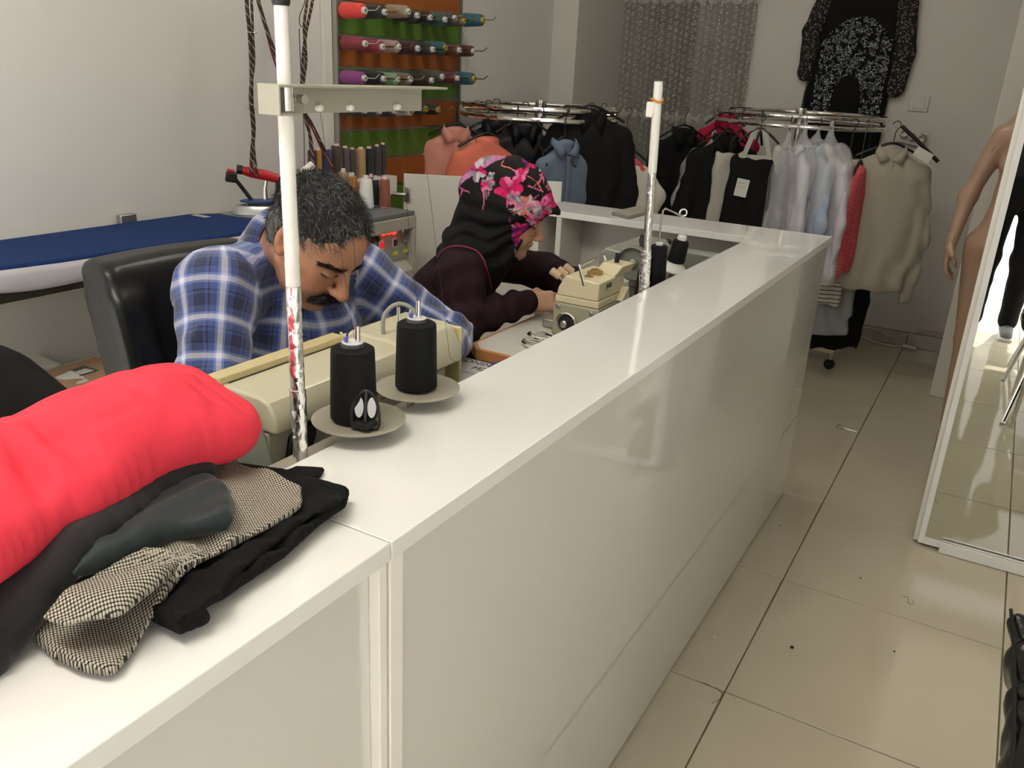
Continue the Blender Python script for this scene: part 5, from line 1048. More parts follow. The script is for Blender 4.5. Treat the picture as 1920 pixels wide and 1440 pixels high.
class Frame:
    """head frame: x forward, y to the person's left, z up"""
    def __init__(s, c, yaw, pitch, roll=0, k=1):
        R = Matrix.Rotation(yaw, 3, 'Z') @ Matrix.Rotation(pitch, 3, 'Y') @ Matrix.Rotation(roll, 3, 'X')
        s.R = np.array(R); s.c = np.array(c, float); s.k = k
    def w(s, *p): return s.c+s.k*(s.R @ np.array(p, float))
    def loc(s, P): return (np.asarray(P)-s.c) @ s.R/s.k
def head_sdf(S_, F, male=True):
    k = F.k; E = lambda c, r, kk=.02, neg=False, rot=None: S_.ell(F.w(*c), np.array(r)*k, F.R if rot is None else F.R @ np.array(rot), k=kk*k, neg=neg)
    C = lambda a, b, r1, r2=None, kk=.015, neg=False, flat=None: S_.cone(F.w(*a), F.w(*b), r1*k, (r1 if r2 is None else r2)*k, k=kk*k, neg=neg, flat=flat)
    E((-.014, 0, .036), (.098, .076, .088)); E((.020, 0, -.028), (.066, .060, .080), .03)
    E((.042, 0, .040), (.046, .056, .050), .03)
    for s in (-1, 1):
        C((-.010, s*.056, -.050), (.060, s*.014, -.104), .016, .015, .03)      # jaw
        C((.052, s*.040, -.020), (.020, s*.060, -.018), .017, .012, .025)      # cheekbone
        E((.055, s*.030, -.052), (.026, .022, .026), .025)                    # cheek
    E((.070, 0, -.098), (.020, .022, .017), .02)                              # chin
    for s in (-1, 1): E((.101, s*.031, .002), (.017, .019, .012), .014, True) # sockets
    C((.079, -.026, .021), (.079, .026, .021), .0105, None, .014)             # brow
    for s in (-1, 1):
        C((.074, s*.028, .021), (.058, s*.050, .012), .009, .007, .012)
        E((.0745, s*.031, -.001), (.0150, .0165, .0125), .004)                 # closed lids
    C((.083, 0, .012), (.104, 0, -.028), .0075, .0095, .010); E((.110, 0, -.036), (.0135, .0120, .0105), .008)  # nose
    C((.082, 0, .020), (.103, 0, -.024), .0085, .0090, .010)
    if male: C((.094, 0, -.004), (.108, 0, -.026), .0085, .0105, .008); E((.113, 0, -.037), (.0145, .0135, .0125), .006)
    for s in (-1, 1): E((.098, s*.0125, -.040), (.0110, .0070, .0080), .006); E((.105, s*.0070, -.048), (.004, .0032, .004), .002, True)
    C((.080, 0, -.056), (.088, 0, -.062), .013, .010, .012)                   # philtrum
    C((.0885, -.013, -.0655), (.0885, .013, -.0655), .0050, None, .005); C((.0865, -.011, -.0765), (.0865, .011, -.0765), .0062, None, .005)
    C((.094, -.020, -.0712), (.094, .020, -.0712), .0016, None, .003, True)
    for s in (-1, 1):                                                          # ears
        rr = np.array(Matrix.Rotation(s*-.42, 3, 'Z') @ Matrix.Rotation(-.15, 3, 'Y'))
        E((-.016, s*.081, .000), (.019, .0060, .033), .004, rot=rr); E((-.010, s*.085, .003), (.010, .0045, .018), .003, True, rot=rr)
        E((-.010, s*.080, -.025), (.008, .0055, .010), .004, rot=rr)
        C((.000, s*.073, .006), (.002, s*.073, -.014), .0045, None, .004)
def hand_prims(S_, w, d, n, k=1.0, curl=.8, side=1, spread=.16, thumb=1):
    """w wrist, d direction of the hand, n back-of-hand normal; side +1: thumb towards d x n"""
    w = np.array(w, float); d = np.array(d, float); d /= np.linalg.norm(d); n = np.array(n, float); n -= d*(n @ d); n /= np.linalg.norm(n)
    t = np.cross(d, n)*side
    P_ = lambda a, b, c: w+k*(a*d+b*t+c*n)
    S_.cone(P_(-.03, 0, 0), P_(.02, 0, 0), .026*k, .027*k, k=.02, flat=(n, .75))
    for b in (-.026, -.009, .009, .026): S_.cone(P_(.015, b*.7, 0), P_(.085, b, .002), .015*k, .0125*k, k=.012)
    L = [.040, .046, .044, .034]; B = [.027, .009, -.009, -.026]
    for i in range(4):
        a0 = P_(.086 if i else .083, B[i], .002); ang = .25; cur = a0; r = .0095 if i < 3 else .0082
        for j, f in enumerate((1, .68, .52)):
            ang2 = curl*(.55+.75*j)+.06*i; dd = math.cos(ang2)*d-math.sin(ang2)*n+spread*B[i]/.03*t*(.35 if j == 0 else 0)
            nx = cur+dd/np.linalg.norm(dd)*L[i]*f*k*.92; S_.cone(cur, nx, r*k*(1-.08*j), r*k*(1-.08*(j+1)), k=.003); cur = nx
    a = P_(.018, .024, -.004); b = P_(.048, .046, -.020); c = P_(.078, .045, -.036); e = P_(.098, .036, -.044)
    S_.cone(a, b, .016*k, .0125*k, k=.012); S_.cone(b, c, .0115*k, .0100*k, k=.004); S_.cone(c, e, .0098*k, .0078*k, k=.003)
def limb_uv(v, segs):
    """plaid coordinates: distance along the limb and around it, taken from the nearest bone"""
    best = np.full(len(v), 9.); uv = np.zeros((len(v), 2)); tn = np.zeros(len(v), int); t0 = 0
    for i, (a, b, r, up, off) in enumerate(segs):
        a = np.array(a, float); b = np.array(b, float); ab = b-a; L = np.linalg.norm(ab); ax = ab/L
        h = np.clip((v-a) @ ax, 0, L); d = v-a-h[:, None]*ax; dist = np.linalg.norm(d, axis=1)-r
        u = np.array(up, float); u = u-ax*(u @ ax); u /= np.linalg.norm(u); w_ = np.cross(ax, u)
        ang = np.arctan2(d @ w_, d @ u); m = dist < best
        best[m] = dist[m]; uv[m, 0] = ((v-a) @ ax)[m]+off; uv[m, 1] = ang[m]*r; tn[m] = i
    return uv, tn
def hair_strands(name, v, nrm, pick, dirf, n, ln, m, parent, r=.0006, curl=.35, seed=5, seg=4):
    rs = np.random.RandomState(seed); idx = rs.choice(np.nonzero(pick)[0], n); VV = []; FF = []; CC_ = []; q = 0
    for i in idx:
        p = v[i]+rs.randn(3)*.0012; N = nrm[i]; T_ = dirf(p, N); a = rs.rand()*6.28; T_ = T_+curl*np.cross(N, T_)*math.sin(a)+.25*N*rs.rand(); T_ /= np.linalg.norm(T_)+1e-9
        L = ln*(.5+rs.rand()*.8); pts = []; cur = p-N*.001; dr = T_*.75+N*.65
        for k in range(seg+1):
            pts.append(cur.copy()); dr = dr/np.linalg.norm(dr); cur = cur+dr*L/seg; dr = dr+T_*.28-N*.25+rs.randn(3)*curl*.45
        s_ = np.cross(N, T_); s_ /= np.linalg.norm(s_)+1e-9
        for k, p_ in enumerate(pts):
            w_ = r*(1-.7*k/seg); VV += [p_-s_*w_, p_+s_*w_+N*w_*.3]
        for k in range(seg): FF.append((q+2*k, q+2*k+1, q+2*k+3, q+2*k+2))
        q += 2*(seg+1)
        g = rs.rand(); CC_ += [g]*(2*(seg+1))
    CC_ = np.array(CC_); VV = np.array(VV)
    return VV, np.array(FF), CC_
# ---------------------------------------------------------------- the man
pm = thing('person', 'moustached man with greying hair in a blue checked shirt, bent over the sewing machine', 'person', (-1.36, 1.25, 0))
MH = (-1.165, 1.250, 1.086); FM = Frame(MH, math.radians(-3), math.radians(37), math.radians(-5), .98)
neckb = np.array([-1.325, 1.315, 1.035]); chest = np.array([-1.385, 1.33, .89]); belly = np.array([-1.45, 1.35, .68]); pelvis = np.array([-1.46, 1.36, .54])
shR = np.array([-1.325, 1.13, .985]); shL = np.array([-1.285, 1.50, .960]); elR = np.array([-1.225, 1.005, .770]); elL = np.array([-1.115, 1.635, .805])
wrR = np.array([-1.02, 1.12, .805]); wrL = np.array([-1.00, 1.42, .805])
B_ = SDF(.02); head_sdf(B_, FM); nk = FM.w(-.040, 0, -.045)
B_.cone(nk, neckb+np.array([.015, 0, -.01]), .056, .062, k=.02)
B_.ell(FM.w(.015, 0, -.085), (.045, .05, .03), FM.R, k=.03)
B_.cone(neckb, chest, .075, .10, k=.04)
v1, f1 = B_.mesh(.0028, smooth=1)
B2 = SDF(.03)
B2.cone(neckb, chest, .07, .11); B2.cone(chest, belly, .11, .12); B2.cone(belly, pelvis, .12, .13)
for sh, el, wr in ((shR, elR, wrR), (shL, elL, wrL)):
    B2.cone(neckb, sh, .05, .050); B2.cone(sh, el, .046, .038); B2.cone(el, wr, .038, .026)
hips = [(pelvis+np.array([0, -.09, -.02]), np.array([-1.03, 1.22, .53]), np.array([-1.0, 1.20, .09])), (pelvis+np.array([0, .09, -.02]), np.array([-1.03, 1.50, .53]), np.array([-1.0, 1.50, .09]))]
for h, kn, an in hips: B2.cone(h, kn, .075, .052); B2.cone(kn, an, .048, .036)
v2, f2 = B2.mesh(.008)
H_ = SDF(.01); hand_prims(H_, wrR, (.55, .42, -.22), (.1, -.3, 1), curl=.7, side=1); v3, f3 = H_.mesh(.0035)
H_ = SDF(.01); hand_prims(H_, wrL, (.60, -.40, -.22), (.1, .3, 1), curl=.7, side=-1); v4, f4 = H_.mesh(.0035)
def skin_col(v, F, male, base):
    L = F.loc(v); c = np.tile(np.array(base), (len(v), 1)); n = vnoise(v, 60, 2)[:, None]*.05+vnoise(v, 14, 4)[:, None]*.06; c = c*(1+n)
    g = lambda p, r: np.exp(-(((L-np.array(p))/np.array(r))**2).sum(1))[:, None]
    for s in (-1, 1): c = c*(1-g((.07, s*.045, -.03), (.03, .022, .022))*np.array([-.04, .12, .14])); c = c*(1-g((-.008, s*.08, 0), (.03, .02, .03))*np.array([-.05, .16, .16]))
    c = c*(1-g((.115, 0, -.036), (.018, .02, .016))*np.array([-.03, .10, .12]))
    lip = g((.092, 0, -.071), (.012, .019, .0085)); c = c*(1-lip*np.array([.12, .42, .36]))
    for s in (-1, 1):                                       # lash line under the lowered lid, shadow in the socket
        lx = L[:, 1]-s*.031; lash = (np.abs(L[:, 2]+.0085-.10*0-(lx**2)*10) < .0024) & (np.abs(lx) < .0175) & (L[:, 0] > .06)
        c[lash] = (.02, .012, .010); c = c*(1-g((.085, s*.031, .008), (.02, .017, .007))*np.array([.40, .42, .40])); c = c*(1-g((.085, s*.028, -.013), (.02, .016, .004))*np.array([.14, .20, .20]))
    if male:
        sb = g((.055, 0, -.09), (.05, .06, .028)); c = c*(1-sb*np.array([.38, .33, .26])*(1+.5*vnoise(v, 350, 8)[:, None]))
    return np.clip(c, 0, 1)
SKM = (.47, .235, .140)
V_ = np.concatenate([v1, v2, v3, v4]); FF_ = np.concatenate([f1, f2+len(v1), f3+len(v1)+len(v2), f4+len(v1)+len(v2)+len(v3)])
npmesh('body', V_, FF_, 'skin_tone', pm, world=True, col=skin_col(V_, FM, True, SKM))
# hair
L1 = FM.loc(v1); N1 = normals(v1, f1)
if ((v1-MH)*N1).sum() < 0: N1 = -N1
def hairline(L):
    x, y, z = L[:, 0], np.abs(L[:, 1]), L[:, 2]
    front = .063+.010*np.cos(L[:, 1]*70)-.0*x
    top = (z > .070-(.074-x)*1.0) | (x < .040)
    keep = (x < .074) & (z > .066-(.082-x)*1.35) & ((x < .030) | (z > .056)) & (z > -.035-.35*(x+.03)) & (z > -.055)
    side = (x < .040) & (x > -.03) & (z > -.012)
    back = (x <= -.02) & (z > -.075)
    hole = (np.abs(x+.008) < .022) & (z < .034) & (y > .055)
    return ((keep & (x < .074)) & ((z > .03) | (x < .022)) | side | back) & ~hole & (y < .0815)
hl = hairline(L1)
hm = attr_mat('hair_tone', rough=.5, spec=.35)
cap = SDF(.02)
E = lambda c, r: cap.ell(FM.w(*c), np.array(r)*FM.k, FM.R, k=.02)
E((-.020, 0, .040), (.103, .080, .094)); E((.034, 0, .062), (.046, .058, .040)); E((-.050, 0, -.010), (.062, .070, .064))
def capclip(P_):
    L = FM.loc(P_); x, y, z = L[..., 0], np.abs(L[..., 1]), L[..., 2]
    a = (x-.070)*.9; b = -(z-(.070-(.074-x)*1.25+.004*np.sin(L[..., 1]*160)))*.6; b = np.where(x < .026, -(z+.008)*.8, b)
    ear = .034-np.sqrt((x+.012)**2+(z+.002)**2); ear = np.where(y > .04, ear, -1); low = np.where(x < -.012, -(z+.078), b)
    return np.maximum(np.maximum(a, np.where(x < -.012, low, b)), ear)
cv, cf = cap.mesh(.0032, disp=lambda P_: -.0045*np.abs(vnoise(P_, 95, 7))-.0035*vnoise(P_, 45, 11)-.002*vnoise(P_, 210, 3), clip=capclip)
CN = normals(cv, cf)
if ((cv-MH)*CN).sum() < 0: CN = -CN
CL_ = FM.loc(cv)
def grey(L, g):
    w_ = np.clip((.055-L[:, 2])/.05, 0, 1)*np.clip((np.abs(L[:, 1])-.035)/.025, 0, 1)*.62+np.clip((.02-L[:, 2])/.05, 0, 1)*.15+.20+np.clip((L[:, 0]-.035)/.03, 0, 1)*.10
    on = (g < w_)[:, None]; return np.where(on, np.array([.22, .22, .215])*(.5+.9*g[:, None]), np.array([.012, .0115, .0115])*(1+g[:, None]))
hc = grey(CL_, np.clip(.5+.5*vnoise(cv, 330, 21), 0, 1)); hc = hc*.7
npmesh('hair', cv, cf, 'hair_tone', pm, world=True, col=hc, label='short wavy dark hair greying at the sides')
def comb(p, N):
    t = FM.R @ np.array([.9, .25*math.sin(p[1]*60), -.35]); sw = math.sin(p[0]*120+p[1]*90+p[2]*60); t = t+.7*sw*np.cross(N, t); t = t-N*(t @ N); return t/(np.linalg.norm(t)+1e-9)
hv, hf, hg = hair_strands('strands', cv, CN, np.ones(len(cv), bool), comb, 9000, .020, None, pm, r=.00055, curl=.5, seg=4)
hcol = grey(FM.loc(hv), hg)
npmesh('hair_strands', hv, hf, 'hair_tone', pm, world=True, col=hcol, kind='stuff')
# brows and moustache
def near_face(pick, n, ln, r, d, seed, colr):
    def df(p, N):
        t = FM.R @ np.array(d(FM.loc(p[None])[0])); t = t-N*(t @ N); return t/(np.linalg.norm(t)+1e-9)
    a, b, g = hair_strands('x', v1, N1, pick, df, n, ln, None, pm, r=r, curl=.25, seed=seed, seg=3)
    return a, b, np.array(colr)*(.6+.9*g[:, None])
y_ = np.abs(L1[:, 1])
pb = (L1[:, 0] > .05) & (np.abs(L1[:, 2]-(.0185+.06*(y_-.03)*(y_ < .038)-.30*np.maximum(y_-.038, 0))) < .0055-.04*np.maximum(y_-.03, 0)) & (y_ > .010) & (y_ < .058)
a, b, c = near_face(pb, 900, .010, .00055, lambda l: (0, 1 if l[1] > 0 else -1, .15), 9, (.016, .012, .010))
npmesh('eyebrows', a, b, 'hair_tone', pm, world=True, col=c)
msd = SDF(.006)
for s in (-1, 1):
    msd.cone(FM.w(.1035, s*.002, -.0555), FM.w(.096, s*.020, -.0625), .0082, .0080); msd.cone(FM.w(.096, s*.020, -.0625), FM.w(.080, s*.036, -.0745), .0080, .0046)
mv, mf = msd.mesh(.0016, disp=lambda P_: .0014*vnoise(P_, 380, 5))
mn_ = normals(mv, mf); mn_ = -mn_ if ((mv-mv.mean(0))*mn_).sum() < 0 else mn_
def mdf(p, N):
    l = FM.loc(p[None])[0]; t = FM.R @ np.array([.1, 1 if l[1] > 0 else -1, -.75]); t = t-N*(t @ N); return t/(np.linalg.norm(t)+1e-9)
a, b, g = hair_strands('x', mv, mn_, np.ones(len(mv), bool), mdf, 1300, .011, None, pm, r=.0005, curl=.12, seed=19, seg=3); npmesh('moustache_hairs', a, b, 'hair_tone', pm, world=True, col=np.array([.010, .008, .007])*(.6+1.2*g[:, None]), kind='stuff')
npmesh('moustache', mv, mf, 'hair_tone', pm, world=True, col=np.tile([.012, .010, .009], (len(mv), 1)), label='thick black moustache')
# shirt
SH = SDF(.035)
bellyS = belly+np.array([-.01, 0, 0])
SH.cone(neckb+np.array([-.005, 0, -.035]), chest, .085, .130); SH.cone(chest, belly, .130, .150); SH.cone(belly, pelvis, .150, .165)
SH.cone(chest+np.array([.07, .03, -.02]), belly+np.array([.09, .02, .02]), .125, .125)
SH.cone(chest+np.array([.0, -.07, .03]), chest+np.array([.0, .07, .03]), .10, .10)
for sh, el, wr in ((shR, elR, wrR), (shL, elL, wrL)):
    SH.cone(neckb+np.array([-.02, 0, -.015]), sh, .068, .076); SH.cone(sh, el, .076, .062, k=.03); SH.cone(el, wr, .059, .040, k=.03)
SH.cone(nk*.25+neckb*.75, neckb+np.array([-.0, 0, -.01]), .070, .085, k=.02)
NKD = FM.w(0, 0, 0)
SH.cone(nk, neckb*.35+nk*.65+np.array([.02, 0, 0]), .062, .060, k=.006, neg=True)
bones = [(neckb, chest), (shR, elR), (elR, wrR), (shL, elL), (elL, wrL), (chest, pelvis)]
def folds(P_):
    d = .0040*vnoise(P_, 28, 1)+.0070*vnoise(P_, 12, 2)-.006*np.exp(-(vnoise(P_, 9, 17)/.10)**2)
    for a, b, ph, amp in ((shR, elR, 0, .0045), (elR, wrR, 1, .0045), (shL, elL, 2, .0045), (elL, wrL, 3, .0045), (chest, pelvis, 4, .005)):
        ab = b-a; L = np.linalg.norm(ab); t = (P_-a) @ (ab/L); q = P_-a-t[..., None]*(ab/L); r = np.linalg.norm(q, axis=-1)
        w_ = np.exp(-(np.maximum(r-.10, 0)/.03)**2)*np.exp(-(((t-L*.75)/(.55*L))**2))
        d = d+amp*w_*np.sin(t*60+q[..., 0]*55-q[..., 1]*60+ph+4*vnoise(P_, 8, 5+ph))
    return d
sv, sf_ = SH.mesh(.0058, disp=folds, smooth=1)
segs = [(neckb, pelvis, .14, (0, 1, 0), .01), (shR, elR, .07, (-.3, -.2, 1), .03), (elR, wrR, .055, (-.3, -.2, 1), .31), (shL, elL, .07, (-.3, .2, 1), .03), (elL, wrL, .055, (-.3, .2, 1), .31)]
uv, tn = limb_uv(sv, segs)
npmesh('shirt', sv, sf_, 'plaid_flannel', pm, world=True, uv=uv, label='blue, navy and white checked flannel shirt')
# collar: two leaves standing round the neck and falling open in front
cN = neckb*.62+nk*.38+np.array([0, 0, .0]); axn = (nk-neckb); axn /= np.linalg.norm(axn); fx = np.array([1., .05, 0]); fx -= axn*(fx @ axn); fx /= np.linalg.norm(fx); fy = np.cross(axn, fx)
def leaf(a0, a1, n=26, m_=7):
    vs = []; uvs = []
    for i in range(n):
        t = i/(n-1); a = a0+(a1-a0)*t; drop = .032+.040*max(0, (t-.55)/.45)**1.4
        base = cN+axn*(.016-.055*max(0, t-.45))+(math.cos(a)*fx+math.sin(a)*fy)*(.060+.010*t)
        outd = (math.cos(a)*fx+math.sin(a)*fy)
        for j in range(m_):
            s = j/(m_-1); p = base+outd*(.004+.026*s**.8+.018*s*max(0, t-.6))-axn*(drop*s)+axn*.010*math.sin(math.pi*s)
            vs.append(p); uvs.append((t*.19, s*.05+.02))
    fs = [(i*m_+j, (i+1)*m_+j, (i+1)*m_+j+1, i*m_+j+1) for i in range(n-1) for j in range(m_-1)]
    return np.array(vs), np.array(fs), np.array(uvs)
for a0, a1 in ((math.pi, .38), (-math.pi, -.38)):
    lv, lf, lu = leaf(a0, a1); o = npmesh('collar', lv, lf, 'plaid_flannel', pm, world=True, uv=lu); md = o.modifiers.new('s', 'SOLIDIFY'); md.thickness = .0035; md.offset = 0
mat('dark_trousers', (.02, .02, .025), .8)
TR = SDF(.04)
TR.cone(pelvis+np.array([0, -.04, .0]), pelvis+np.array([0, .04, 0]), .15, .15)
for h, kn, an in hips: TR.cone(h, kn, .095, .072); TR.cone(kn, an+np.array([0, 0, .02]), .070, .058)
tv, tf = TR.mesh(.011, disp=lambda P_: .004*vnoise(P_, 16, 6)); npmesh('trousers', tv, tf, 'dark_trousers', pm, world=True)
for h, kn, an in hips:
    sd_ = SDF(.02).cone(an+np.array([-.02, 0, -.045]), an+np.array([.14, 0, -.055]), .042, .032); vv, ff = sd_.mesh(.007, clip=lambda P_: .003-P_[..., 2]); npmesh('shoe', vv, ff, 'black_plastic', pm, world=True)
# ---------------------------------------------------------------- the woman
pw_ = thing('person', 'woman in a flowered headscarf and dark burgundy cardigan, working at the cream overlock', 'person', (-1.45, 1.85, 0))
FW = Frame((-1.195, 2.060, 1.052), math.radians(27), math.radians(19), 0, .95)
neckb = np.array([-1.285, 2.005, .940]); chest = np.array([-1.325, 1.98, .80]); belly = np.array([-1.40, 1.95, .64]); pelvis = np.array([-1.42, 1.95, .53])
shR = np.array([-1.225, 1.860, .895]); shL = np.array([-1.355, 2.13, .895]); elR = np.array([-1.175, 1.79, .790]); elL = np.array([-1.20, 2.33, .83])
wrR = np.array([-1.095, 2.005, .825]); wrL = np.array([-1.04, 2.20, .855])
Bw = SDF(.02); head_sdf(Bw, FW, False); nk = FW.w(-.040, 0, -.045); Bw.cone(nk, neckb, .050, .055)
Bw.cone(neckb, chest, .06, .09)
v1, f1 = Bw.mesh(.003)
B2 = SDF(.03); B2.cone(neckb, chest, .065, .10); B2.cone(chest, belly, .10, .11); B2.cone(belly, pelvis, .11, .13)
for sh, el, wr in ((shR, elR, wrR), (shL, elL, wrL)): B2.cone(neckb, sh, .045, .045); B2.cone(sh, el, .042, .034); B2.cone(el, wr, .034, .024)
hips = [(pelvis+np.array([.03, -.09, -.02]), np.array([-1.04, 1.94, .53]), np.array([-1.02, 1.96, .09])), (pelvis+np.array([-.03, .09, -.02]), np.array([-1.08, 2.16, .53]), np.array([-1.06, 2.18, .09]))]
for h, kn, an in hips: B2.cone(h, kn, .07, .05); B2.cone(kn, an, .045, .034)
v2, f2 = B2.mesh(.008)
H_ = SDF(.01); hand_prims(H_, wrR, (.62, .72, -.05), (.45, -.62, .62), k=.86, curl=.85, side=-1); v3, f3 = H_.mesh(.003)
H_ = SDF(.01); hand_prims(H_, wrL, (.85, -.35, -.15), (.2, .2, 1), k=.86, curl=.7, side=-1); v4, f4 = H_.mesh(.003)
V_ = np.concatenate([v1, v2, v3, v4]); FF_ = np.concatenate([f1, f2+len(v1), f3+len(v1)+len(v2), f4+len(v1)+len(v2)+len(v3)])
npmesh('body', V_, FF_, 'skin_tone', pw_, world=True, col=skin_col(V_, FW, False, (.47, .27, .18)))
L1 = FW.loc(v1); N1 = normals(v1, f1)
if ((v1-FW.c)*N1).sum() < 0: N1 = -N1
y_ = np.abs(L1[:, 1]); FM_keep = FM; FM = FW
pb = (L1[:, 0] > .05) & (np.abs(L1[:, 2]-.0225) < .0035) & (y_ > .012) & (y_ < .052)
a, b, c = near_face(pb, 300, .008, .0004, lambda l: (0, 1 if l[1] > 0 else -1, .15), 9, (.03, .02, .015)); npmesh('eyebrows', a, b, 'hair_tone', pw_, world=True, col=c)
FM = FM_keep
# cardigan
CA = SDF(.04)
CA.cone(neckb+np.array([0, 0, -.03]), chest, .075, .120); CA.cone(chest, belly, .120, .135); CA.cone(belly, pelvis, .135, .155)
for sh, el, wr in ((shR, elR, wrR), (shL, elL, wrL)): CA.cone(neckb, sh, .055, .064); CA.cone(sh, el, .066, .056); CA.cone(el, el+(wr-el)*.93, .056, .037, k=.03)
def folds2(P_):
    d = .003*vnoise(P_, 24, 1)+.005*vnoise(P_, 10, 2)
    for a, b, ph, amp in ((shR, elR, 0, .004), (elR, wrR, 1, .005), (elL, wrL, 3, .005), (chest, pelvis, 4, .005)):
        ab = b-a; L = np.linalg.norm(ab); t = (P_-a) @ (ab/L); q = P_-a-t[..., None]*(ab/L); r = np.linalg.norm(q, axis=-1)
        d = d+amp*np.exp(-(np.maximum(r-.09, 0)/.03)**2)*np.sin(t*85+q[..., 0]*38+ph+2*vnoise(P_, 9, 5+ph))
    return d
kv, kf = CA.mesh(.007, disp=folds2); mat('burgundy', (.016, .0035, .0075), .85, spec=.3, var=.15, vscale=3)
npmesh('cardigan', kv, kf, 'burgundy', pw_, world=True, label='dark burgundy cardigan')
SK = SDF(.04); SK.cone(pelvis+np.array([0, -.04, .0]), pelvis+np.array([0, .04, 0]), .145, .145)
for h, kn, an in hips: SK.cone(h, kn, .10, .085); SK.cone(kn, an+np.array([0, 0, .0]), .085, .11, k=.06)
tv, tf = SK.mesh(.012, disp=lambda P_: .006*vnoise(P_, 12, 6)); npmesh('skirt', tv, tf, 'black_cloth', pw_, world=True)
for h, kn, an in hips:
    sd_ = SDF(.02).cone(an+np.array([.02, 0, -.05]), an+np.array([.15, .03, -.06]), .036, .028); vv, ff = sd_.mesh(.007, clip=lambda P_: .003-P_[..., 2]); npmesh('shoe', vv, ff, 'black_plastic', pw_, world=True)
# headscarf
HJ = SDF(.025); hE = lambda c, r, k=.03, neg=False: HJ.ell(FW.w(*c), r, FW.R, k=k, neg=neg); hC = lambda a, b, r1, r2, k=.03, neg=False, flat=None: HJ.cone(FW.w(*a) if len(a) == 3 and not isinstance(a, np.ndarray) else a, FW.w(*b) if not isinstance(b, np.ndarray) else b, r1, r2, k=k, neg=neg, flat=flat)
hE((-.022, 0, .040), (.122, .096, .112)); hE((-.060, 0, .030), (.100, .080, .095))
hC((.030, 0, .062), (.112, 0, .050), .052, .014, .04); hC((.06, -.040, .045), (.118, 0, .048), .022, .009, .03); hC((.06, .040, .045), (.118, 0, .048), .022, .009, .03)
for s in (-1, 1): hC((.01, s*.062, .03), (.032, s*.048, -.095), .034, .026); hC((-.04, s*.06, .0), (-.02, s*.045, -.11), .05, .045)
hC((.012, 0, -.118), (.045, 0, -.112), .045, .026)
hC((-.05, 0, -.02), neckb+np.array([-.01, -.0, .0]), .085, .080, .04)
hC((.0, 0, -.12), chest+np.array([.085, .03, .075]), .058, .050, .04)
HJ.cone(neckb+np.array([.02, -.05, -.01]), neckb+np.array([-.02, .05, -.01]), .078, .078, k=.04)
hE((.107, 0, -.030), (.072, .055, .080), .012, True); hE((.118, 0, -.065), (.066, .050, .074), .012, True)
def hfold(P_):
    L = FW.loc(P_); r = np.sqrt((L[..., 0]-.08)**2+(L[..., 2]-.05)**2); a = np.arctan2(L[..., 2]-.05, L[..., 0]-.10)
    w_ = np.clip((r-.05)/.08, 0, 1); low = np.clip((.02-L[..., 2])/.08, 0, 1)
    return .0030*w_*np.sin(a*17+2*vnoise(P_, 14, 2))+.0045*low*np.sin(a*26+r*30+3*vnoise(P_, 12, 3))+.002*vnoise(P_, 26, 4)
jv, jf = HJ.mesh(.0030, disp=hfold)
J = FW.loc(jv); jc = np.tile(np.array([.0045, .004, .005]), (len(jv), 1))
def side(px, py):                      # point of the print on the scarf's side plane, in head coordinates
    n = FW.R[:, 1]; o = FW.w(0, -.085, 0); d = np.array(CW+(px-960)/CF*CR-(py-720)/CF*CU); t = ((o-np.array(CC)) @ n)/(d @ n); l = FW.loc(np.array(CC)+d*t); return l[0], l[2]
J2 = J[:, [0, 2]]; wob = np.stack([vnoise(jv, 70, 31), vnoise(jv, 70, 32)], 1)*.0022; J2 = J2+wob
Jy = J[:, 1]; nz1 = vnoise(jv, 120, 33); nz2 = vnoise(jv, 45, 34)
rs = np.random.RandomState(12)
def petal(cx, cz, R_, n, rot, cols, elong=1.0, dir_=0, heart=None):
    d = J2-np.array([cx, cz]); ca, sa = math.cos(dir_), math.sin(dir_); x = (d[:, 0]*ca+d[:, 1]*sa)/elong; z = -d[:, 0]*sa+d[:, 1]*ca
    r = np.hypot(x, z); th = np.arctan2(z, x)+rot; k = np.floor((th % (2*math.pi))/(2*math.pi/n)).astype(int); lob = np.abs(np.cos(th*n/2+math.pi/2*(n % 2 == 0)*0))
    edge = R_*(.42+.58*np.sqrt(np.abs(np.cos(n*th/2)))); m_ = (r < edge)
    c = np.array([cols[i % len(cols)] for i in range(n)])[np.clip(k, 0, n-1)]
    sh = .55+.6*(r/np.maximum(edge, 1e-4))+.25*nz1; jc[m_] = np.clip(c[m_]*sh[m_, None], 0, 1)
    if heart is not None: mm_ = r < R_*.16; jc[mm_] = heart
def stroke(a, b, w_, col, bend=0):
    a = np.array(a); b = np.array(b); ab = b-a; L = np.linalg.norm(ab); ab = ab/L; d = J2-a; t = d @ ab; s = d[:, 0]*-ab[1]+d[:, 1]*ab[0]-bend*np.sin(np.clip(t/L, 0, 1)*math.pi)
    m_ = (t > 0) & (t < L) & (np.abs(s) < w_*(1.1-t/L*.8)); jc[m_] = col
MG, PK, GR, WH, PU, CO = (.62, .012, .13), (.75, .16, .36), (.24, .22, .25), (.55, .50, .55), (.20, .015, .15), (.75, .20, .16)
for px, py, px2, py2 in ((940, 312, 1010, 345), (1010, 345, 1035, 300), (1030, 320, 1000, 350), (1008, 345, 1018, 385), (960, 420, 975, 440), (880, 360, 850, 352), (865, 358, 850, 380), (940, 312, 948, 296), (990, 350, 1020, 365), (930, 400, 955, 425), (925, 405, 940, 430), (855, 372, 845, 400), (965, 395, 1005, 425), (1010, 330, 1020, 352), (950, 400, 930, 440), (975, 400, 1015, 412)):
    stroke(side(px, py), side(px2, py2), .0016, CO if rs.rand() < .6 else PK, bend=.004)
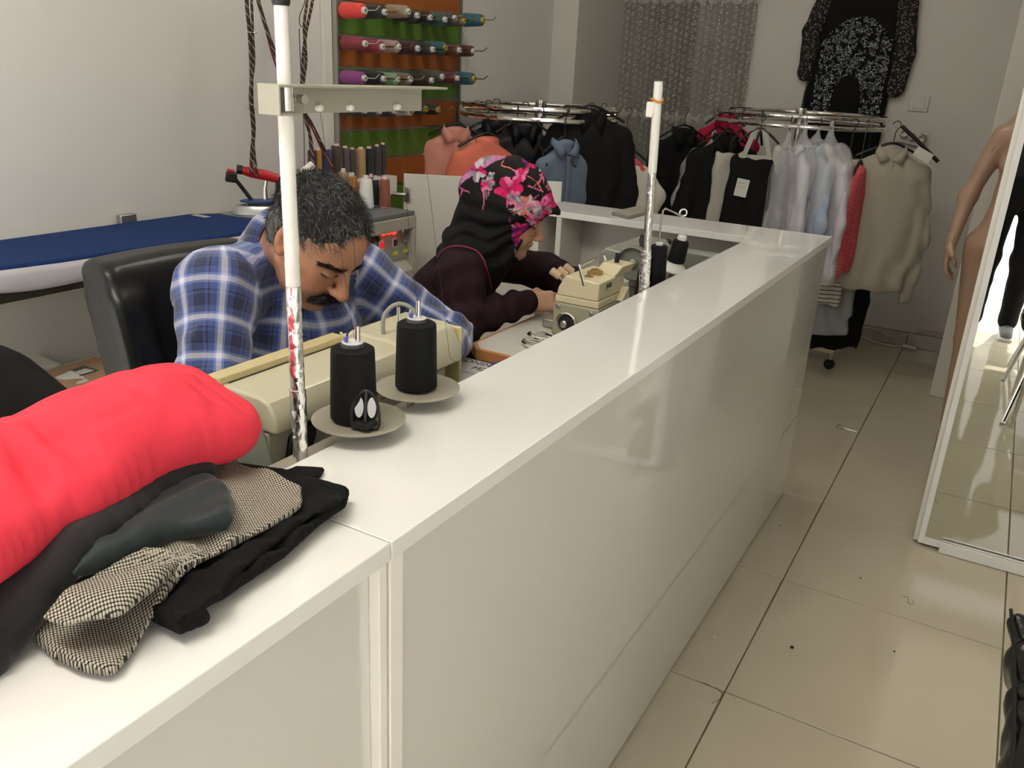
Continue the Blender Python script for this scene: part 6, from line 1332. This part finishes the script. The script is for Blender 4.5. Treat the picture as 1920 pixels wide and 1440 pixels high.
for i in range(26):                                     # sweep of fine lavender lines over the crown and back edge
    t = i/25; stroke(side(868-12*t, 322+30*t), side(905+55*t, 288+4*t), .0009+.0008*rs.rand(), (.62, .22, .45) if i % 3 else (.40, .16, .36), bend=.014-.004*t)
for px, py, R_, n, rot, cols, el, dr, ht in (
    (892, 322, .030, 5, .3, (MG, WH, MG, GR, WH), 1.0, .3, (.15, .01, .05)), (905, 300, .018, 4, .8, (GR, MG, WH), 1.2, 1.2, None), (915, 345, .020, 5, .2, (PK, GR, MG), 1.1, .8, None),
    (955, 352, .034, 5, .9, (MG, PK, MG, MG), 1.35, .9, None), (940, 372, .026, 4, .2, (MG, MG, PK), 1.3, .7, None), (975, 330, .018, 4, .2, (MG, PK), 1.5, 1.1, None),
    (995, 302, .028, 7, .1, (PU, PU, MG), 1.0, .2, (.1, .01, .06)), (1018, 318, .016, 6, .1, (WH, PK, GR), 1.0, .2, (.05, .04, .05)), (985, 385, .030, 8, .4, (PK, WH, CO, GR), 1.15, .3, (.6, .1, .1)),
    (965, 370, .022, 6, .1, (GR, PK, GR), 1.0, .3, None), (1018, 392, .030, 6, .6, (GR, MG, PK, WH), 1.0, .3, (.3, .01, .08)), (1035, 380, .024, 5, .1, (MG, MG, PK), 1.0, .4, (.3, .01, .08)),
    (1000, 412, .022, 6, .9, (MG, GR, PK), 1.0, .3, None), (975, 432, .024, 6, .1, (PU, MG, PU), 1.2, .3, None), (962, 452, .018, 6, .1, (MG, PU), 1.2, .3, None), (845, 385, .013, 5, .1, (MG, PU), 1.0, .3, None),
    (872, 318, .016, 6, .1, ((.35, .08, .40), PU), 1.3, 1.0, None), (935, 482, .022, 5, .1, (MG, PU, GR), 1.2, .6, None), (960, 478, .016, 6, .1, (GR, MG), 1.2, .6, None), (985, 300, .010, 4, 0, (GR, WH), 1.0, 0, None), (920, 330, .010, 4, 0, (WH, GR), 1.4, 1.0, None), (948, 410, .016, 5, .3, (PU, MG, GR), 1.1, .5, None), (925, 375, .013, 5, .1, (MG, PK, GR), 1.2, .9, None), (900, 290, .012, 5, .1, (PK, PU), 1.0, .2, None), (852, 350, .012, 5, .4, (PU, PK, GR), 1.0, .2, None), (1030, 355, .012, 5, .4, (GR, MG), 1.0, .2, None), (1000, 440, .014, 5, .2, (MG, PU), 1.0, .2, None), (905, 492, .018, 5, .1, (MG, GR, PU), 1.2, .6, None)):
    cx, cz = side(px, py); petal(cx, cz, R_, n, rot, cols, el, dr, ht)
for i in range(16):
    a = rs.rand()*6.28; c0 = np.array(side(985, 388)); e = c0+np.array([math.cos(a), math.sin(a)])*(.03+.02*rs.rand()); stroke(tuple(c0), tuple(e), .0022, (PK, WH, CO, GR)[i % 4])
for i in range(9): stroke(side(905+6*i, 352+3*i), side(907+4*i, 392+5*i), .0022, (PK, GR, (.5, .12, .25))[i % 3], bend=.003)
blk = (J[:, 0]+.012*nz2 < -.004+.55*np.clip(.02-J[:, 2], -.05, .2)) & (J[:, 2] < .052) & (J[:, 0] > -.075+.0*J[:, 2]) & (J[:, 2] > -.16); blk |= (J[:, 2] < -.13) & (J[:, 0] < .02)
jc[blk] = (.004, .004, .0045)
attr_mat('headscarf_print', rough=.75, spec=.3)
npmesh('headscarf', jv, jf, 'headscarf_print', pw_, world=True, col=jc, label='black headscarf printed with pink and magenta flowers')
# pink piping on the neckline of the cardigan
def on_sdf(S_, px, py, off=.0, d0=.8, d1=3.):
    d = np.array(CW+(px-960)/CF*CR-(py-720)/CF*CU); c = np.array(CC); t = d0
    for _ in range(80):
        e = float(S_.at((c+d*t)[None])[0])
        if e < .0005 or t > d1: break
        t += max(e*.8, .0008)/np.linalg.norm(d)
    return Vector(c+d*(t-off))
mat('pink_piping', (.42, .03, .12), .6)
CAH = SDF(.01); CAH.p = CA.p+[q for q in HJ.p]
pp = [on_sdf(CAH, px, py, .005) for px, py in ((821, 482), (830, 469), (852, 461), (882, 465), (901, 477), (911, 499), (917, 518), (921, 540))]
if max((a-b).length for a, b in zip(pp, pp[1:])) < .2: P('piping', MB().tube(spline(pp, 5), .0016, n=6), 'pink_piping', pw_, label='thin pink piping along the neckline')
# stool
st = thing('stool', 'round black work stool under the woman', 'stool', (-1.45, 1.95, 0))
P('seat', MB().lathe([(.15, .37), (.165, .38), (.165, .40), (.15, .41)], (-1.45, 1.95, 0)), 'leather', st, bevel=.003)
for k in range(4):
    a = k*math.pi/2+.5; P('leg', MB().tube([(-1.45+.10*math.cos(a), 1.95+.10*math.sin(a), .37), (-1.45+.15*math.cos(a), 1.95+.15*math.sin(a), 0)], .011), 'steel', st)
# ================================================================ pile of clothes on the near counter
def inpoly(P_, poly):
    x, y = P_[..., 0], P_[..., 1]; c = np.zeros(x.shape, bool); n = len(poly)
    for i in range(n):
        x1, y1 = poly[i][:2]; x2, y2 = poly[(i+1) % n][:2]
        m_ = ((y1 > y) != (y2 > y)) & (x < (x2-x1)*(y-y1)/(y2-y1+1e-12)+x1); c ^= m_
    return c
def pdist(P_, poly):
    d = np.full(P_.shape[:-1], 9.); n = len(poly)
    for i in range(n):
        a = np.array(poly[i][:2]); b = np.array(poly[(i+1) % n][:2]); ab = b-a; h = np.clip(((P_-a) @ ab)/(ab @ ab+1e-12), 0, 1); d = np.minimum(d, np.linalg.norm(P_-a-h[..., None]*ab, axis=-1))
    return d
def cloth_pad(name, label, cat, poly, z0, th, m, edge=.02, res=.005, sharp=False, top=None, bot=None, wob=None, group=None, uvs=False, parent=None, seed=1, lid=None):
    """soft folded cloth: outline poly in plan, base height z0 (or bot(P)), thickness th with rounded edges"""
    poly = [tuple(Vector(p)[:2]) for p in poly]
    sp = spline([V(*p, 0) for p in poly]+[V(*poly[0], 0)], 4)[:-1]; poly = poly if sharp else [(p.x, p.y) for p in sp]
    lo = np.min(poly, 0)-res; hi = np.max(poly, 0)+res; nx, ny = [int(math.ceil((hi[i]-lo[i])/res))+1 for i in (0, 1)]
    X_, Y_ = np.meshgrid(lo[0]+res*np.arange(nx), lo[1]+res*np.arange(ny), indexing='ij'); Q = np.stack([X_, Y_], -1)
    P2 = Q+(.0012 if sharp else .0008)*np.stack([vnoise(np.dstack([Q, Q[..., :1]*0]), 30, seed), vnoise(np.dstack([Q, Q[..., :1]*0]), 30, seed+5)], -1)
    ins = inpoly(P2, poly); d = pdist(P2, poly); sd_ = np.where(ins, d, -d)
    prof = np.sqrt(np.clip(1-np.clip(1-sd_/edge, 0, 1)**2, 0, 1))
    P3 = np.dstack([Q, np.zeros(Q.shape[:2])]); base = z0+(bot(Q) if bot else 0); thk = (th if top is None else top(Q))*1.
    mid = base+thk*.5; up = mid+thk*.5*prof+(wob(P3) if wob else 0)*np.clip(sd_/edge, 0, 1); dn = mid-thk*.5*prof
    keep = sd_ > -res*.2; idx = np.full(keep.shape, -1); n = keep.sum(); idx[keep] = np.arange(n)
    # pull the outermost vertices onto the outline
    vt = np.stack([Q[keep][:, 0], Q[keep][:, 1], up[keep]], 1); vb = np.stack([Q[keep][:, 0], Q[keep][:, 1], dn[keep]], 1)
    a, b, c, e = idx[:-1, :-1], idx[1:, :-1], idx[1:, 1:], idx[:-1, 1:]; ok = (a >= 0) & (b >= 0) & (c >= 0) & (e >= 0); F = np.stack([a[ok], b[ok], c[ok], e[ok]], 1)
    ed = {}
    for q in F:
        for i in range(4):
            u, w_ = q[i], q[(i+1) % 4]
            if (w_, u) in ed: del ed[(w_, u)]
            else: ed[(u, w_)] = 1
    side = np.array([[u+0, u+n, w_+n, w_+0] for u, w_ in ed])
    V_ = np.concatenate([vt, vb]); FF_ = np.concatenate([F, F[:, ::-1]+n, side]); used = np.zeros(len(V_), bool); used[FF_.ravel()] = True; rm = np.cumsum(used)-1; V_ = V_[used]; FF_ = rm[FF_]
    V_ = relax(V_, FF_, .25 if sharp else .5)
    for _ in range(0 if sharp else 4): V_ = relax(V_, FF_, .5)
    if lid: V_ = lid(V_)
    kw = {} if parent is not None else dict(label=label, cat=cat, group=group)
    if parent is not None and label: kw = dict(label=label)
    return npmesh(name, V_, FF_, m, parent, world=parent is not None, **kw)
def pix(z, *pts): return [at(px, py, Z=z) for px, py in pts]
mat('black_wool', (.0055, .0055, .006), .9, spec=.25, bump=.3, bscale=500, bdist=.0006); mat('charcoal_wool', (.016, .015, .017), .9, spec=.25, sheen=.2, bump=.3, bscale=400, bdist=.0008)
mat('teal_satin', (.008, .017, .019), .62, sheen=.15)
m = mat('red_fleece', (.84, .052, .085), .9, spec=.25, bump=.15, bscale=300, bdist=.0008)
m = mat('houndstooth', (.2, .2, .2), .85); nt, b = nodes(m); L = nt.links.new; tc = nt.nodes.new('ShaderNodeTexCoord'); mp = nt.nodes.new('ShaderNodeMapping'); mp.inputs['Rotation'].default_value = (0, 0, math.radians(28)); L(tc.outputs['Object'], mp.inputs[0])
vo = nt.nodes.new('ShaderNodeTexVoronoi'); vo.voronoi_dimensions = '2D'; vo.inputs['Scale'].default_value = 320; vo.inputs['Randomness'].default_value = .08; sp = nt.nodes.new('ShaderNodeMapping'); sp.inputs['Scale'].default_value = (1, 1.25, 1); L(mp.outputs[0], sp.inputs[0]); L(sp.outputs[0], vo.inputs['Vector'])
cr = nt.nodes.new('ShaderNodeValToRGB'); cr.color_ramp.elements[0].position = .36; cr.color_ramp.elements[0].color = (.46, .42, .34, 1); cr.color_ramp.elements[1].position = .44; cr.color_ramp.elements[1].color = (.022, .019, .018, 1); L(vo.outputs['Distance'], cr.inputs[0]); L(cr.outputs[0], b.inputs['Base Color'])
Zc = HC+.0008
wv1 = lambda s, a, sc: (lambda P_: a*vnoise(P_, sc, s))
cloth_pad('black_trousers', 'folded black cloth with a notched corner lying lowest at the counter seam', 'cloth', pix(Zc+.004, (330, 1000), (440, 868), (540, 884), (556, 876), (610, 880), (603, 893), (585, 905), (570, 930), (500, 985), (400, 1060)), Zc, .008, 'black_wool', .003, .0025, sharp=True, wob=wv1(3, .0012, 40))
f1_ = cloth_pad('black_skirt', 'folded black trousers fanning out under the patterned cloth', 'trousers', pix(Zc+.012, (260, 1140), (350, 1040), (500, 940), (575, 905), (655, 928), (650, 950), (600, 985), (540, 1040), (470, 1090), (425, 1120), (385, 1140), (400, 1165), (335, 1190), (290, 1170)), Zc+.0082, .014, 'black_wool', .005, .0025, sharp=True, wob=lambda P_: .003*vnoise(P_, 28, 6)+.0035*np.sin(P_[..., 0]*60-P_[..., 1]*110+2*vnoise(P_, 12, 2)), bot=lambda Q: -.0112*np.clip(((-.60)-(Q[..., 0]))/-.03, 0, 1)*0)
cloth_pad('black_trouser_leg', 'narrow black folded trouser leg lying on the fanned black trousers', 'trousers', pix(Zc+.026, (300, 1130), (430, 1040), (540, 965), (600, 912), (648, 926), (640, 942), (585, 965), (500, 1030), (430, 1090), (415, 1120), (330, 1165)), Zc+.0222, .006, 'black_wool', .003, .0025, sharp=True, wob=lambda P_: .0025*np.sin(P_[..., 0]*75-P_[..., 1]*130+2*vnoise(P_, 14, 2)))
pc_ = cloth_pad('patterned_cloth', 'black and cream houndstooth cloth with frayed edges in the pile', 'cloth', pix(Zc+.034, (45, 1135), (60, 1112), (130, 1070), (230, 1025), (320, 975), (400, 900), (428, 862), (500, 886), (568, 914), (566, 944), (540, 966), (450, 1012), (372, 1052), (318, 1092), (262, 1150), (212, 1208), (192, 1215), (150, 1208), (88, 1182), (60, 1155)), Zc+.0272, .011, 'houndstooth', .005, .0026, sharp=True,
    wob=lambda P_: .004*np.sin((P_[..., 0]*.5+P_[..., 1])*70+2.5*vnoise(P_, 14, 3))+.0045*vnoise(P_, 22, 9), bot=lambda Q: -.024*np.clip((-Q[..., 1]+.415)/.07, 0, 1))
cloth_pad('patterned_fold', 'upper fold of the houndstooth cloth open like a sleeve mouth at its near end', 'cloth', pix(Zc+.06, (70, 1125), (150, 1055), (260, 1010), (330, 1010), (330, 1040), (270, 1090), (215, 1125), (160, 1130), (110, 1140)), Zc+.038, .012, 'houndstooth', .008, .003, wob=lambda P_: .006*np.sin((P_[..., 0]-P_[..., 1])*80+2*vnoise(P_, 18, 3)))
mat('fray', (.42, .40, .35), .8)
fr_t = thing('frayed_threads', 'loose pale frayed threads lying on the houndstooth cloth', 'threads', at(320, 1040, Z=Zc+.07)); rs = np.random.RandomState(5)
for k in range(22):
    a = at(255+rs.rand()*130, 1052+rs.randn()*12-rs.rand()*12, Z=Zc+.050+.008*rs.rand()); ang = rs.rand()*6.28; pts = [a]
    for j in range(6): ang += rs.randn()*.7; pts.append(pts[-1]+V(math.cos(ang)*.0034, math.sin(ang)*.0034, rs.randn()*.001))
    P('thread', MB().tube(spline(pts, 2), .00045, n=4), 'fray', fr_t)
cloth_pad('dark_shirt', 'charcoal black folded garment in the pile directly under the red fleece', 'garment', pix(Zc+.05, (-260, 1320), (-120, 1200), (-60, 1090), (80, 960), (290, 862), (395, 858), (425, 885), (330, 940), (250, 1005), (160, 1070), (60, 1130), (-20, 1180), (-120, 1240)), Zc+.040, .040, 'charcoal_wool', .014, .005, wob=wv1(12, .005, 18), bot=lambda Q: -.046*np.clip((.36-Q[..., 1])/.08, 0, 1))
cloth_pad('teal_roll', 'dark teal rolled satin lining poking out between the red fleece and the patterned cloth', 'cloth', pix(Zc+.065, (120, 1060), (185, 985), (280, 920), (385, 878), (435, 905), (440, 950), (410, 965), (330, 980), (240, 1015)), Zc+.040, .026, 'teal_satin', .012, .003, wob=lambda P_: .003*np.sin(P_[..., 0]*90+3*vnoise(P_, 20, 4))-.004*np.exp(-(vnoise(P_, 16, 41)/.08)**2))
RP = [tuple(p[:2]) for p in pix(1.05, (-320, 1230), (-150, 1130), (0, 1045), (110, 975), (200, 935), (330, 862), (430, 826), (476, 806), (493, 782), (484, 758), (440, 745), (390, 722), (330, 712), (240, 722), (140, 760), (0, 825), (-200, 925), (-380, 1050))]
def redtop(Q):
    a = np.array(at(330, 790, Z=1.05)[:2]); b = np.array(at(60, 900, Z=1.05)[:2]); ab = b-a; h = np.clip(((Q-a) @ ab)/(ab @ ab), 0, 1.6); d = np.linalg.norm(Q-a-h[..., None]*ab, axis=-1)
    rp = np.array(at(470, 775, Z=1.05)[:2]); dr = np.linalg.norm(Q-rp, axis=-1)
    return (1-.38*np.exp(-(dr/.065)**2))*(.072+.030*np.exp(-(d/.07)**2)-.012*np.clip(h-.3, 0, 1))
WR = []
for x1, y1, x2, y2, w_, d in ((65, 820, 140, 870, .009, .009), (25, 850, 120, 960, .011, .011), (90, 905, 130, 985, .010, .009), (215, 745, 290, 790, .007, .005), (150, 840, 240, 905, .008, .006), (330, 780, 300, 850, .008, .006), (400, 760, 440, 840, .008, .009), (440, 770, 430, 850, .006, .007), (360, 740, 420, 760, .006, .005), (10, 930, 60, 1010, .010, .008), (250, 830, 350, 850, .007, .005), (455, 785, 480, 830, .005, .006)):
    a_ = np.array(at(x1, y1, Z=1.08)[:2]); b_ = np.array(at(x2, y2, Z=1.08)[:2]); WR.append((a_, b_-a_, w_, d))
def rwob(P_):
    x, y = P_[..., 0], P_[..., 1]; c = .006*vnoise(P_, 9, 3)+.004*vnoise(P_, 20, 5)
    for a, ab, w_, d in WR:
        q = np.stack([x, y], -1)-a; h = np.clip((q @ ab)/(ab @ ab), 0, 1); dd = np.linalg.norm(q-h[..., None]*ab, axis=-1); c = c-1.6*d*np.exp(-(dd/w_)**2)*np.sin(math.pi*np.clip(h*.9+.05, 0, 1))
    wq = P_+.012*np.stack([vnoise(P_, 20, 61), vnoise(P_, 20, 62), 0*x], -1)
    c = c-.0050*np.exp(-(vnoise(wq, 11, 21)/.06)**2)-.0035*np.exp(-(vnoise(wq, 24, 23)/.10)**2)+.0016*vnoise(P_, 50, 9)
    return c
rd = cloth_pad('red_fleece', 'large coral red folded fleece on top of the clothes pile', 'garment', RP, Zc+.050, .10, 'red_fleece', .036, .0032, top=redtop, wob=rwob, seed=4)
cloth_pad('black_jacket', 'black jacket lying at the far left behind the red fleece', 'jacket', [(-1.16, .34), (-.98, .46), (-.905, .545), (-.885, .575), (-.93, .590), (-1.02, .585), (-1.12, .56), (-1.22, .50), (-1.24, .40)], Zc, .075, 'black_wool', .035, .006, wob=wv1(15, .010, 14), top=lambda Q: .04+.07*np.clip((-.90-Q[..., 0])/.12, 0, 1))
# ================================================================ mannequin behind the mirror
mat('mannequin_skin', (.42, .27, .19), .38, coat=.15)
mn = thing('mannequin', 'skin coloured female mannequin standing behind the mirror cabinet', 'mannequin', (.03, 3.86, 0))
S_ = SDF(.03); mx_, my_ = .030, 3.85
S_.cone((mx_, my_, 1.32), (mx_, my_, 1.08), .085, .075, flat=((0, 1, 0), .8)); S_.cone((mx_, my_, 1.06), (mx_, my_, .88), .075, .115); S_.cone((mx_-.06, my_, 1.285), (mx_+.06, my_, 1.285), .045, .045)
for s in (-1, 1):
    S_.cone((mx_+s*.065, my_, .86), (mx_+s*.050, my_-.01, .48), .078, .046); S_.cone((mx_+s*.050, my_-.01, .48), (mx_+s*.045, my_, .10), .044, .028, k=.02); S_.cone((mx_+s*.045, my_+.01, .05), (mx_+s*.05, my_-.12, .022), .028, .022, k=.02)
    S_.ell((mx_+s*.04, my_-.06, 1.18), (.045, .04, .045), k=.02)
sh_ = np.array([mx_-.095, my_, 1.285]); e_ = np.array([mx_-.165, my_-.005, 1.05]); w_2 = np.array([mx_-.185, my_-.05, .86])
S_.cone(sh_, e_, .040, .031); S_.cone(e_, w_2, .031, .021); S_.cone((mx_+.095, my_, 1.285), (mx_+.15, my_, 1.05), .040, .031); S_.cone((mx_+.15, my_, 1.05), (mx_+.16, my_-.05, .86), .031, .021)
S_.cone((mx_, my_, 1.30), (mx_, my_, 1.44), .045, .040); S_.ell((mx_, my_-.01, 1.55), (.072, .09, .105), k=.03)
v1, f1 = S_.mesh(.0075); parts_ = [(v1, f1)]
for s, w0 in ((-1, w_2), (1, np.array([mx_+.16, my_-.05, .86]))):
    H_ = SDF(.008); hand_prims(H_, w0, (0.0, -.05, -1), (s, 0, .0), k=.82, curl=.35, side=s); parts_.append(H_.mesh(.0035))
V_ = np.concatenate([p[0] for p in parts_]); o_ = 0; FF_ = []
for p in parts_: FF_.append(p[1]+o_); o_ += len(p[0])
npmesh('body', V_, np.concatenate(FF_), 'mannequin_skin', mn, world=True)
P('arm_joint', MB().tube([V(mx_-.118+.040*math.cos(a)*.35, my_+.040*math.sin(a), 1.235+.040*math.cos(a)*.9) for a in [i*math.pi/10 for i in range(20)]], .0009, n=4, closed=True), 'charcoal_wool', mn)
P('base_plate', MB().lathe([(.075, .0005), (.075, .005), (.070, .006)], (mx_+.10, my_+.06, 0)), 'chrome', mn)
# ================================================================ things on the floor
mat('fluff', (.02, .018, .014), .8); mat('crumb_white', (.7, .66, .6), .5)
def bit(name, label, px, py, r, m, h=.5):
    p = at(px, py, Z=0); S_ = SDF(.003).ell((0, 0, r*h), (r, r*.8, r*h)); v_, f_ = S_.mesh(r*.28, disp=lambda P_: r*.25*vnoise(P_, 1.2/r, 3)); o = npmesh(name, v_, f_, m, cat='debris', label=label); o.location = (p.x, p.y, .0005); return o
bit('lint_ball', 'black lint ball on the near floor tile', 1484, 1215, .006, 'fluff'); bit('crumb', 'white crumb on the floor beside the counter', 1338, 1196, .005, 'crumb_white')
bit('lint_speck', 'tiny dark speck in the middle of the floor tile before the mirror', 1613, 1085, .003, 'fluff'); bit('lint_speck', 'small dark speck on the floor tile beside the counter', 1461, 986, .003, 'fluff'); bit('lint_speck', 'small brown speck on the near tile below the mirror', 1676, 1222, .003, 'fluff')
kc = at(1575, 800, Z=.003); kt = thing('wire_loop', 'small dark wire loop lying on the floor in the aisle', 'wire', kc)
P('loop', MB().tube([kc+V(.014*math.cos(a), .024*math.sin(a), 0) for a in [i*math.pi/10 for i in range(20)]], .0016, n=6, closed=True), 'steel', kt); P('tail', MB().tube([kc+V(.014, -.005, 0), kc+V(.035, -.012, 0), kc+V(.075, -.012, -.001)], .0016, n=6), 'steel', kt)
th1 = thing('thread_scrap', 'thin brown thread scrap on the floor joint beside the counter', 'thread', at(1345, 1290, Z=.002))
P('strand', MB().tube(spline([at(px, py, Z=.0015) for px, py in ((1318, 1280), (1335, 1287), (1352, 1298), (1350, 1310), (1335, 1318))]), .0006, n=5), 'braided_cord', th1)
th2 = thing('thread_scrap', 'curled thread scrap on the bright floor patch below the mirror', 'thread', at(1700, 1130, Z=.002))
P('strand', MB().tube(spline([at(px, py, Z=.0015) for px, py in ((1690, 1118), (1702, 1120), (1703, 1130), (1712, 1133), (1712, 1126))]), .0006, n=5), 'braided_cord', th2)
# black padded bag at the lower right
bg_ = thing('black_bag', 'black shiny padded bag with a seam at the lower right edge of the picture', 'bag', (.33, 1.35, 0))
S_ = SDF(.02)
ba = at(1880, 1150, Z=.62); S_.cone((.30, 1.43, .585), (.345, 1.30, .60), .018, .030, flat=None)
bp_ = [at(1885, 1160, Z=.55), at(1890, 1250, Z=.52), at(1888, 1400, Z=.50), at(1880, 1520, Z=.48)]
S_ = SDF(.03)
for a, b_ in zip(bp_, bp_[1:]): 
    r0 = .016 if a is bp_[0] else .034
    S_.cone(tuple(a+V(r0+.006, 0, 0)), tuple(b_+V(.040, 0, 0)), r0, .034)
S_.cone(tuple(bp_[1]+V(.06, .02, -.02)), tuple(bp_[3]+V(.06, 0, -.02)), .05, .06); S_.cone(tuple(bp_[0]+V(.06, .0, -.04)), tuple(bp_[1]+V(.08, .0, -.04)), .03, .05)
v_, f_ = S_.mesh(.005, disp=lambda P_: .004*np.sin(P_[..., 1]*80+3*vnoise(P_, 15, 2))+.003*vnoise(P_, 40, 5)); mat('patent', (.006, .006, .006), .22, spec=.6, bump=.3, bscale=60, bdist=.003)
npmesh('body', v_, f_, 'patent', bg_, world=True)
P('seam', MB().tube(spline([p+V(.004, -.002, .022) for p in bp_]), .0035, n=6), 'leather', bg_)
chr_ = thing('waiting_chair', 'chrome legged chair carrying the black bag at the right edge', 'chair', (.42, 1.2, 0))
P('seat', MB().box((.24, .92, .40), (.66, 1.42, .43)), 'leather', chr_, bevel=.012, seg=3)
for x, y in ((.26, .95), (.26, 1.39), (.64, .95), (.64, 1.39)): P('leg', MB().tube([(x, y, .40), (x+(.02 if x > .4 else -.02), y+(.03 if y > 1.2 else -.03), 0)], .011, n=12), 'chrome', chr_)
P('back', MB().box((.63, .95, .55), (.655, 1.40, .85)), 'leather', chr_, bevel=.01)
for y in (.97, 1.38): P('back_post', MB().tube([(.64, y, .42), (.655, y, .85)], .010), 'chrome', chr_)
# ================================================================ seen only in the mirror: second chair and the visitor taking the picture
c2c = thing('waiting_chair', 'chair with slanting chrome legs and checked fabric seen in the mirror', 'chair', (.42, .25, 0))
P('leg', MB().tube([(.205, 1.767-.35, .0), (.33, 1.2-.45, .42)], .012, n=12), 'chrome', c2c)
for a, b_ in (((.19, .69, 0), (.30, .55, .42)), ((.21, .38, 0), (.32, .35, .42)), ((.60, .30, 0), (.56, .35, .42))): P('leg', MB().tube([a, b_], .012, n=12), 'chrome', c2c)
P('seat', MB().box((.26, .28, .42), (.70, .78, .45)), 'leather', c2c, bevel=.012, seg=3)
o = P('checked_throw', MB().box((.25, .32, .451), (.42, .70, .47)), 'houndstooth', c2c, bevel=.004)
vp = thing('person', 'visitor in dark trousers and grey shoes reflected in the mirror', 'person', (.10, -.30, 0))
S_ = SDF(.03); px0, py0 = .07, -.36
hipc = np.array([px0, py0, .93])
for s in (-1, 1):
    S_.cone(hipc+np.array([s*.09, 0, -.02]), hipc+np.array([s*.10, .03, -.45]), .06, .045); S_.cone(hipc+np.array([s*.10, .03, -.45]), hipc+np.array([s*.10, .0, -.86]), .045, .032)
    S_.cone(hipc+np.array([s*.18, 0, .50]), hipc+np.array([s*.24, .06, .25]), .038, .032); S_.cone(hipc+np.array([s*.24, .06, .25]), hipc+np.array([s*.12, .22, .36]), .032, .024)
S_.cone(hipc, hipc+np.array([0, 0, .48]), .11, .12, flat=((0, 1, 0), .75)); S_.cone(hipc+np.array([0, 0, .52]), hipc+np.array([0, .01, .62]), .05, .05)
v1, f1 = S_.mesh(.009); S2 = SDF(.02); FV = Frame(hipc+np.array([0, .03, .72]), math.radians(90), math.radians(12), 0, 1); head_sdf(S2, FV); S2.cone(FV.w(-.04, 0, -.045), hipc+np.array([0, .01, .56]), .052, .055); v2, f2 = S2.mesh(.0045)
V_ = np.concatenate([v1, v2]); npmesh('body', V_, np.concatenate([f1, f2+len(v1)]), 'skin_tone', vp, world=True, col=np.tile([.45, .26, .17], (len(V_), 1)))
S_ = SDF(.04); S_.cone(hipc+np.array([0, 0, -.02]), hipc, .14, .14, flat=((0, 1, 0), .8))
for s in (-1, 1): S_.cone(hipc+np.array([s*.09, 0, -.04]), hipc+np.array([s*.10, .03, -.45]), .085, .070); S_.cone(hipc+np.array([s*.10, .03, -.45]), hipc+np.array([s*.10, .0, -.84]), .068, .056)
v_, f_ = S_.mesh(.010, disp=lambda P_: .004*vnoise(P_, 18, 6)); npmesh('trousers', v_, f_, 'black_wool', vp, world=True)
S_ = SDF(.04); S_.cone(hipc+np.array([0, 0, .0]), hipc+np.array([0, 0, .45]), .14, .15, flat=((0, 1, 0), .75))
for s in (-1, 1): S_.cone(hipc+np.array([s*.12, 0, .48]), hipc+np.array([s*.24, .06, .25]), .058, .050); S_.cone(hipc+np.array([s*.24, .06, .25]), hipc+np.array([s*.14, .19, .34]), .048, .036)
v_, f_ = S_.mesh(.011, disp=lambda P_: .004*vnoise(P_, 16, 7)); npmesh('jacket', v_, f_, 'charcoal_wool', vp, world=True)
mat('shoe_grey', (.16, .17, .18), .6)
for s in (-1, 1):
    S_ = SDF(.015); S_.cone(hipc+np.array([s*.10, -.03, -.885]), hipc+np.array([s*.11, .15, -.90]), .042, .032); v_, f_ = S_.mesh(.006, clip=lambda P_: .012-P_[..., 2]); sh__ = npmesh('shoe', v_, f_, 'shoe_grey', vp, world=True)
    S_ = SDF(.01).box(tuple(hipc+np.array([s*.105, .055, -.921])), (.036, .125, .006), .006); v_, f_ = S_.mesh(.006); npmesh('shoe_sole', v_, f_, 'white_plastic', vp, world=True)
